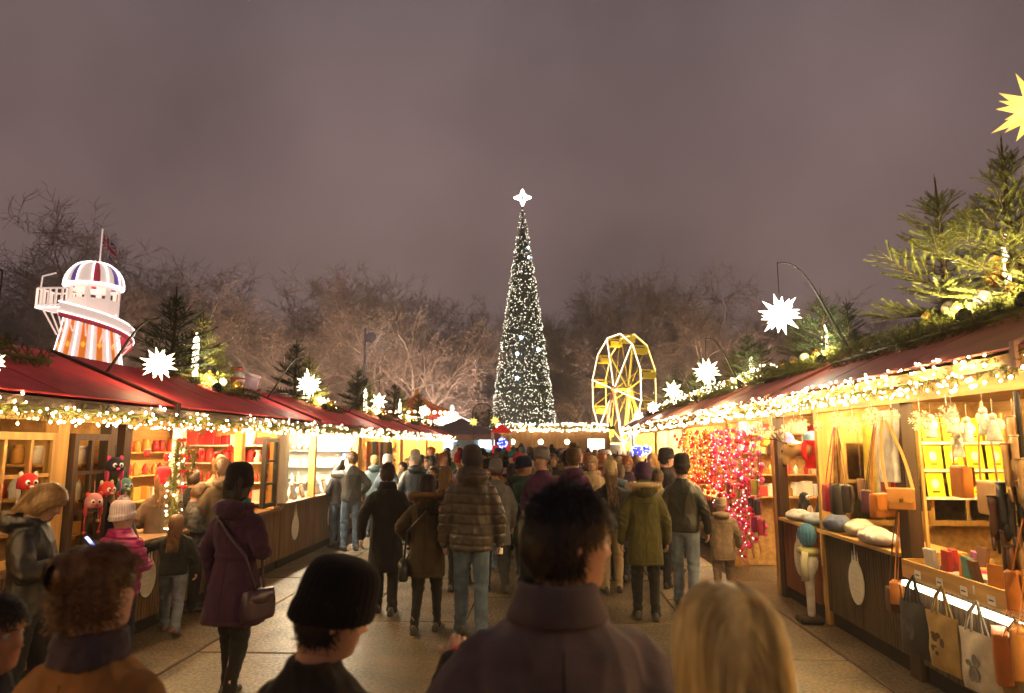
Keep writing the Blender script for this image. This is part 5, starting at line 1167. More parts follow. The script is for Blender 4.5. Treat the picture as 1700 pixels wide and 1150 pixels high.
def partition_goods(st_label, s, Yw, x0, x1, zs, cols, label, group, seed, n=9, m=PINE_Y, what=('box', 'fig', 'jar')):
    st_ = [o for o in COL.objects if o.get('label', '') == st_label][0]; rnd = random.Random(seed)
    for k, z in enumerate(zs):
        mb = MB(); mb.box(x0, x1, Yw - .26, Yw, z - .022, z); mb.V = [tuple(Vector(v) - st_.location) for v in mb.V]; mb.build('shelf', m, st_)
        wk = what[k % len(what)]; me, nm, cat = {'box': (BOXM, 'gift_box', 'box'), 'jar': (JARM, 'glass_jar', 'jar'), 'fig': (FIGM, 'table_ornament', 'ornament'), 'ball': (BAUB, 'bauble', 'bauble')}[wk]
        for i in range(n):
            c = rnd.choice(cols); s_ = rnd.uniform(.11, .17); zz = z + (.5 * s_ if wk == 'ball' else 0) + .002; sc3 = (s_ * .9, s_ * .8, s_ * rnd.uniform(.9, 1.5)) if wk == 'box' else (s_ * .8, s_ * .8, s_ * 1.3) if wk != 'ball' else (s_,) * 3
            tag(obj(nm, me, mat('good_%.2f_%.2f_%.2f' % c, c, .45, var=.1), None, (x0 + (x1 - x0) * (i + .5) / n, Yw - .13 + rnd.uniform(-.04, .04), zz), (0, 0, rnd.uniform(-.4, .4)), sc3), label + (' on the lowest', ' on the second', ' on the third', ' on the top')[k] + ' partition shelf', cat, group + ' %d' % k)
SL = [o.get('label') for o in COL.objects if o.name.startswith('market_stall')]
partition_goods(SL[0], -1, 6.47, -5.8, -4.25, (1.1, 1.42, 1.74), REDS + WHITES, 'red or cream item behind the small panes', 'partition goods first stall', 101, 10); partition_goods(SL[1], -1, 10.77, -5.8, -4.25, (1.05, 1.35, 1.65, 1.92), REDS, 'red or cream item in the gift stall', 'partition goods gift stall', 102, 12, WHITEW); partition_goods(SL[2], -1, 15.37, -5.8, -4.25, (1.1, 1.45, 1.8), WHITES, 'pale item in the white stall', 'partition goods white stall', 103, 11, WHITEW, ('fig', 'box', 'ball')); partition_goods(SL[3], -1, 19.92, -5.8, -4.25, (1.1, 1.5, 1.85), GOLDS, 'golden item in the scarf stall', 'partition goods scarf stall', 104, 10); partition_goods(SL[7], 1, 11.57, 3.2, 4.9, (1.1, 1.45, 1.8, 2.1), REDS + WHITES, 'bright item in the penguin stall', 'partition goods penguin stall', 105, 12); partition_goods(SL[8], 1, 15.02, 3.2, 4.9, (1.1, 1.45, 1.8), GOLDS, 'warm item in the orange light stall', 'partition goods orange stall', 106, 11)
# picture stands on the white stall's counter
for i in range(6):
    y = 11.25 + i * .42; t = thing('picture_stand', 'small framed picture leaning on the counter of the white stall', 'picture frame', (-4.20, y, 1.005), 0, 'picture stands on the white counter'); t.rotation_euler = (0, R(-16), 0)
    MB().bbox(0, 0, .13, .018, .20, .26, .004).build('frame', (DARKW, PINE, GOLD)[i % 3], t); MB().box(.0095, .011, -.075, .075, .03, .23).build('print', paint('print_%d' % (i % 3), ((.5, .45, .36), (.35, .42, .5), (.6, .5, .4))[i % 3]), t); MB().tube([(-.01, 0, .2), (-.09, 0, .03)], .005, 5).build('strut', DARKW, t)
# small-paned window of the first left stall
def paned(y0, y1, z0, z1, ny, nz_, x, label, m, group=None, glassy=True):
    t = thing('paned_window', label, 'window', (x, (y0 + y1) / 2, z0), 0, group); H = z1 - z0; W = y1 - y0
    for a in (0, 1): MB().box(-.03, .03, -W / 2 + a * (W - .06), -W / 2 + a * (W - .06) + .06, 0, H).build('stile', m, t); MB().box(-.028, .028, -W / 2 + .06, W / 2 - .06, a * (H - .06), a * (H - .06) + .06).build('rail', m, t)
    for i in range(1, ny): MB().box(-.02, .02, -W / 2 + W * i / ny - .015, -W / 2 + W * i / ny + .015, .06, H - .06).build('muntin', m, t)
    for j in range(1, nz_): MB().box(-.018, .018, -W / 2 + .06, W / 2 - .06, H * j / nz_ - .015, H * j / nz_ + .015).build('muntin', m, t)
    gm = mat('window_glass', (.9, .9, .88), .05, var=0, trans=1.0, spec=.5); gm.node_tree.nodes['Principled BSDF'].inputs['IOR'].default_value = 1.05
    for i in range(ny):
        for j in range(nz_): MB().box(-.003, .003, -W / 2 + W * i / ny + .016, -W / 2 + W * (i + 1) / ny - .016, H * j / nz_ + .016, H * (j + 1) / nz_ - .016).build('pane', gm, t)
paned(4.55, 5.66, .98, 2.02, 4, 3, -4.12, 'pine window with twelve small panes in the first left stall', PINE)
paned(5.86, 6.38, .98, 2.02, 2, 3, -4.11, 'narrow dark window beside the thick pine post', DARKW); paned(10.02, 10.52, 1.0, 2.02, 1, 3, -4.1, 'slim dark framed window beside the white ornament stall', IRON)
# knitted animal hats with eyes, hung on the posts
def animal_hat(q, rz, c1, c2, label, s_=1.):
    t = thing('knitted_hat', label, 'hat', q, R(rz), 'knitted animal hats', s_ * .6); m1, m2 = fabric(c1), fabric(c2); mb = MB(); n = 24
    mb.loft([[(r_ * math.cos(6.283 * k / n), r_ * math.sin(6.283 * k / n), z) for k in range(n)] for z, r_ in ((0, .105), (.01, .118), (.06, .122), (.12, .115), (.17, .09), (.20, .05), (.208, .01))]); mb.build('crown', m1, t, True)
    for sg in (-1, 1):
        e_ = MB(); e_.ell((sg * .045, -.112, .09), (.030, .018, .034), 12, 8); eo = e_.build('eye', paint('hat_eye_white', (.8, .8, .76)), t, True); p = MB(); p.ell((sg * .040, -.130, .085), (.016, .008, .018), 8, 6); p.build('pupil', paint('hat_pupil', (.01, .01, .012)), eo, True)
        f = MB(); f.ell((sg * .10, 0, -.05), (.025, .06, .085), 10, 8); fo = f.build('ear_flap', m2, t, True); c = MB(); c.tube([(sg * .10, 0, -.12), (sg * .105, -.01, -.22), (sg * .095, .01, -.34)], .010, 6); c.ell((sg * .095, .01, -.36), .026, 8, 6); c.build('tassel', m2, fo, True)
        r_ = MB(); r_.ell((sg * .085, 0, .19), (.032, .018, .04), 8, 6); r_.build('ear', m2, t, True)
    s2 = MB(); s2.ell((0, -.125, .035), (.03, .025, .02), 10, 6); s2.build('snout', m2, t, True)
    lp = MB(); lp.tube([(0, 0, .2), (0, .02, .30), (0, .03, .38)], .005, 5); lp.build('hanging_loop', m1, t)
animal_hat(PX(45, 812, -3.98), 60, (.6, .03, .03), (.7, .62, .5), 'red knitted hat with big eyes hanging before the small-paned window'); animal_hat(PX(190, 782, -3.96), 55, (.02, .018, .03), (.6, .05, .2), 'black knitted hat with pink flaps and round eyes on the dark post', 1.05)
animal_hat(PX(176, 822, -3.96), 70, (.55, .05, .04), (.5, .4, .25), 'red and tan knitted hat below the black one'); animal_hat(PX(155, 842, -3.95), 50, (.6, .25, .25), (.55, .05, .04), 'pink and red knitted hat lowest on the dark post')
animal_hat(PX(206, 815, -3.98), 60, (.12, .3, .3), (.6, .5, .1), 'teal knitted hat with yellow flaps beside the red and tan one')
garland((-4.08, 7.55, .98), 1.0, 1, 'upright fir garland wound up the white post of the gift stall', None, True, .07, (R(90), 0, 0), 150, 30)
def wreath(q, r_, label):
    t = thing('fir_wreath', label, 'wreath', q); rnd = random.Random(3); mb = MB(); mb.torus((0, 0, 0), r_, .02, 'x', 24, 6)
    for i in range(110): a = rnd.uniform(0, 6.283); p = Vector((0, r_ * math.cos(a), r_ * math.sin(a))); twig(mb, p, Vector((rnd.uniform(-.8, .8), rnd.uniform(-1, 1), rnd.uniform(-1, 1))), .075, rnd, 18, .024, .003)
    tag(mb.build('foliage', NEEDLE, t), kind='stuff')
    for k in range(9): b = MB(); a = k * .698; b.ell((.05, r_ * math.cos(a), r_ * math.sin(a)), .014, 8, 6); b.build('berry', paint('berry', (.6, .02, .02)), t, True)
    hk = MB(); hk.tube([(0, 0, r_), (0, 0, r_ + .3)], .006, 5); hk.build('ribbon', MC['flag_red'], t)
wreath(PX(312, 765, -4.05), .13, 'round fir wreath hanging beside the white post')
for k in range(4): 
    q = PX(302, 730 + k * 26, -4.05); t = thing('red_bow', 'red ribbon bow tied to the upright garland', 'bow', q, R(60), 'red bows on the upright garland', .6); b = MB(); b.ell((-.05, 0, 0), (.055, .02, .035), 10, 6); b.ell((.05, 0, 0), (.055, .02, .035), 10, 6); b.build('loop', paint('bow_red', (.6, .02, .02)), t, True); c = MB(); c.add([(-.02, 0, 0), (.0, 0, 0), (-.03, -.01, -.12), (-.06, 0, -.12)], [(0, 1, 2, 3)]); c.add([(.0, 0, 0), (.02, 0, 0), (.06, -.01, -.12), (.03, 0, -.12)], [(0, 1, 2, 3)]); c.build('tail', MC['bow_red'], t)
# scarves of the scarf stall
def cloth_strip(w_, h, seed, n=14, m=16, amp=.025):
    mb = MB(); mb.add([(mnoise.noise(Vector((i * .35, j * .08, seed))) * amp * 2 + amp * .6 * math.sin(i * 1.9 + seed), -w_ / 2 + w_ * i / n, -h * j / m) for j in range(m + 1) for i in range(n + 1)], [(j * (n + 1) + i, j * (n + 1) + i + 1, (j + 1) * (n + 1) + i + 1, (j + 1) * (n + 1) + i) for j in range(m) for i in range(n)])
    return mb.mesh('scarf', None, True)
SC = [cloth_strip(.26, 1.0, k) for k in range(3)]
scols = [((.35, .10, .03), 'rust'), ((.45, .28, .08), 'mustard'), ((.08, .16, .20), 'teal'), ((.30, .05, .05), 'wine red'), ((.55, .45, .32), 'cream'), ((.15, .08, .04), 'brown'), ((.25, .30, .34), 'grey blue'), ((.5, .2, .03), 'orange'), ((.12, .14, .06), 'olive'), ((.06, .05, .12), 'navy')]
for i, (c, nm) in enumerate(scols): tag(obj('scarf', SC[i % 3], fabric(c), None, (-4.02, 15.8 + i * .26, 2.0), (0, 0, 0), (1, 1, .9 + .05 * (i % 3))), 'long %s scarf hanging in the scarf stall opening' % nm, 'scarf', 'scarves hung in the scarf stall')

# ------------------------------------------------------------------ right row, near stalls
X = 3.10
r1 = [o for o in COL.objects if o.get('label', '').startswith('stall with leather bags')][0]; r2 = [o for o in COL.objects if o.get('label', '').startswith('stall with plush')][0]
def part(mb, name, m, parent, smooth=False): mb.V = [tuple(Vector(v) - parent.location) for v in mb.V]; return mb.build(name, m, parent, smooth)
part(MB().box(X - .06, X + .55, 6.22, 7.93, .965, 1.0), 'counter_top', PINE_Y, r1); grooved(1, X, 6.22, 7.93, .15, .962, 'plank_cladding', BROWN_D, r1).location = -r1.location; part(MB().box(X + .04, X + .08, 6.22, 7.93, 0, .15), 'plinth', PLINTH, r1)
part(MB().box(X - .06, X + .55, 8.09, 9.18, .965, 1.0), 'counter_top', PINE_Y, r2); grooved(1, X, 8.09, 9.18, .15, .962, 'plank_cladding', REDW, r2).location = -r2.location; part(MB().box(X + .04, X + .08, 8.09, 9.18, 0, .15), 'plinth', PLINTH, r2)
for st_, yy, zz in ((r1, 7.12, .58), (r2, 8.62, .58)):
    n0 = set(st_.children); round_sign(1, X - .003, yy, zz, .165, st_)
    for ch in set(st_.children) - n0: ch.location = -st_.location
# tray counter of the near stall with lit rail
tray = MB(); tray.box(X - .10, X + .62, 3.95, 6.0, .86, .89); part(tray, 'counter_top', PINE_Y, r1); part(MB().box(X - .125, X - .102, 3.95, 6.0, .845, .985), 'tray_lip', PINE_Y, r1); part(MB().box(X - .10, X + .62, 6.0, 6.02, .892, .985), 'tray_end', PINE_Y, r1)
part(MB().box(X - .135, X - .095, 3.95, 6.0, .775, .815), 'light_rail', glow('rail_led', (1, .84, .56), 7.), r1); grooved(1, X, 3.95, 6.02, .15, .84, 'plank_cladding', BROWN_D, r1, .07).location = -r1.location; part(MB().box(X + .04, X + .08, 3.95, 6.02, 0, .15), 'plinth', PLINTH, r1)
for xx, lb in ((3.72, 'pine framed inner window behind the yellow cards'), (4.62, 'pine framed inner window beside the card rack')): paned(-.42, .42, 1.05, 2.0, 2, 2, 0, lb, PINE); wn = [o for o in COL.objects if o.get('label') == lb][0]; wn.location = (xx, 7.82, 1.05); wn.rotation_euler = (0, 0, R(90))
for i, (c, nm) in enumerate((((.62, .45, .04), 'yellow'), ((.5, .12, .02), 'orange'), ((.5, .03, .04), 'red'), ((.6, .52, .35), 'cream'), ((.65, .5, .08), 'golden'))): tag(obj('scarf', cloth_strip(.24, .7, i + 9), fabric(c), None, (3.38 + .02 * i, 6.45 + .26 * i, 2.12)), nm + ' scarf hanging inside the bag stall behind the corner post', 'scarf')
rnd = random.Random(17)
bc = [(.55, .05, .12), (.7, .66, .58), (.08, .3, .3), (.6, .22, .03), (.5, .04, .04), (.65, .45, .1), (.25, .08, .2), (.72, .7, .66), (.12, .06, .04)]
for i in range(51):
    a = i % 3 - .35; y = 4.1 + (i // 3) * .108; x = X + .06 + .19 * a + rnd.uniform(-.03, .03); c = rnd.choice(bc); up = rnd.random() < .45; t = tag(empty('boxed_book', (x, y, .892), rnd.uniform(-.5, .5)), ('upright' if up else 'flat') + ' small coloured book or box in the tray', 'book', 'upright books in the tray' if up else 'flat books in the tray'); m = paint('book_%.2f_%.2f_%.2f' % c, c); w_, d_, h = (.035, .13, .21) if up else (.17, .12, .06)
    if up: t.rotation_euler = (0, R(rnd.uniform(-14, 14)), t.rotation_euler.z)
    MB().bbox(0, 0, h / 2 + .006, w_, d_, h, .003).build('cover', m, t); MB().box(-w_ / 2 + .004, w_ / 2 - .004, -d_ / 2 + .004, d_ / 2 + .002, .012, h - .0).build('pages', paint('paper', (.72, .68, .58)), t)
# rack of yellow cards facing up the lane
ck = thing('card_rack', 'clear rack holding rows of yellow cards inside the bag stall', 'rack', (3.72, 6.28, 0))
for z in (1.47, 1.71, 1.95): MB().box(-.36, .36, -.02, .02, z - .025, z).build('rail', paint('clear_rail', (.8, .78, .7), .2), ck)
for x in (-.37, .37): MB().box(x - .012, x + .012, -.015, .015, 1.0, 2.2).build('upright', PINE, ck)
ycard = mat('yellow_card', (.72, .62, .03), .5, var=.05)
for j in range(3):
    for i in range(4):
        t = thing('greeting_card', 'yellow greeting card with small pale print in the rack', 'card', (3.72 - .27 + i * .18, 6.262, 1.472 + j * .24), R(rnd.uniform(-4, 4)), 'yellow cards in the rack'); t.rotation_euler.x = R(-6); MB().box(-.075, .075, -.006, .0, 0, .205).build('card', ycard, t); b = MB(); b.disc((0, -.0085, .11), .032, .003, 'y', 14, 1.3); b.build('print', paint('card_print', (.75, .74, .68)), t); d_ = MB(); d_.box(-.03, .03, -.0085, -.0065, .035, .047); d_.build('print_line', paint('card_ink', (.12, .06, .03)), t)
# leather satchels
def satchel(loc, rz, w_, h, c, label, strap_to, straps=2, d_=.09, nm='satchel', flap=True, cat='bag'):
    t = thing(nm, label, cat, loc, R(rz)); lm = leather(c); b = MB(); rings = []
    for z, k in ((0, .90), (.04 * h, .98), (.5 * h, 1.0), (.9 * h, .95), (h, .85)): rings.append(sring(0, 0, z, w_ / 2 * (1 if k > .9 else .97), d_ / 2 * k, 20, 5))
    b.loft(rings); b.build('body', lm, t, True)
    if flap: f = MB(); f.add([(-w_ * .49, d_ * .43, h), (w_ * .49, d_ * .43, h), (w_ * .505, -d_ * .52, h * .96), (-w_ * .505, -d_ * .52, h * .96), (w_ * .49, -d_ * .58, h * .42), (-w_ * .49, -d_ * .58, h * .42), (w_ * .38, -d_ * .59, h * .33), (-w_ * .38, -d_ * .59, h * .33)], [(0, 1, 2, 3), (3, 2, 4, 5), (5, 4, 6, 7)]); fo = f.build('flap', lm, t); bk = MB(); bk.bbox(0, -d_ * .62, h * .42, .03, .012, .035, .004); bk.build('buckle', GOLD, fo)
    q = Matrix.Rotation(-R(rz), 3, 'Z') @ (Vector(strap_to) - Vector(loc))
    for k in range(straps):
        sg = (-1, 1)[k % 2]; p0 = Vector((sg * w_ * .46, 0, h * .9)); sd = Vector((0, 1, 0)); st = MB(); pts = [p0.lerp(q, u) + Vector((sg * .03 * math.sin(u * 3.14), 0, 0)) for u in (0, .25, .5, .75, 1)]; wd = .012
        st.add([p + o_ for p in pts for o_ in (Vector((-wd, -.002, 0)), Vector((wd, -.002, 0)), Vector((wd, .002, 0)), Vector((-wd, .002, 0)))], [(4 * i + a, 4 * i + (a + 1) % 4, 4 * i + 4 + (a + 1) % 4, 4 * i + 4 + a) for i in range(4) for a in range(4)]); st.build('strap', lm, t)
TAN = (.48, .16, .025); TAN_L = (.55, .24, .05); BLK = (.018, .014, .013); DBR = (.11, .045, .018)
def hq(px, py, x): return PX(px, py, x)
satchel(hq(1466, 858, 2.96), 30, .27, .20, TAN, 'tan leather satchel hanging on the dark corner post', hq(1455, 695, 3.0)); satchel(hq(1497, 845, 2.92), -25, .20, .17, TAN_L, 'smaller tan bag hanging behind the tan satchel', hq(1465, 690, 3.0)); satchel(hq(1440, 850, 3.0), 60, .16, .20, (.10, .035, .06), 'dark purple bag hanging left on the corner post', hq(1452, 690, 3.0))
satchel(hq(1391, 852, 3.06), 75, .34, .30, BLK, 'large black handbag hanging over the counter', hq(1386, 700, 2.98), d_=.14); satchel(hq(1408, 850, 2.96), 60, .20, .26, (.03, .02, .018), 'narrow black bag beside the large black handbag', hq(1388, 700, 2.98)); satchel(hq(1376, 848, 3.02), 80, .22, .27, (.42, .02, .03), 'red handbag half hidden behind the black handbags', hq(1384, 705, 2.99), flap=False)
satchel(hq(1490, 1000, 2.94), 55, .18, .17, TAN, 'small tan pouch low on long straps at the corner post', hq(1492, 850, 2.96)); satchel(hq(1668, 1130, 2.86), 60, .27, .30, (.45, .14, .03), 'rust leather satchel hanging low beside the tote bags', hq(1695, 960, 2.9), d_=.10); satchel(hq(1700, 1125, 2.78), 50, .22, .28, TAN_L, 'pale tan bag hanging lowest from the tray rail', hq(1705, 920, 2.85)); satchel(hq(1688, 1010, 2.84), 50, .18, .22, TAN, 'tan bag with long straps in front of the gloves', hq(1698, 860, 2.86)); satchel(hq(1484, 1015, 3.0), 80, .16, .2, DBR, 'dark brown pouch behind the small tan pouch', hq(1488, 850, 3.02))
# tote bags hanging from the rail
def tote(y, c, label, pr=None, h=.40, w_=.35, x=2.90, dz=0):
    z = .70 + dz; t = thing('tote_bag', label, 'tote bag', (x, y, z), R(4)); mb = MB(); n, m = 10, 10; vs = []
    for sd in (1, -1):
        for j in range(m + 1):
            for i in range(n + 1):
                u, v = i / n * 2 - 1, j / m; bulge = .045 * (1 - u ** 4) * (1 - (v * 2 - 1) ** 4) * (.5 + .5 * v) + .004; vs.append((-sd * bulge + .014 * mnoise.noise(Vector((u * 2, v * 3, y * 7))), u * w_ / 2 * (1 - .04 * v), -h * v))
    fs = []; k = (n + 1) * (m + 1)
    for j in range(m):
        for i in range(n): a = j * (n + 1) + i; fs.append((a, a + 1, a + n + 2, a + n + 1)); fs.append((k + a, k + a + n + 1, k + a + n + 2, k + a + 1))
    mb.add(vs, fs); mb.build('bag_body', fabric(c), t, True)
    for sg in (-1, 1): s_ = MB(); s_.tube([(-.01 * sg, sg * .07 - .03, -.01), (-.0, sg * .05 - .01, .12), (.02, 0, .20)], .009, 5); s_.tube([(-.01 * sg, sg * .07 + .03, -.01), (0, sg * .05 + .01, .12), (.02, 0, .20)], .009, 5); s_.build('handle', fabric(tuple(q * .6 for q in c)), t)
    if pr:
        rnd = random.Random(int(y * 100))
        for k in range(7): p = MB(); a = rnd.uniform(0, 6); p.disc((0, 0, 0), rnd.uniform(.014, .035), .003, 'x', 9, rnd.uniform(.5, 1.6)); o = p.build('print', fabric(pr), t); o.location = (-.052, rnd.uniform(-.07, .07), -h * rnd.uniform(.35, .7))
tote(5.72, (.05, .048, .045), 'charcoal grey tote bag hanging from the lit rail', (.10, .10, .09)); tote(5.33, (.42, .28, .10), 'beige tote bag with dark print under the lit rail', (.12, .08, .03)); tote(4.93, (.62, .55, .42), 'cream tote bag with grey print under the lit rail', (.25, .24, .22), dz=-.02); tote(4.55, (.5, .38, .2), 'sand coloured tote bag beside the rust satchel', (.3, .2, .1), dz=-.05)
# gloves in pairs
def glove(q, rz, c, label, s_=1., up=False):
    t = thing('leather_glove', label, 'glove', q, R(rz), 'leather gloves hung in bunches', s_); t.rotation_euler.x = R(0 if not up else 180); mb = MB(); mb.loft([sring(0, 0, z, a, b, 14, 2.4) for z, a, b in ((0, .048, .018), (-.05, .046, .018), (-.10, .040, .017), (-.15, .045, .018), (-.20, .047, .017), (-.235, .042, .013))])
    for k, (x, l_) in enumerate(((-.034, .07), (-.012, .085), (.012, .08), (.034, .062))): mb.tube([(x, 0, -.225), (x * 1.1, -.006, -.26), (x * 1.15, -.012, -.225 - l_)], [.011, .0105, .008], 6)
    mb.tube([(.04, 0, -.13), (.066, -.01, -.17), (.07, -.015, -.205)], [.015, .012, .008], 6); mb.build('glove', leather(c), t, True); cf = MB(); cf.torus((0, 0, -.004), .046, .006, 'z', 18, 6, 0, 2 * math.pi, 1., .42); cf.build('cuff', leather(tuple(x * .7 for x in c)), t)
rnd = random.Random(5)
for i, (px, py, c, nm) in enumerate(((1668, 735, (.50, .30, .12), 'pale tan'), (1682, 722, (.5, .32, .15), 'pale tan'), (1676, 690, (.45, .26, .10), 'pale tan'), (1660, 800, BLK, 'black'), (1676, 818, (.03, .022, .018), 'black'), (1692, 808, BLK, 'black'), (1652, 822, (.10, .04, .02), 'dark brown'), (1668, 880, (.13, .06, .03), 'dark brown'), (1686, 870, (.46, .28, .11), 'pale tan'), (1676, 905, (.12, .05, .025), 'dark brown'), (1690, 760, (.48, .3, .12), 'pale tan'))): glove(hq(px, py, 2.86 + .02 * (i % 3)), 40 + rnd.uniform(-40, 40), c, nm + ' leather glove in the hanging bunch', 1.15)
gs = thing('glove_stand', 'slim dark pole carrying the bunched gloves', 'stand', (2.95, 4.38, 0)); MB().tube([(0, 0, 0), (0, 0, 2.25)], .018, 8).build('pole', IRON, gs); MB().disc((0, 0, .012), .12, .02, 'z', 18).build('foot', IRON, gs)
# white scarf on the corner post, snowflakes, white felt ornaments
tag(obj('white_scarf', cloth_strip(.22, .62, 4, 12, 14, .03), fabric((.68, .64, .58)), None, (3.02, 6.15, 2.22), (0, 0, R(35))), 'white scarf draped over the dark corner post', 'scarf')
def snow_mesh():
    mb = MB()
    for k in range(6):
        a = k * math.pi / 3; d = Vector((0, math.cos(a), math.sin(a))); mb.tube([Vector((0, 0, 0)), d], [.10, .06], 5)
        for u in (.45, .72):
            for sg in (-1, 1): b = a + sg * .9; mb.tube([d * u, d * u + Vector((0, math.cos(b), math.sin(b))) * .34], [.07, .05], 4)
    mb.disc((0, 0, 0), .3, .1, 'x', 12); return mb.mesh('snowflake', None, False)
SNOW = snow_mesh()
for i in range(13):
    y = 5.0 + i * .37 + rnd.uniform(-.08, .08); z = 2.13 + rnd.uniform(-.05, .04); t = thing('snowflake_ornament', 'cream wooden snowflake hanging below the right eave', 'ornament', (2.86 + rnd.uniform(-.04, .04), y, z), R(rnd.uniform(20, 80)), 'snowflakes hung along the right eave'); obj('snowflake', SNOW, paint('cream_wood', (.66, .56, .40)), t, scale=.075 * rnd.uniform(.8, 1.2)); MB().tube([(0, 0, .07), (0, 0, 2.27 - z)], .003, 4).build('thread', WHITEW, t)
def felt(q, s_, label):
    t = thing('felt_ornament', label, 'ornament', q, R(rnd.uniform(-30, 30)), 'white felt ornaments in the bag stall', s_); mb = MB(); mb.loft([sring(0, 0, z, a, b, 14, 2.2) for z, a, b in ((-.5, .17, .10), (-.46, .2, .12), (-.2, .13, .09), (0, .08, .06), (.05, .05, .04))]); mb.ell((0, 0, .13), .10, 12, 8); mb.build('body', fabric((.74, .7, .6)), t, True)
    for sg in (-1, 1): w_ = MB(); w_.ell((sg * .16, .03, -.08), (.13, .02, .16), 10, 8); w_.build('wing', fabric((.74, .7, .6)), t, True)
    c = MB(); c.tube([(0, 0, .22), (0, 0, .6)], .008, 4); c.build('thread', WHITEW, t)
for px, py in ((1545, 700), (1580, 690), (1605, 705), (1632, 690), (1648, 700), (1590, 730)): felt(hq(px, py, 3.0 + .2 * rnd.random()), .26, 'white felt angel hanging in the bright bag stall')
# reindeer head, penguins, folded knits
def reindeer():
    q = hq(1318, 748, 2.92); t = thing('plush_reindeer', 'plush reindeer head with dark antlers and red scarf hanging by the post', 'plush toy', q, R(-35)); br = fabric((.30, .17, .07)); mb = MB(); mb.ell((-.05, 0, 0), (.10, .085, .095), 16, 12); mb.ell((-.10, -.02, -.09), (.055, .055, .085), 14, 10); mb.tube([(.0, 0, .0), (.10, 0, .02), (.2, 0, 0)], [.07, .075, .06], 12); me = remeshed(mb, .012, 3); obj('head', me, br, t)
    n = MB(); n.ell((-.105, -.03, -.165), (.024, .024, .02), 10, 8); n.build('nose', paint('nose_dark', (.02, .012, .01)), t, True)
    for sg in (-1, 1):
        e_ = MB(); e_.ell((-.115, -.05 * sg - .01, .0), .013, 8, 6); e_.build('eye', MC['nose_dark'], t, True); a = MB(); b0 = Vector((-.06, sg * .045, .08)); a.tube([b0, b0 + Vector((-.12, sg * .02, .05)), b0 + Vector((-.26, sg * .03, .06))], [.010, .009, .005], 6); a.tube([b0 + Vector((-.10, sg * .02, .045)), b0 + Vector((-.16, sg * .03, .11))], [.008, .004], 5); a.tube([b0 + Vector((-.17, sg * .02, .055)), b0 + Vector((-.22, sg * .04, .11))], [.007, .004], 5); a.build('antler', paint('antler', (.03, .018, .012)), t, True); r_ = MB(); r_.ell((-.0, sg * .095, .06), (.03, .05, .018), 8, 6); r_.build('ear', br, t, True)
    s_ = MB(); s_.box(.12, .36, -.02, .02, -.20, .12); s_.torus((.13, 0, 0), .085, .03, 'x', 20, 8); so = s_.build('red_scarf', fabric((.62, .02, .02)), t)
    l = MB(); l.tube([(.1, 0, .07), (.1, 0, .5)], .004, 4); l.build('thread', WHITEW, t)
def penguin(q, rz, label):
    t = thing('plush_penguin', label, 'plush toy', q, R(rz), 'plush penguins on the right counter'); dk = fabric((.03, .035, .045)); wh = fabric((.75, .72, .66)); b = MB(); b.loft([sring(0, 0, z, a, a * .85, 18, 2.2) for z, a in ((0, .06), (.02, .085), (.10, .098), (.18, .085), (.22, .066), (.27, .07), (.31, .055), (.33, .02))]); b.build('body', dk, t, True); w_ = MB(); w_.ell((0, -.045, .10), (.07, .05, .09), 12, 8); w_.ell((0, -.042, .265), (.048, .034, .036), 10, 8); w_.build('belly', wh, t, True)
    k = MB(); k.ell((0, -.085, .255), (.016, .025, .010), 8, 6); k.build('beak', paint('beak', (.7, .3, .03)), t, True)
    for sg in (-1, 1): f = MB(); f.ell((sg * .10, 0, .13), (.02, .035, .085), 8, 6, None); f.build('flipper', dk, t, True); f = MB(); f.ell((sg * .04, -.05, .01), (.035, .05, .014), 8, 6); f.build('foot', MC['beak'], t, True); e_ = MB(); e_.ell((sg * .024, -.076, .28), .008, 6, 5); e_.build('eye', MC['nose_dark'], t, True)
reindeer(); penguin((3.30, 8.95, 1.0), 40, 'plush penguin with white belly nearer the dark post'); penguin((3.32, 8.45, 1.0), 55, 'plush penguin with white belly beside the folded knits')
def knit(x, y, z, l_, w_, h, c, label, rz=0):
    mb = MB(); mb.ell((0, 0, h * .5), (w_ / 2, l_ / 2, h / 2), 18, 10); mb.ell((w_ * .1, l_ * .12, h * .62), (w_ * .38, l_ * .34, h * .5), 14, 8); me = remeshed(mb, .014, 2, lambda p, n: folds(p, .016, 2.4)); o = obj('folded_knit', me, fabric(c), None, (x, y, z), (0, 0, R(rz))); tag(o, label, 'knitwear')
knit(3.16, 8.75, 1.0, .55, .28, .12, (.62, .58, .55), 'cream folded knit on the red-brown counter', 8); knit(3.18, 7.70, 1.0, .36, .3, .16, (.16, .20, .36), 'blue folded knit on the dark counter', 5); knit(3.24, 7.30, 1.0, .4, .3, .15, (.66, .62, .55), 'cream bundled knit behind the blue knit'); knit(3.14, 6.75, 1.0, .62, .3, .13, (.60, .54, .54), 'pale fringed shawl folded near the corner post', -4); knit(3.16, 8.22, 1.0, .38, .27, .13, (.5, .56, .62), 'pale blue folded knit beside the blue one')
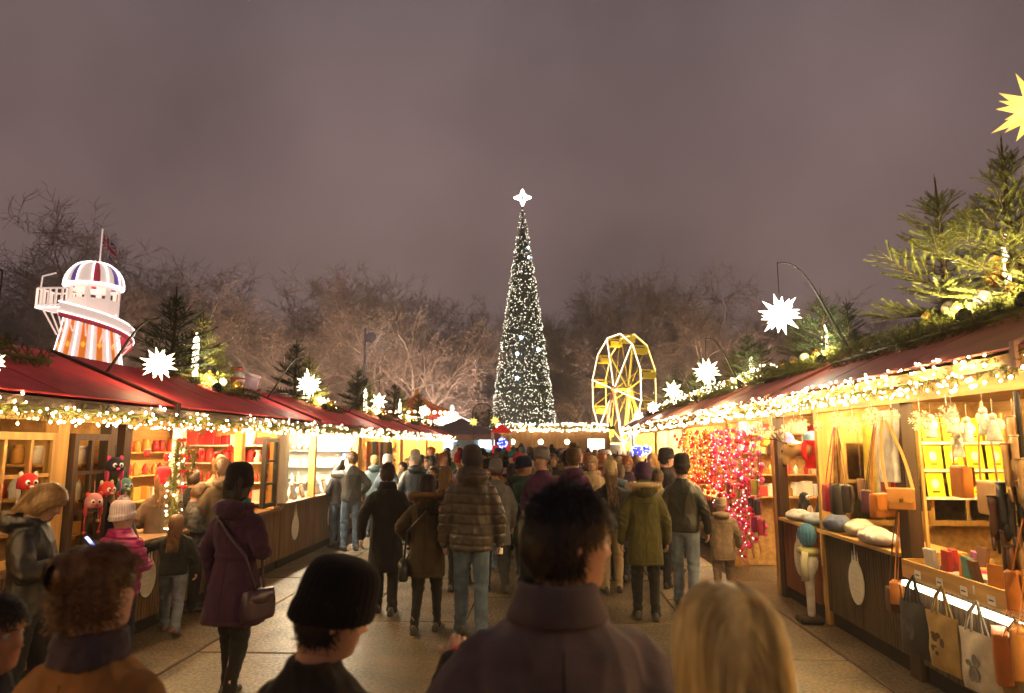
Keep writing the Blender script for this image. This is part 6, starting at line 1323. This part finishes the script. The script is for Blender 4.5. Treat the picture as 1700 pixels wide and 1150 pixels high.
# display stand with knitted hat, scarf and white stocking
def stocking_stand():
    t = thing('display_dummy', 'display dummy with blue knitted hat, striped scarf and long white stocking', 'display dummy', (2.93, 7.93, 0)); wh = fabric((.66, .6, .5)); leg = MB(); leg.loft([sring(x, 0, z, a, a, 14) for x, z, a in ((0, .06, .035), (0, .10, .04), (0, .35, .045), (0, .5, .055), (0, .58, .09), (0, .66, .10), (0, .70, .085))]); leg.build('stocking', wh, t, True); ft = MB(); ft.bbox(-.02, 0, .035, .26, .20, .07, .02); ft.build('foot', paint('dummy_base', (.03, .02, .015)), t)
    h = MB(); h.ell((0, 0, .93), (.095, .095, .13), 16, 12); me = remeshed(h, .012, 1, lambda p, n: .006 * math.sin(math.atan2(p[1], p[0]) * 16)); obj('knitted_hat', me, fabric((.08, .22, .36)), t)
    s_ = MB(); s_.torus((0, 0, .76), .085, .035, 'z', 24, 8); so = s_.build('scarf', fabric((.45, .42, .16)), t, True); e_ = MB(); e_.tube([(-.06, -.08, .76), (-.09, -.10, .62), (-.08, -.10, .46)], [.035, .04, .045], 8); e_.build('scarf_end', fabric((.5, .46, .3)), so, True)
stocking_stand()
# hanging curtains of pink, red and orange lights
def light_string(x, y, z0, z1, c, gl, label, group, seed, nb=13, ball=.030):
    rnd = random.Random(seed); t = thing('light_string', label, 'light string', (x, y, 0), 0, group); pts = [Vector((rnd.uniform(-.03, .03) + .03 * math.sin(j * .9 + seed), rnd.uniform(-.04, .04) + .04 * math.sin(j * .6 + seed * 2), z0 + (z1 - z0) * j / 18)) for j in range(19)]; mb = MB(); mb.tube(pts, .007, 4); mb.build('cord', paint('cord_%d' % int(c[1] * 100), (.5, .2, .15)), t)
    b = MB(); l = MB()
    for k in range(nb):
        p = pts[1 + int(k * 17 / nb)] + Vector((rnd.uniform(-.05, .05), rnd.uniform(-.06, .06), rnd.uniform(-.03, .03))); b.ell(p, ball * rnd.uniform(.8, 1.25), 8, 6); q = p + Vector((-.03, rnd.uniform(-.05, .05), rnd.uniform(-.02, .05))); l.ell(q, .0095, 6, 4)
    tag(b.build('felt_balls', c if not isinstance(c, tuple) else mat('felt_%.2f_%.2f_%.2f' % c, c, .8, var=.25, emit=c, es=.12), t, True), kind='stuff'); tag(l.build('bulbs', gl, t, True), kind='stuff')  # balls glow faintly too, light of the bulbs put into the felt
PB = glow('pink_bulb', (1, .40, .42), 5.); OB = glow('orange_bulb', (1, .5, .2), 5.)
rnd = random.Random(77); PINKS = [(.75, .03, .14), (.7, .02, .06), (.8, .10, .25), (.65, .02, .03)]; ORS = [(.75, .18, .02), (.65, .04, .03), (.7, .35, .04), (.5, .05, .02)]
for i in range(15): y = 9.55 + i * .14; light_string(2.72 + .36 * ((i * 7) % 5) / 5, y, 2.2, .25 + .8 * rnd.random() * (i % 3 > 0), PINKS[i % 4], PB, 'string of pink and red felt balls with tiny lights', 'pink light strings', i, 15, .034)
for i in range(16): y = 11.75 + i * .17; light_string(2.78 + .30 * ((i * 7) % 5) / 5, y, 2.2, .7 + .8 * rnd.random(), ORS[i % 4], OB, 'string of orange and red felt balls with tiny lights', 'orange light strings', 40 + i, 13, .036)
for i in range(6): knit_c = [(.55, .03, .08), (.04, .03, .04), (.4, .3, .05), (.5, .05, .25), (.08, .06, .05), (.6, .05, .03)][i]; satchel((2.88, 9.38 + .10 * i, .75 + .25 * (i % 3)), 70, .18, .2, knit_c, ('crimson', 'black', 'mustard', 'magenta', 'dark brown', 'scarlet')[i] + ' felt pouch hanging beside the pink light strings', (2.95, 9.4 + .1 * i, 2.2), flap=i % 2 == 0)

# more bags and hats hung inside the near right stall, price tags on the rail
rnd = random.Random(31)
for i, (c, nm) in enumerate(((BLK, 'black'), (DBR, 'dark brown'), (TAN, 'tan'), ((.30, .02, .03), 'wine red'), ((.05, .07, .10), 'slate blue'), (TAN_L, 'honey tan'), ((.20, .10, .05), 'chestnut'))):
    y = 6.42 + .20 * i; satchel((3.42 + .12 * (i % 3), y, 1.34 + .12 * (i % 2)), 80 + rnd.uniform(-25, 25), .22, .22, c, nm + ' shoulder bag hung inside the stall above the folded knits', (3.42 + .12 * (i % 3), y, 2.22), flap=i % 2 == 0)
for i, (c, nm) in enumerate(((BLK, 'black'), (DBR, 'dark brown'), ((.5, .3, .12), 'sand'), (TAN, 'tan'))):
    y = 4.55 + .33 * i; satchel((3.25, y, 1.42 + .1 * (i % 2)), 75 + rnd.uniform(-20, 20), .24, .24, c, nm + ' leather bag hung above the book tray', (3.25, y, 2.24), flap=i % 2 == 1)
for i in range(6):
    t = thing('price_tag', 'small white price tag clipped to the tray lip', 'price tag', (X - .131, 4.25 + .3 * i, .90), 0, 'price tags on the tray lip'); MB().box(-.003, .0, -.04, .04, -.03, .03).build('card', paint('tag_white', (.78, .76, .7)), t); MB().box(-.0045, -.0032, -.025, .025, -.006, .004).build('printed_line', paint('card_ink', (.12, .06, .03)), t)
for i in range(7):
    c = [(.5, .04, .05), (.1, .2, .3), (.55, .48, .36), (.3, .1, .3), (.08, .08, .09), (.5, .3, .05), (.2, .3, .12)][i]; mb = MB(); n = 20
    if i == 0:
        mb.loft([[(r_ * math.cos(6.283 * k / n) * (1 + .03 * math.cos(k * 3.14)), r_ * math.sin(6.283 * k / n) * (1 + .03 * math.cos(k * 3.14)), z) for k in range(n)] for z, r_ in ((0, .10), (.0, .115), (.05, .115), (.055, .105), (.12, .10), (.17, .07), (.19, .02))]); BOB = mb.mesh('knitted_hat', None, True)
    tag(obj('knitted_hat', BOB, fabric(c), None, (3.30 + .03 * (i % 2), 8.25 + i * .42, 1.90 if i % 2 else 1.78), (0, R(12), i), 1.0), ('red', 'blue', 'cream', 'purple', 'charcoal', 'mustard', 'moss green')[i] + ' knitted hat hung in the penguin stall', 'hat', 'knitted hats in the penguin stall')
# ================================================================== THE PEOPLE IN THE PICTURE
def gx(px, Y): return P(px, 738, Y).x
def world(root, p): s_ = root.scale; return Vector(root.location) + Matrix.Rotation(root.rotation_euler.z, 3, 'Z') @ Vector((p[0] * s_[0], p[1] * s_[1], p[2] * s_[2]))
BLACK = (.014, .013, .014); CHAR = (.032, .030, .032); H_BLK = (.010, .008, .007); H_DBR = (.030, .017, .010); H_BR = (.085, .042, .018); H_LBR = (.17, .09, .035); H_BLO = (.42, .25, .085); H_RED = (.30, .09, .025)
def phone(loc, rot, label):
    t = thing('mobile_phone', label, 'phone', loc); t.rotation_euler = rot; MB().bbox(0, 0, 0, .072, .009, .145, .004).build('case', mat('phone_black', (.01, .01, .012), .2, var=0), t); MB().box(-.032, .032, -.0056, -.0048, -.062, .062).build('screen', glow('phone_screen', (.25, .30, 1.), 4.), t)
def shoulder_bag(root, label, c, side=1, z=.92, w_=.30, h=.22, nm='shoulder_bag'):
    s_ = root.scale[0]; loc = world(root, (side * .255, -.04, z - h)); t = thing(nm, label, 'bag', loc, root.rotation_euler.z + R(80 * side), None, s_); lm = leather(c); b = MB(); b.loft([sring(0, 0, zz, w_ / 2 * k, .055 * k, 20, 4) for zz, k in ((0, .9), (.03, 1), (h * .6, 1), (h, .88))]); b.build('body', lm, t, True); f = MB(); f.ell((0, -.02, h * .75), (w_ * .47, .05, h * .28), 14, 8); f.build('flap', lm, t, True)
    inv = Matrix.Rotation(-R(80 * side), 3, 'Z'); pts = [Vector((side * .255, -.06, z - .04)), Vector((side * .20, -.15, 1.12)), Vector((side * .05, -.165, 1.28)), Vector((-side * .09, -.125, 1.405)), Vector((-side * .125, -.02, 1.468)), Vector((-side * .07, .11, 1.36)), Vector((side * .12, .15, 1.15)), Vector((side * .255, .03, z - .04))]
    st = MB(); st.tube([inv @ (p - Vector((side * .255, -.04, z - h))) for p in pts], .012, 6); st.build('strap', lm, t, True)

# ---- nearest people
Y = 1.76
person('man in grey-purple coat with dark hair turning his face right, standing in mid lane', gx(922, Y), Y, 4, 1.81, ('coat', (.098, .084, .108), 'cloth'), arms=('pocket', 'pocket'), head=(-72, -6, 0), hair=('short', H_BLK), hn=6500, hw=.0013, vox=.009, face=H_BLK, skin=SKIN, foldk=.8, slim=1.14, collar=True)
Y = 1.25
person('blonde person with long loose hair beside the man in the grey-purple coat', gx(1195, Y), Y, -6, 1.67, ('jacket', (.03, .028, .03), 'cloth'), hair=('long', (.88, .60, .23)), hn=7500, hw=.0011, vox=.012, head=(8, -6, 0), seed=4)
Y = 1.95
def s_extra(root, H, arms):
    w_ = world(root, arm_pts(arms[1], 1)[2]); t = thing('paper_bag', 'small white paper bag with red trim held by the person in the black beanie', 'paper bag', w_ + Vector((.06, .03, -.09)), .3); mb = MB(); mb.loft([sring(0, 0, z, a, b, 12, 3) for z, a, b in ((0, .045, .03), (.06, .055, .035), (.13, .06, .03))], caps=True); mb.build('bag', fabric((.7, .66, .6)), t); c = MB(); c.torus((0, 0, .13), .058, .008, 'z', 16, 6, 0, 2 * math.pi, 1, .55); c.build('trim', MC['flag_red'], t)
person('person in black beanie bending the head to the right, wearing a dark jacket', gx(540, Y), Y, -20, 1.57, ('jacket', (.020, .018, .018), 'cloth'), arms=('front', ((.31, .14, 1.24), (.27, .38, 1.40))), head=(-45, -16, 8), hair=('short', H_BLK), hat=((.008, .007, .008), .01), hn=1500, hw=.0018, vox=.010, face=H_BLK, extra=s_extra)
Y = 1.9
person('woman in brown coat with messy pinned-up brown hair and purple scarf', gx(184, Y), Y, -8, 1.63, ('coat', (.24, .115, .038), 'cloth'), arms=('down', 'down'), head=(-10, 0, 0), hair=('bun', (.15, .075, .03)), hn=4500, hw=.0017, vox=.009, scarf=(.07, .055, .075), foldk=.8)
Y = 2.0
person('dark-haired youth in navy top looking right past the brown coat', gx(16, Y), Y, -60, 1.48, ('jacket', (.016, .018, .032), 'cloth'), arms=('down', 'front'), head=(-30, -4, 0), hair=('short', H_DBR), hn=4000, hw=.0015, vox=.012, face=H_DBR, skin=SKIN_D)
# ---- left side group
Y = 4.5
v = person('woman in black leather jacket with grey hood and blonde hair reading her phone', gx(70, Y), Y, -72, 1.69, ('jacket', (.010, .009, .009), 'leather'), arms=('phone', 'phone'), head=(-6, -34, 0), hair=('long', (.28, .16, .06)), hood='down', hn=2600, hw=.0022, vox=.011, face=H_BR, legs='step', curl=.9, hair_len=.34)
w_ = world(v, (0, .36, 1.27)); phone(w_ + Vector((0, 0, .03)), (R(-40), 0, v.rotation_euler.z + math.pi), 'lit phone in the hands of the leather jacket woman')
Y = 5.35
w = person('woman in dark purple belted coat and black beanie with a crossbody bag', gx(402, Y), Y, -14, 1.72, ('trench', (.040, .014, .038), 'cloth'), legs='step', leg_col=BLACK, fit=.82, arms=('down', 'front'), head=(6, 0, 0), hair=('bob', H_DBR), hat=((.012, .010, .012), .02), hood='down', vox=.011, scarf=(.05, .25, .16), hn=900, hw=.003)
shoulder_bag(w, 'dark crossbody bag on the purple coat woman', (.03, .012, .03), 1, .86)
Y = 7.2
person('long-haired girl in dark jacket and pale jeans walking by the left stalls', gx(302, Y), Y, 20, 1.19, ('jacket', (.018, .020, .022), 'cloth'), legs='stride', leg_col=JEANS_P, arms=('out', 'down'), hair=('long', (.16, .075, .03)), hn=1200, hw=.003, child=True, hair_len=.36, shoe=(.10, .04, .02), vox=.014)
Y = 7.7
person('woman in red beanie and brown-grey jacket at the gift stall', gx(276, Y), Y, 25, 1.63, ('jacket', (.085, .060, .045), 'cloth'), leg_col=BLACK, arms=('front', 'front'), hair=('long', H_LBR), hat=((.30, .012, .025), 0.), hn=800, hw=.003, hair_len=.26, vox=.013)
Y = 6.5
person('woman in dark green beanie and long navy coat beside the gift stall', gx(198, Y), Y, -28, 1.62, ('coat', (.014, .016, .045), 'cloth'), leg_col=BLACK, arms=('front', 'carry'), hair=('long', H_LBR), hat=((.040, .042, .022), .05), hn=900, hw=.003, hair_len=.25, vox=.013, head=(-15, 0, 0))
Y = 6.0
person('child in white fluffy hat and magenta coat beside the navy coat', gx(214, Y), Y, -15, 1.38, ('puffer', (.32, .012, .12), 'shell'), leg_col=(.02, .02, .05), hair=None, hat=((.62, .50, .52), .03), child=True, vox=.014, arms=('down', 'front'), pom=(.65, .55, .55))
Y = 8.2
person('boy in black and white patterned jacket looking down at the ornaments', gx(332, Y), Y, -62, 1.46, ('jacket', mat('pattern_cloth', (.05, .05, .055), .8, var=.9, vs=26, bump=.2, bs=200), 'cloth'), leg_col=BLACK, arms=('front', 'front'), head=(0, -22, 0), hair=('short', (.12, .065, .03)), face=H_BR, hn=1200, hw=.0035, child=True, vox=.014)
Y = 8.8
person('dark-haired man in black coat behind the patterned jacket boy', gx(325, Y), Y, 30, 1.60, ('coat', BLACK, 'cloth'), hair=('short', H_DBR), hn=900, hw=.004, vox=.016)
Y = 8.3
person('man in olive brown coat leaning at the gift stall counter', gx(376, Y), Y, 38, 1.74, ('coat', (.085, .062, .040), 'cloth'), hair=('short', H_BR), hood='down', hn=900, hw=.004, vox=.014, head=(20, -10, 0), arms=('front', 'reach'))
Y = 9.0
person('tan-haired shopper in pale jacket behind the olive brown coat', gx(366, Y), Y, 50, 1.78, ('jacket', (.22, .17, .12), 'cloth'), hair=('bob', H_LBR), hn=700, hw=.004, vox=.016)
# ---- middle of the lane
Y = 12.8
a = person('man in dark leather jacket and jeans raising a phone at the white stall', gx(586, Y), Y, 32, 1.79, ('jacket', (.032, .030, .028), 'leather'), legs='apart', leg_col=JEANS, arms=('up', 'pocket'), hair=('short', H_BR), hn=800, hw=.004, vox=.014, head=(15, 5, 0))
phone(world(a, (-.06, .34, 1.66)), (0, 0, a.rotation_euler.z), 'phone raised by the leather jacket man')
person('slight woman in dark jacket and jeans beside the man with raised phone', gx(564, 13.2), 13.2, 50, 1.60, ('jacket', CHAR, 'cloth'), leg_col=JEANS, arms=('front', 'front'), hair=('long', H_BR), hn=500, hw=.006, vox=.016)
person('fair-haired person in teal hooded jacket past the man with raised phone', gx(623, 14.8), 14.8, 10, 1.70, ('jacket', (.055, .085, .10), 'shell'), leg_col=(.03, .03, .04), hair=('short', H_BLO), hood='down', vox=.016, hn=600, hw=.005)
person('man in long black coat and black trousers walking up the lane', gx(645, 8.1), 8.1, 6, 1.70, ('coat', (.012, .012, .014), 'cloth'), legs='step', leg_col=BLACK, arms=('swing_b', 'down'), hair=('short', H_DBR), hn=1400, hw=.003, vox=.012, collar=True)
c = person('woman in olive parka with fur hood and long dark hair', gx(712, 7.35), 7.35, -4, 1.60, ('parka', (.042, .030, .016), 'cloth'), legs='step2', leg_col=BLACK, fit=.8, arms=('pocket', 'front'), hair=('long', H_DBR), hood='down', fur=(.24, .14, .06), hn=1600, hw=.003, vox=.012, hair_len=.30)
shoulder_bag(c, 'black handbag at the side of the fur hood woman', BLACK, -1, .80)
d = person('tall man in grey-brown quilted puffer jacket, jeans and dark beanie', gx(784, 7.2), 7.2, 4, 1.87, ('puffer', (.052, .040, .035), 'shell'), legs='step', leg_col=JEANS, arms=('down', 'down'), hair=('short', H_DBR), hat=((.045, .038, .045), 0.), hood='big', hn=500, hw=.004, vox=.011)
q = world(d, (.275, .10, .72)); t = thing('drink_bottle', 'small dark bottle with white label in the puffer man\'s hand', 'bottle', q); b = MB(); b.loft([[(r_ * math.cos(k * .5236), r_ * math.sin(k * .5236), z) for k in range(12)] for z, r_ in ((0, .028), (.01, .031), (.11, .031), (.15, .014), (.20, .012), (.205, .014))]); b.build('glass', mat('brown_glass', (.05, .02, .008), .1, var=0), t, True); b = MB(); b.loft([[(.0318 * math.cos(k * .5236), .0318 * math.sin(k * .5236), z) for k in range(12)] for z in (.03, .09)], caps=False); b.build('label', WHITEW, t)
person('woman in dark coat with long brown hair ahead of the puffer jacket man', gx(850, 10.6), 10.6, 5, 1.63, ('coat', CHAR, 'cloth'), legs='step2', leg_col=(.05, .04, .03), hair=('long', H_DBR), hn=900, hw=.004, vox=.016)
person('person in navy hooded jacket and pale grey beanie by the scarf stall', gx(690, 13.), 13., 8, 1.76, ('jacket', (.022, .028, .042), 'shell'), leg_col=BLACK, hair=None, hat=((.38, .36, .34), .03), hood='down', vox=.016)
person('woman with loose ginger hair between the puffer man and the fur hood woman', gx(742, 9.4), 9.4, -10, 1.62, ('jacket', (.09, .06, .045), 'cloth'), leg_col=BLACK, hair=('long', H_LBR), hn=1000, hw=.004, vox=.016)
# ---- right side group
f = person('person in khaki parka with pale fur hood and black trousers', gx(1066, 8.0), 8.0, -2, 1.68, ('parka', (.062, .055, .018), 'cloth'), legs='apart', leg_col=BLACK, fit=.9, arms=('down', 'down'), hair=('short', H_DBR), hat=((.045, .020, .055), .0), hood='big', fur=(.55, .42, .24), vox=.011, hn=600, hw=.004)
person('man in black leather jacket, beanie and blue jeans by the pink lights', gx(1131, 8.6), 8.6, -18, 1.77, ('jacket', (.020, .018, .013), 'leather'), legs='step', leg_col=JEANS_P, arms=('down', 'down'), hair=('short', H_DBR), hat=((.022, .018, .016), .0), vox=.011, hn=600, hw=.004)
person('small child in beige hooded coat and knitted hat holding a hand', gx(1192, 9.4), 9.4, -12, 1.20, ('parka', (.24, .17, .11), 'cloth'), leg_col=(.22, .15, .10), arms=('out', 'down'), hair=None, hat=((.30, .22, .15), 0.), pom=(.5, .03, .04), hood='down', child=True, vox=.014)
person('person in cream pompom beanie and black jacket with beige trousers', gx(1012, 9.4), 9.4, 4, 1.66, ('jacket', BLACK, 'cloth'), leg_col=(.30, .22, .13), hair=('long', H_LBR), hat=((.42, .30, .15), .02), pom=(.5, .38, .2), vox=.014, hn=700, hw=.004)
person('bearded man in black beanie looking right across the lane', gx(944, 11.6), 11.6, -85, 1.78, ('coat', (.05, .02, .02), 'cloth'), hair=('short', H_BLK), hat=(BLACK, .01), vox=.016, face=H_BLK, head=(0, -6, 0), hn=500, hw=.005, beard=H_BLK)
person('blonde woman in cream hooded jacket facing down the lane', gx(982, 11.3), 11.3, 165, 1.74, ('jacket', (.40, .28, .16), 'cloth'), hair=('long', H_BLO), face=H_BR, head=(8, -4, 0), hood='down', vox=.016, hn=1000, hw=.004)
person('red-haired woman in purple jacket looking down as she walks', gx(1040, 11.6), 11.6, 178, 1.74, ('jacket', (.05, .03, .06), 'cloth'), hair=('long', H_RED), face=H_RED, head=(5, -20, 0), vox=.016, hn=1000, hw=.004, legs='step')
person('tall person in black beanie and black coat near the orange lights', gx(1106, 11.0), 11.0, -75, 1.83, ('coat', (.025, .02, .022), 'cloth'), hair=('short', H_DBR), hat=((.016, .014, .016), .0), vox=.016, face=H_DBR)
person('short-haired youth in pale collared jacket before the leather jacket man', gx(1090, 9.7), 9.7, -25, 1.58, ('jacket', (.20, .16, .10), 'cloth'), hair=('short', H_BR), vox=.016, hn=800, hw=.004)
person('man in flat grey jacket with dark cap facing down the lane', gx(881, 14.), 14., 176, 1.72, ('jacket', (.16, .14, .13), 'cloth'), hair=('short', H_DBR), hat=((.02, .02, .025), 0.), face=H_DBR, vox=.016, legs='step')
person('stallholder in dark apron top standing inside the white stall', -4.95, 12.1, -90, 1.66, ('jacket', (.05, .05, .06), 'cloth'), hair=('bob', H_DBR), face=H_DBR, vox=.018, arms=('front', 'front'))
person('stallholder in burgundy jumper behind the red gift shelves', -5.0, 8.0, -80, 1.70, ('jacket', (.12, .02, .03), 'cloth'), hair=('short', H_BR), face=H_BR, vox=.018, arms=('front', 'down'))
# ---- the crowd filling the lane
CC = {'black': BLACK, 'charcoal': CHAR, 'navy': (.016, .02, .045), 'dark brown': (.055, .032, .02), 'bottle green': (.02, .045, .03), 'grey': (.13, .12, .12), 'beige': (.30, .22, .14), 'wine red': (.12, .015, .025), 'mustard': (.32, .18, .03), 'olive': (.07, .06, .025), 'slate blue': (.06, .085, .12), 'camel': (.28, .16, .07), 'plum': (.07, .02, .06)}
HATC = {'black': BLACK, 'grey': (.14, .13, .13), 'navy': (.015, .02, .05), 'red': (.32, .02, .03), 'cream': (.5, .4, .27), 'white': (.6, .57, .52), 'brown': (.09, .05, .025), 'teal': (.03, .14, .15)}
HRC = {'black': H_BLK, 'dark brown': H_DBR, 'brown': H_BR, 'light brown': H_LBR, 'blonde': H_BLO, 'red': H_RED}
GN = {'jacket': 'jacket', 'puffer': 'puffer jacket', 'parka': 'parka', 'coat': 'long coat'}
rnd = random.Random(2024); used = set(); placed = [(o.location.x, o.location.y) for o in COL.objects if o.name.startswith('person')]; n = 0; tries = 0
while n < 190 and tries < 20000:
    tries += 1; y = 9.2 + (28.8 - 9.2) * rnd.random() ** .85; x = rnd.uniform(-3.3 if y > 13.5 else -1.9 if y > 11 else -1.0, 2.4 if y > 12 else 1.3)
    if any((x - a) ** 2 + ((y - b) * .8) ** 2 < .24 for a, b in placed): continue
    away = rnd.random() < .58; hat = rnd.random() < .42; cn, gk = rnd.choice(list(CC)), rnd.choice(list(GN)); hc = rnd.choice(list(HATC)); hr = rnd.choice(list(HRC)); hs = rnd.choice(('short', 'short', 'long', 'bob')); wl = 'walking away' if away else 'coming back'
    hd = (hc + ' beanie') if hat else ({'short': 'short', 'long': 'long', 'bob': 'bobbed'}[hs] + ' ' + hr + ' hair'); lab = 'person with %s in %s %s %s in the crowd' % (hd, cn, GN[gk], wl)
    if lab in used: continue
    used.add(lab); placed.append((x, y)); n += 1
    person(lab, x, y, (rnd.choice((rnd.uniform(-25, 25), rnd.uniform(-30, 30), rnd.uniform(-80, 80))) if away else 180 + rnd.choice((rnd.uniform(-30, 30), rnd.uniform(-75, 75)))), rnd.gauss(1.70, .075), (gk, CC[cn], rnd.choice(('cloth', 'cloth', 'shell'))), rnd.choice(('step', 'step2', 'stand')), rnd.choice((BLACK, JEANS, (.03, .03, .035), (.05, .04, .035))), arms=rnd.choice((('down', 'down'), ('pocket', 'pocket'), ('front', 'down'), ('front', 'front'))), head=(rnd.choice((-25, 0, 0, 25)), 0, 0), hair=(hs, HRC[hr]) if not (hat and hs == 'bob') else None, hat=(HATC[hc], 0.) if hat else None, pom=(HATC[hc] if hat and rnd.random() < .4 else None), hood=rnd.choice((None, None, 'down')), fur=((.3, .2, .1) if gk == 'parka' and rnd.random() < .5 else None), face=None if away else HRC[hr], group='people in the crowded lane', vox=.022, hn=170, hw=.008, skin=rnd.choice((SKIN, SKIN, SKIN_D)), seed=rnd.choice((1, 2, 3)))
# ================================================================== HAZE
hz = MB(); hz.box(-130, 130, -12, 150, -1.5, 45); ho = hz.build('haze', None); tag(ho, kind='stuff')
hm = bpy.data.materials.new('mist'); hm.use_nodes = True; hn_ = hm.node_tree.nodes; hn_.remove(hn_['Principled BSDF'])
pv = hn_.new('ShaderNodeVolumePrincipled'); pv.inputs['Color'].default_value = (.86, .82, .80, 1); pv.inputs['Density'].default_value = .0027; pv.inputs['Anisotropy'].default_value = .25
hm.node_tree.links.new(pv.outputs[0], hn_['Material Output'].inputs['Volume']); ho.data.materials.clear(); ho.data.materials.append(hm)
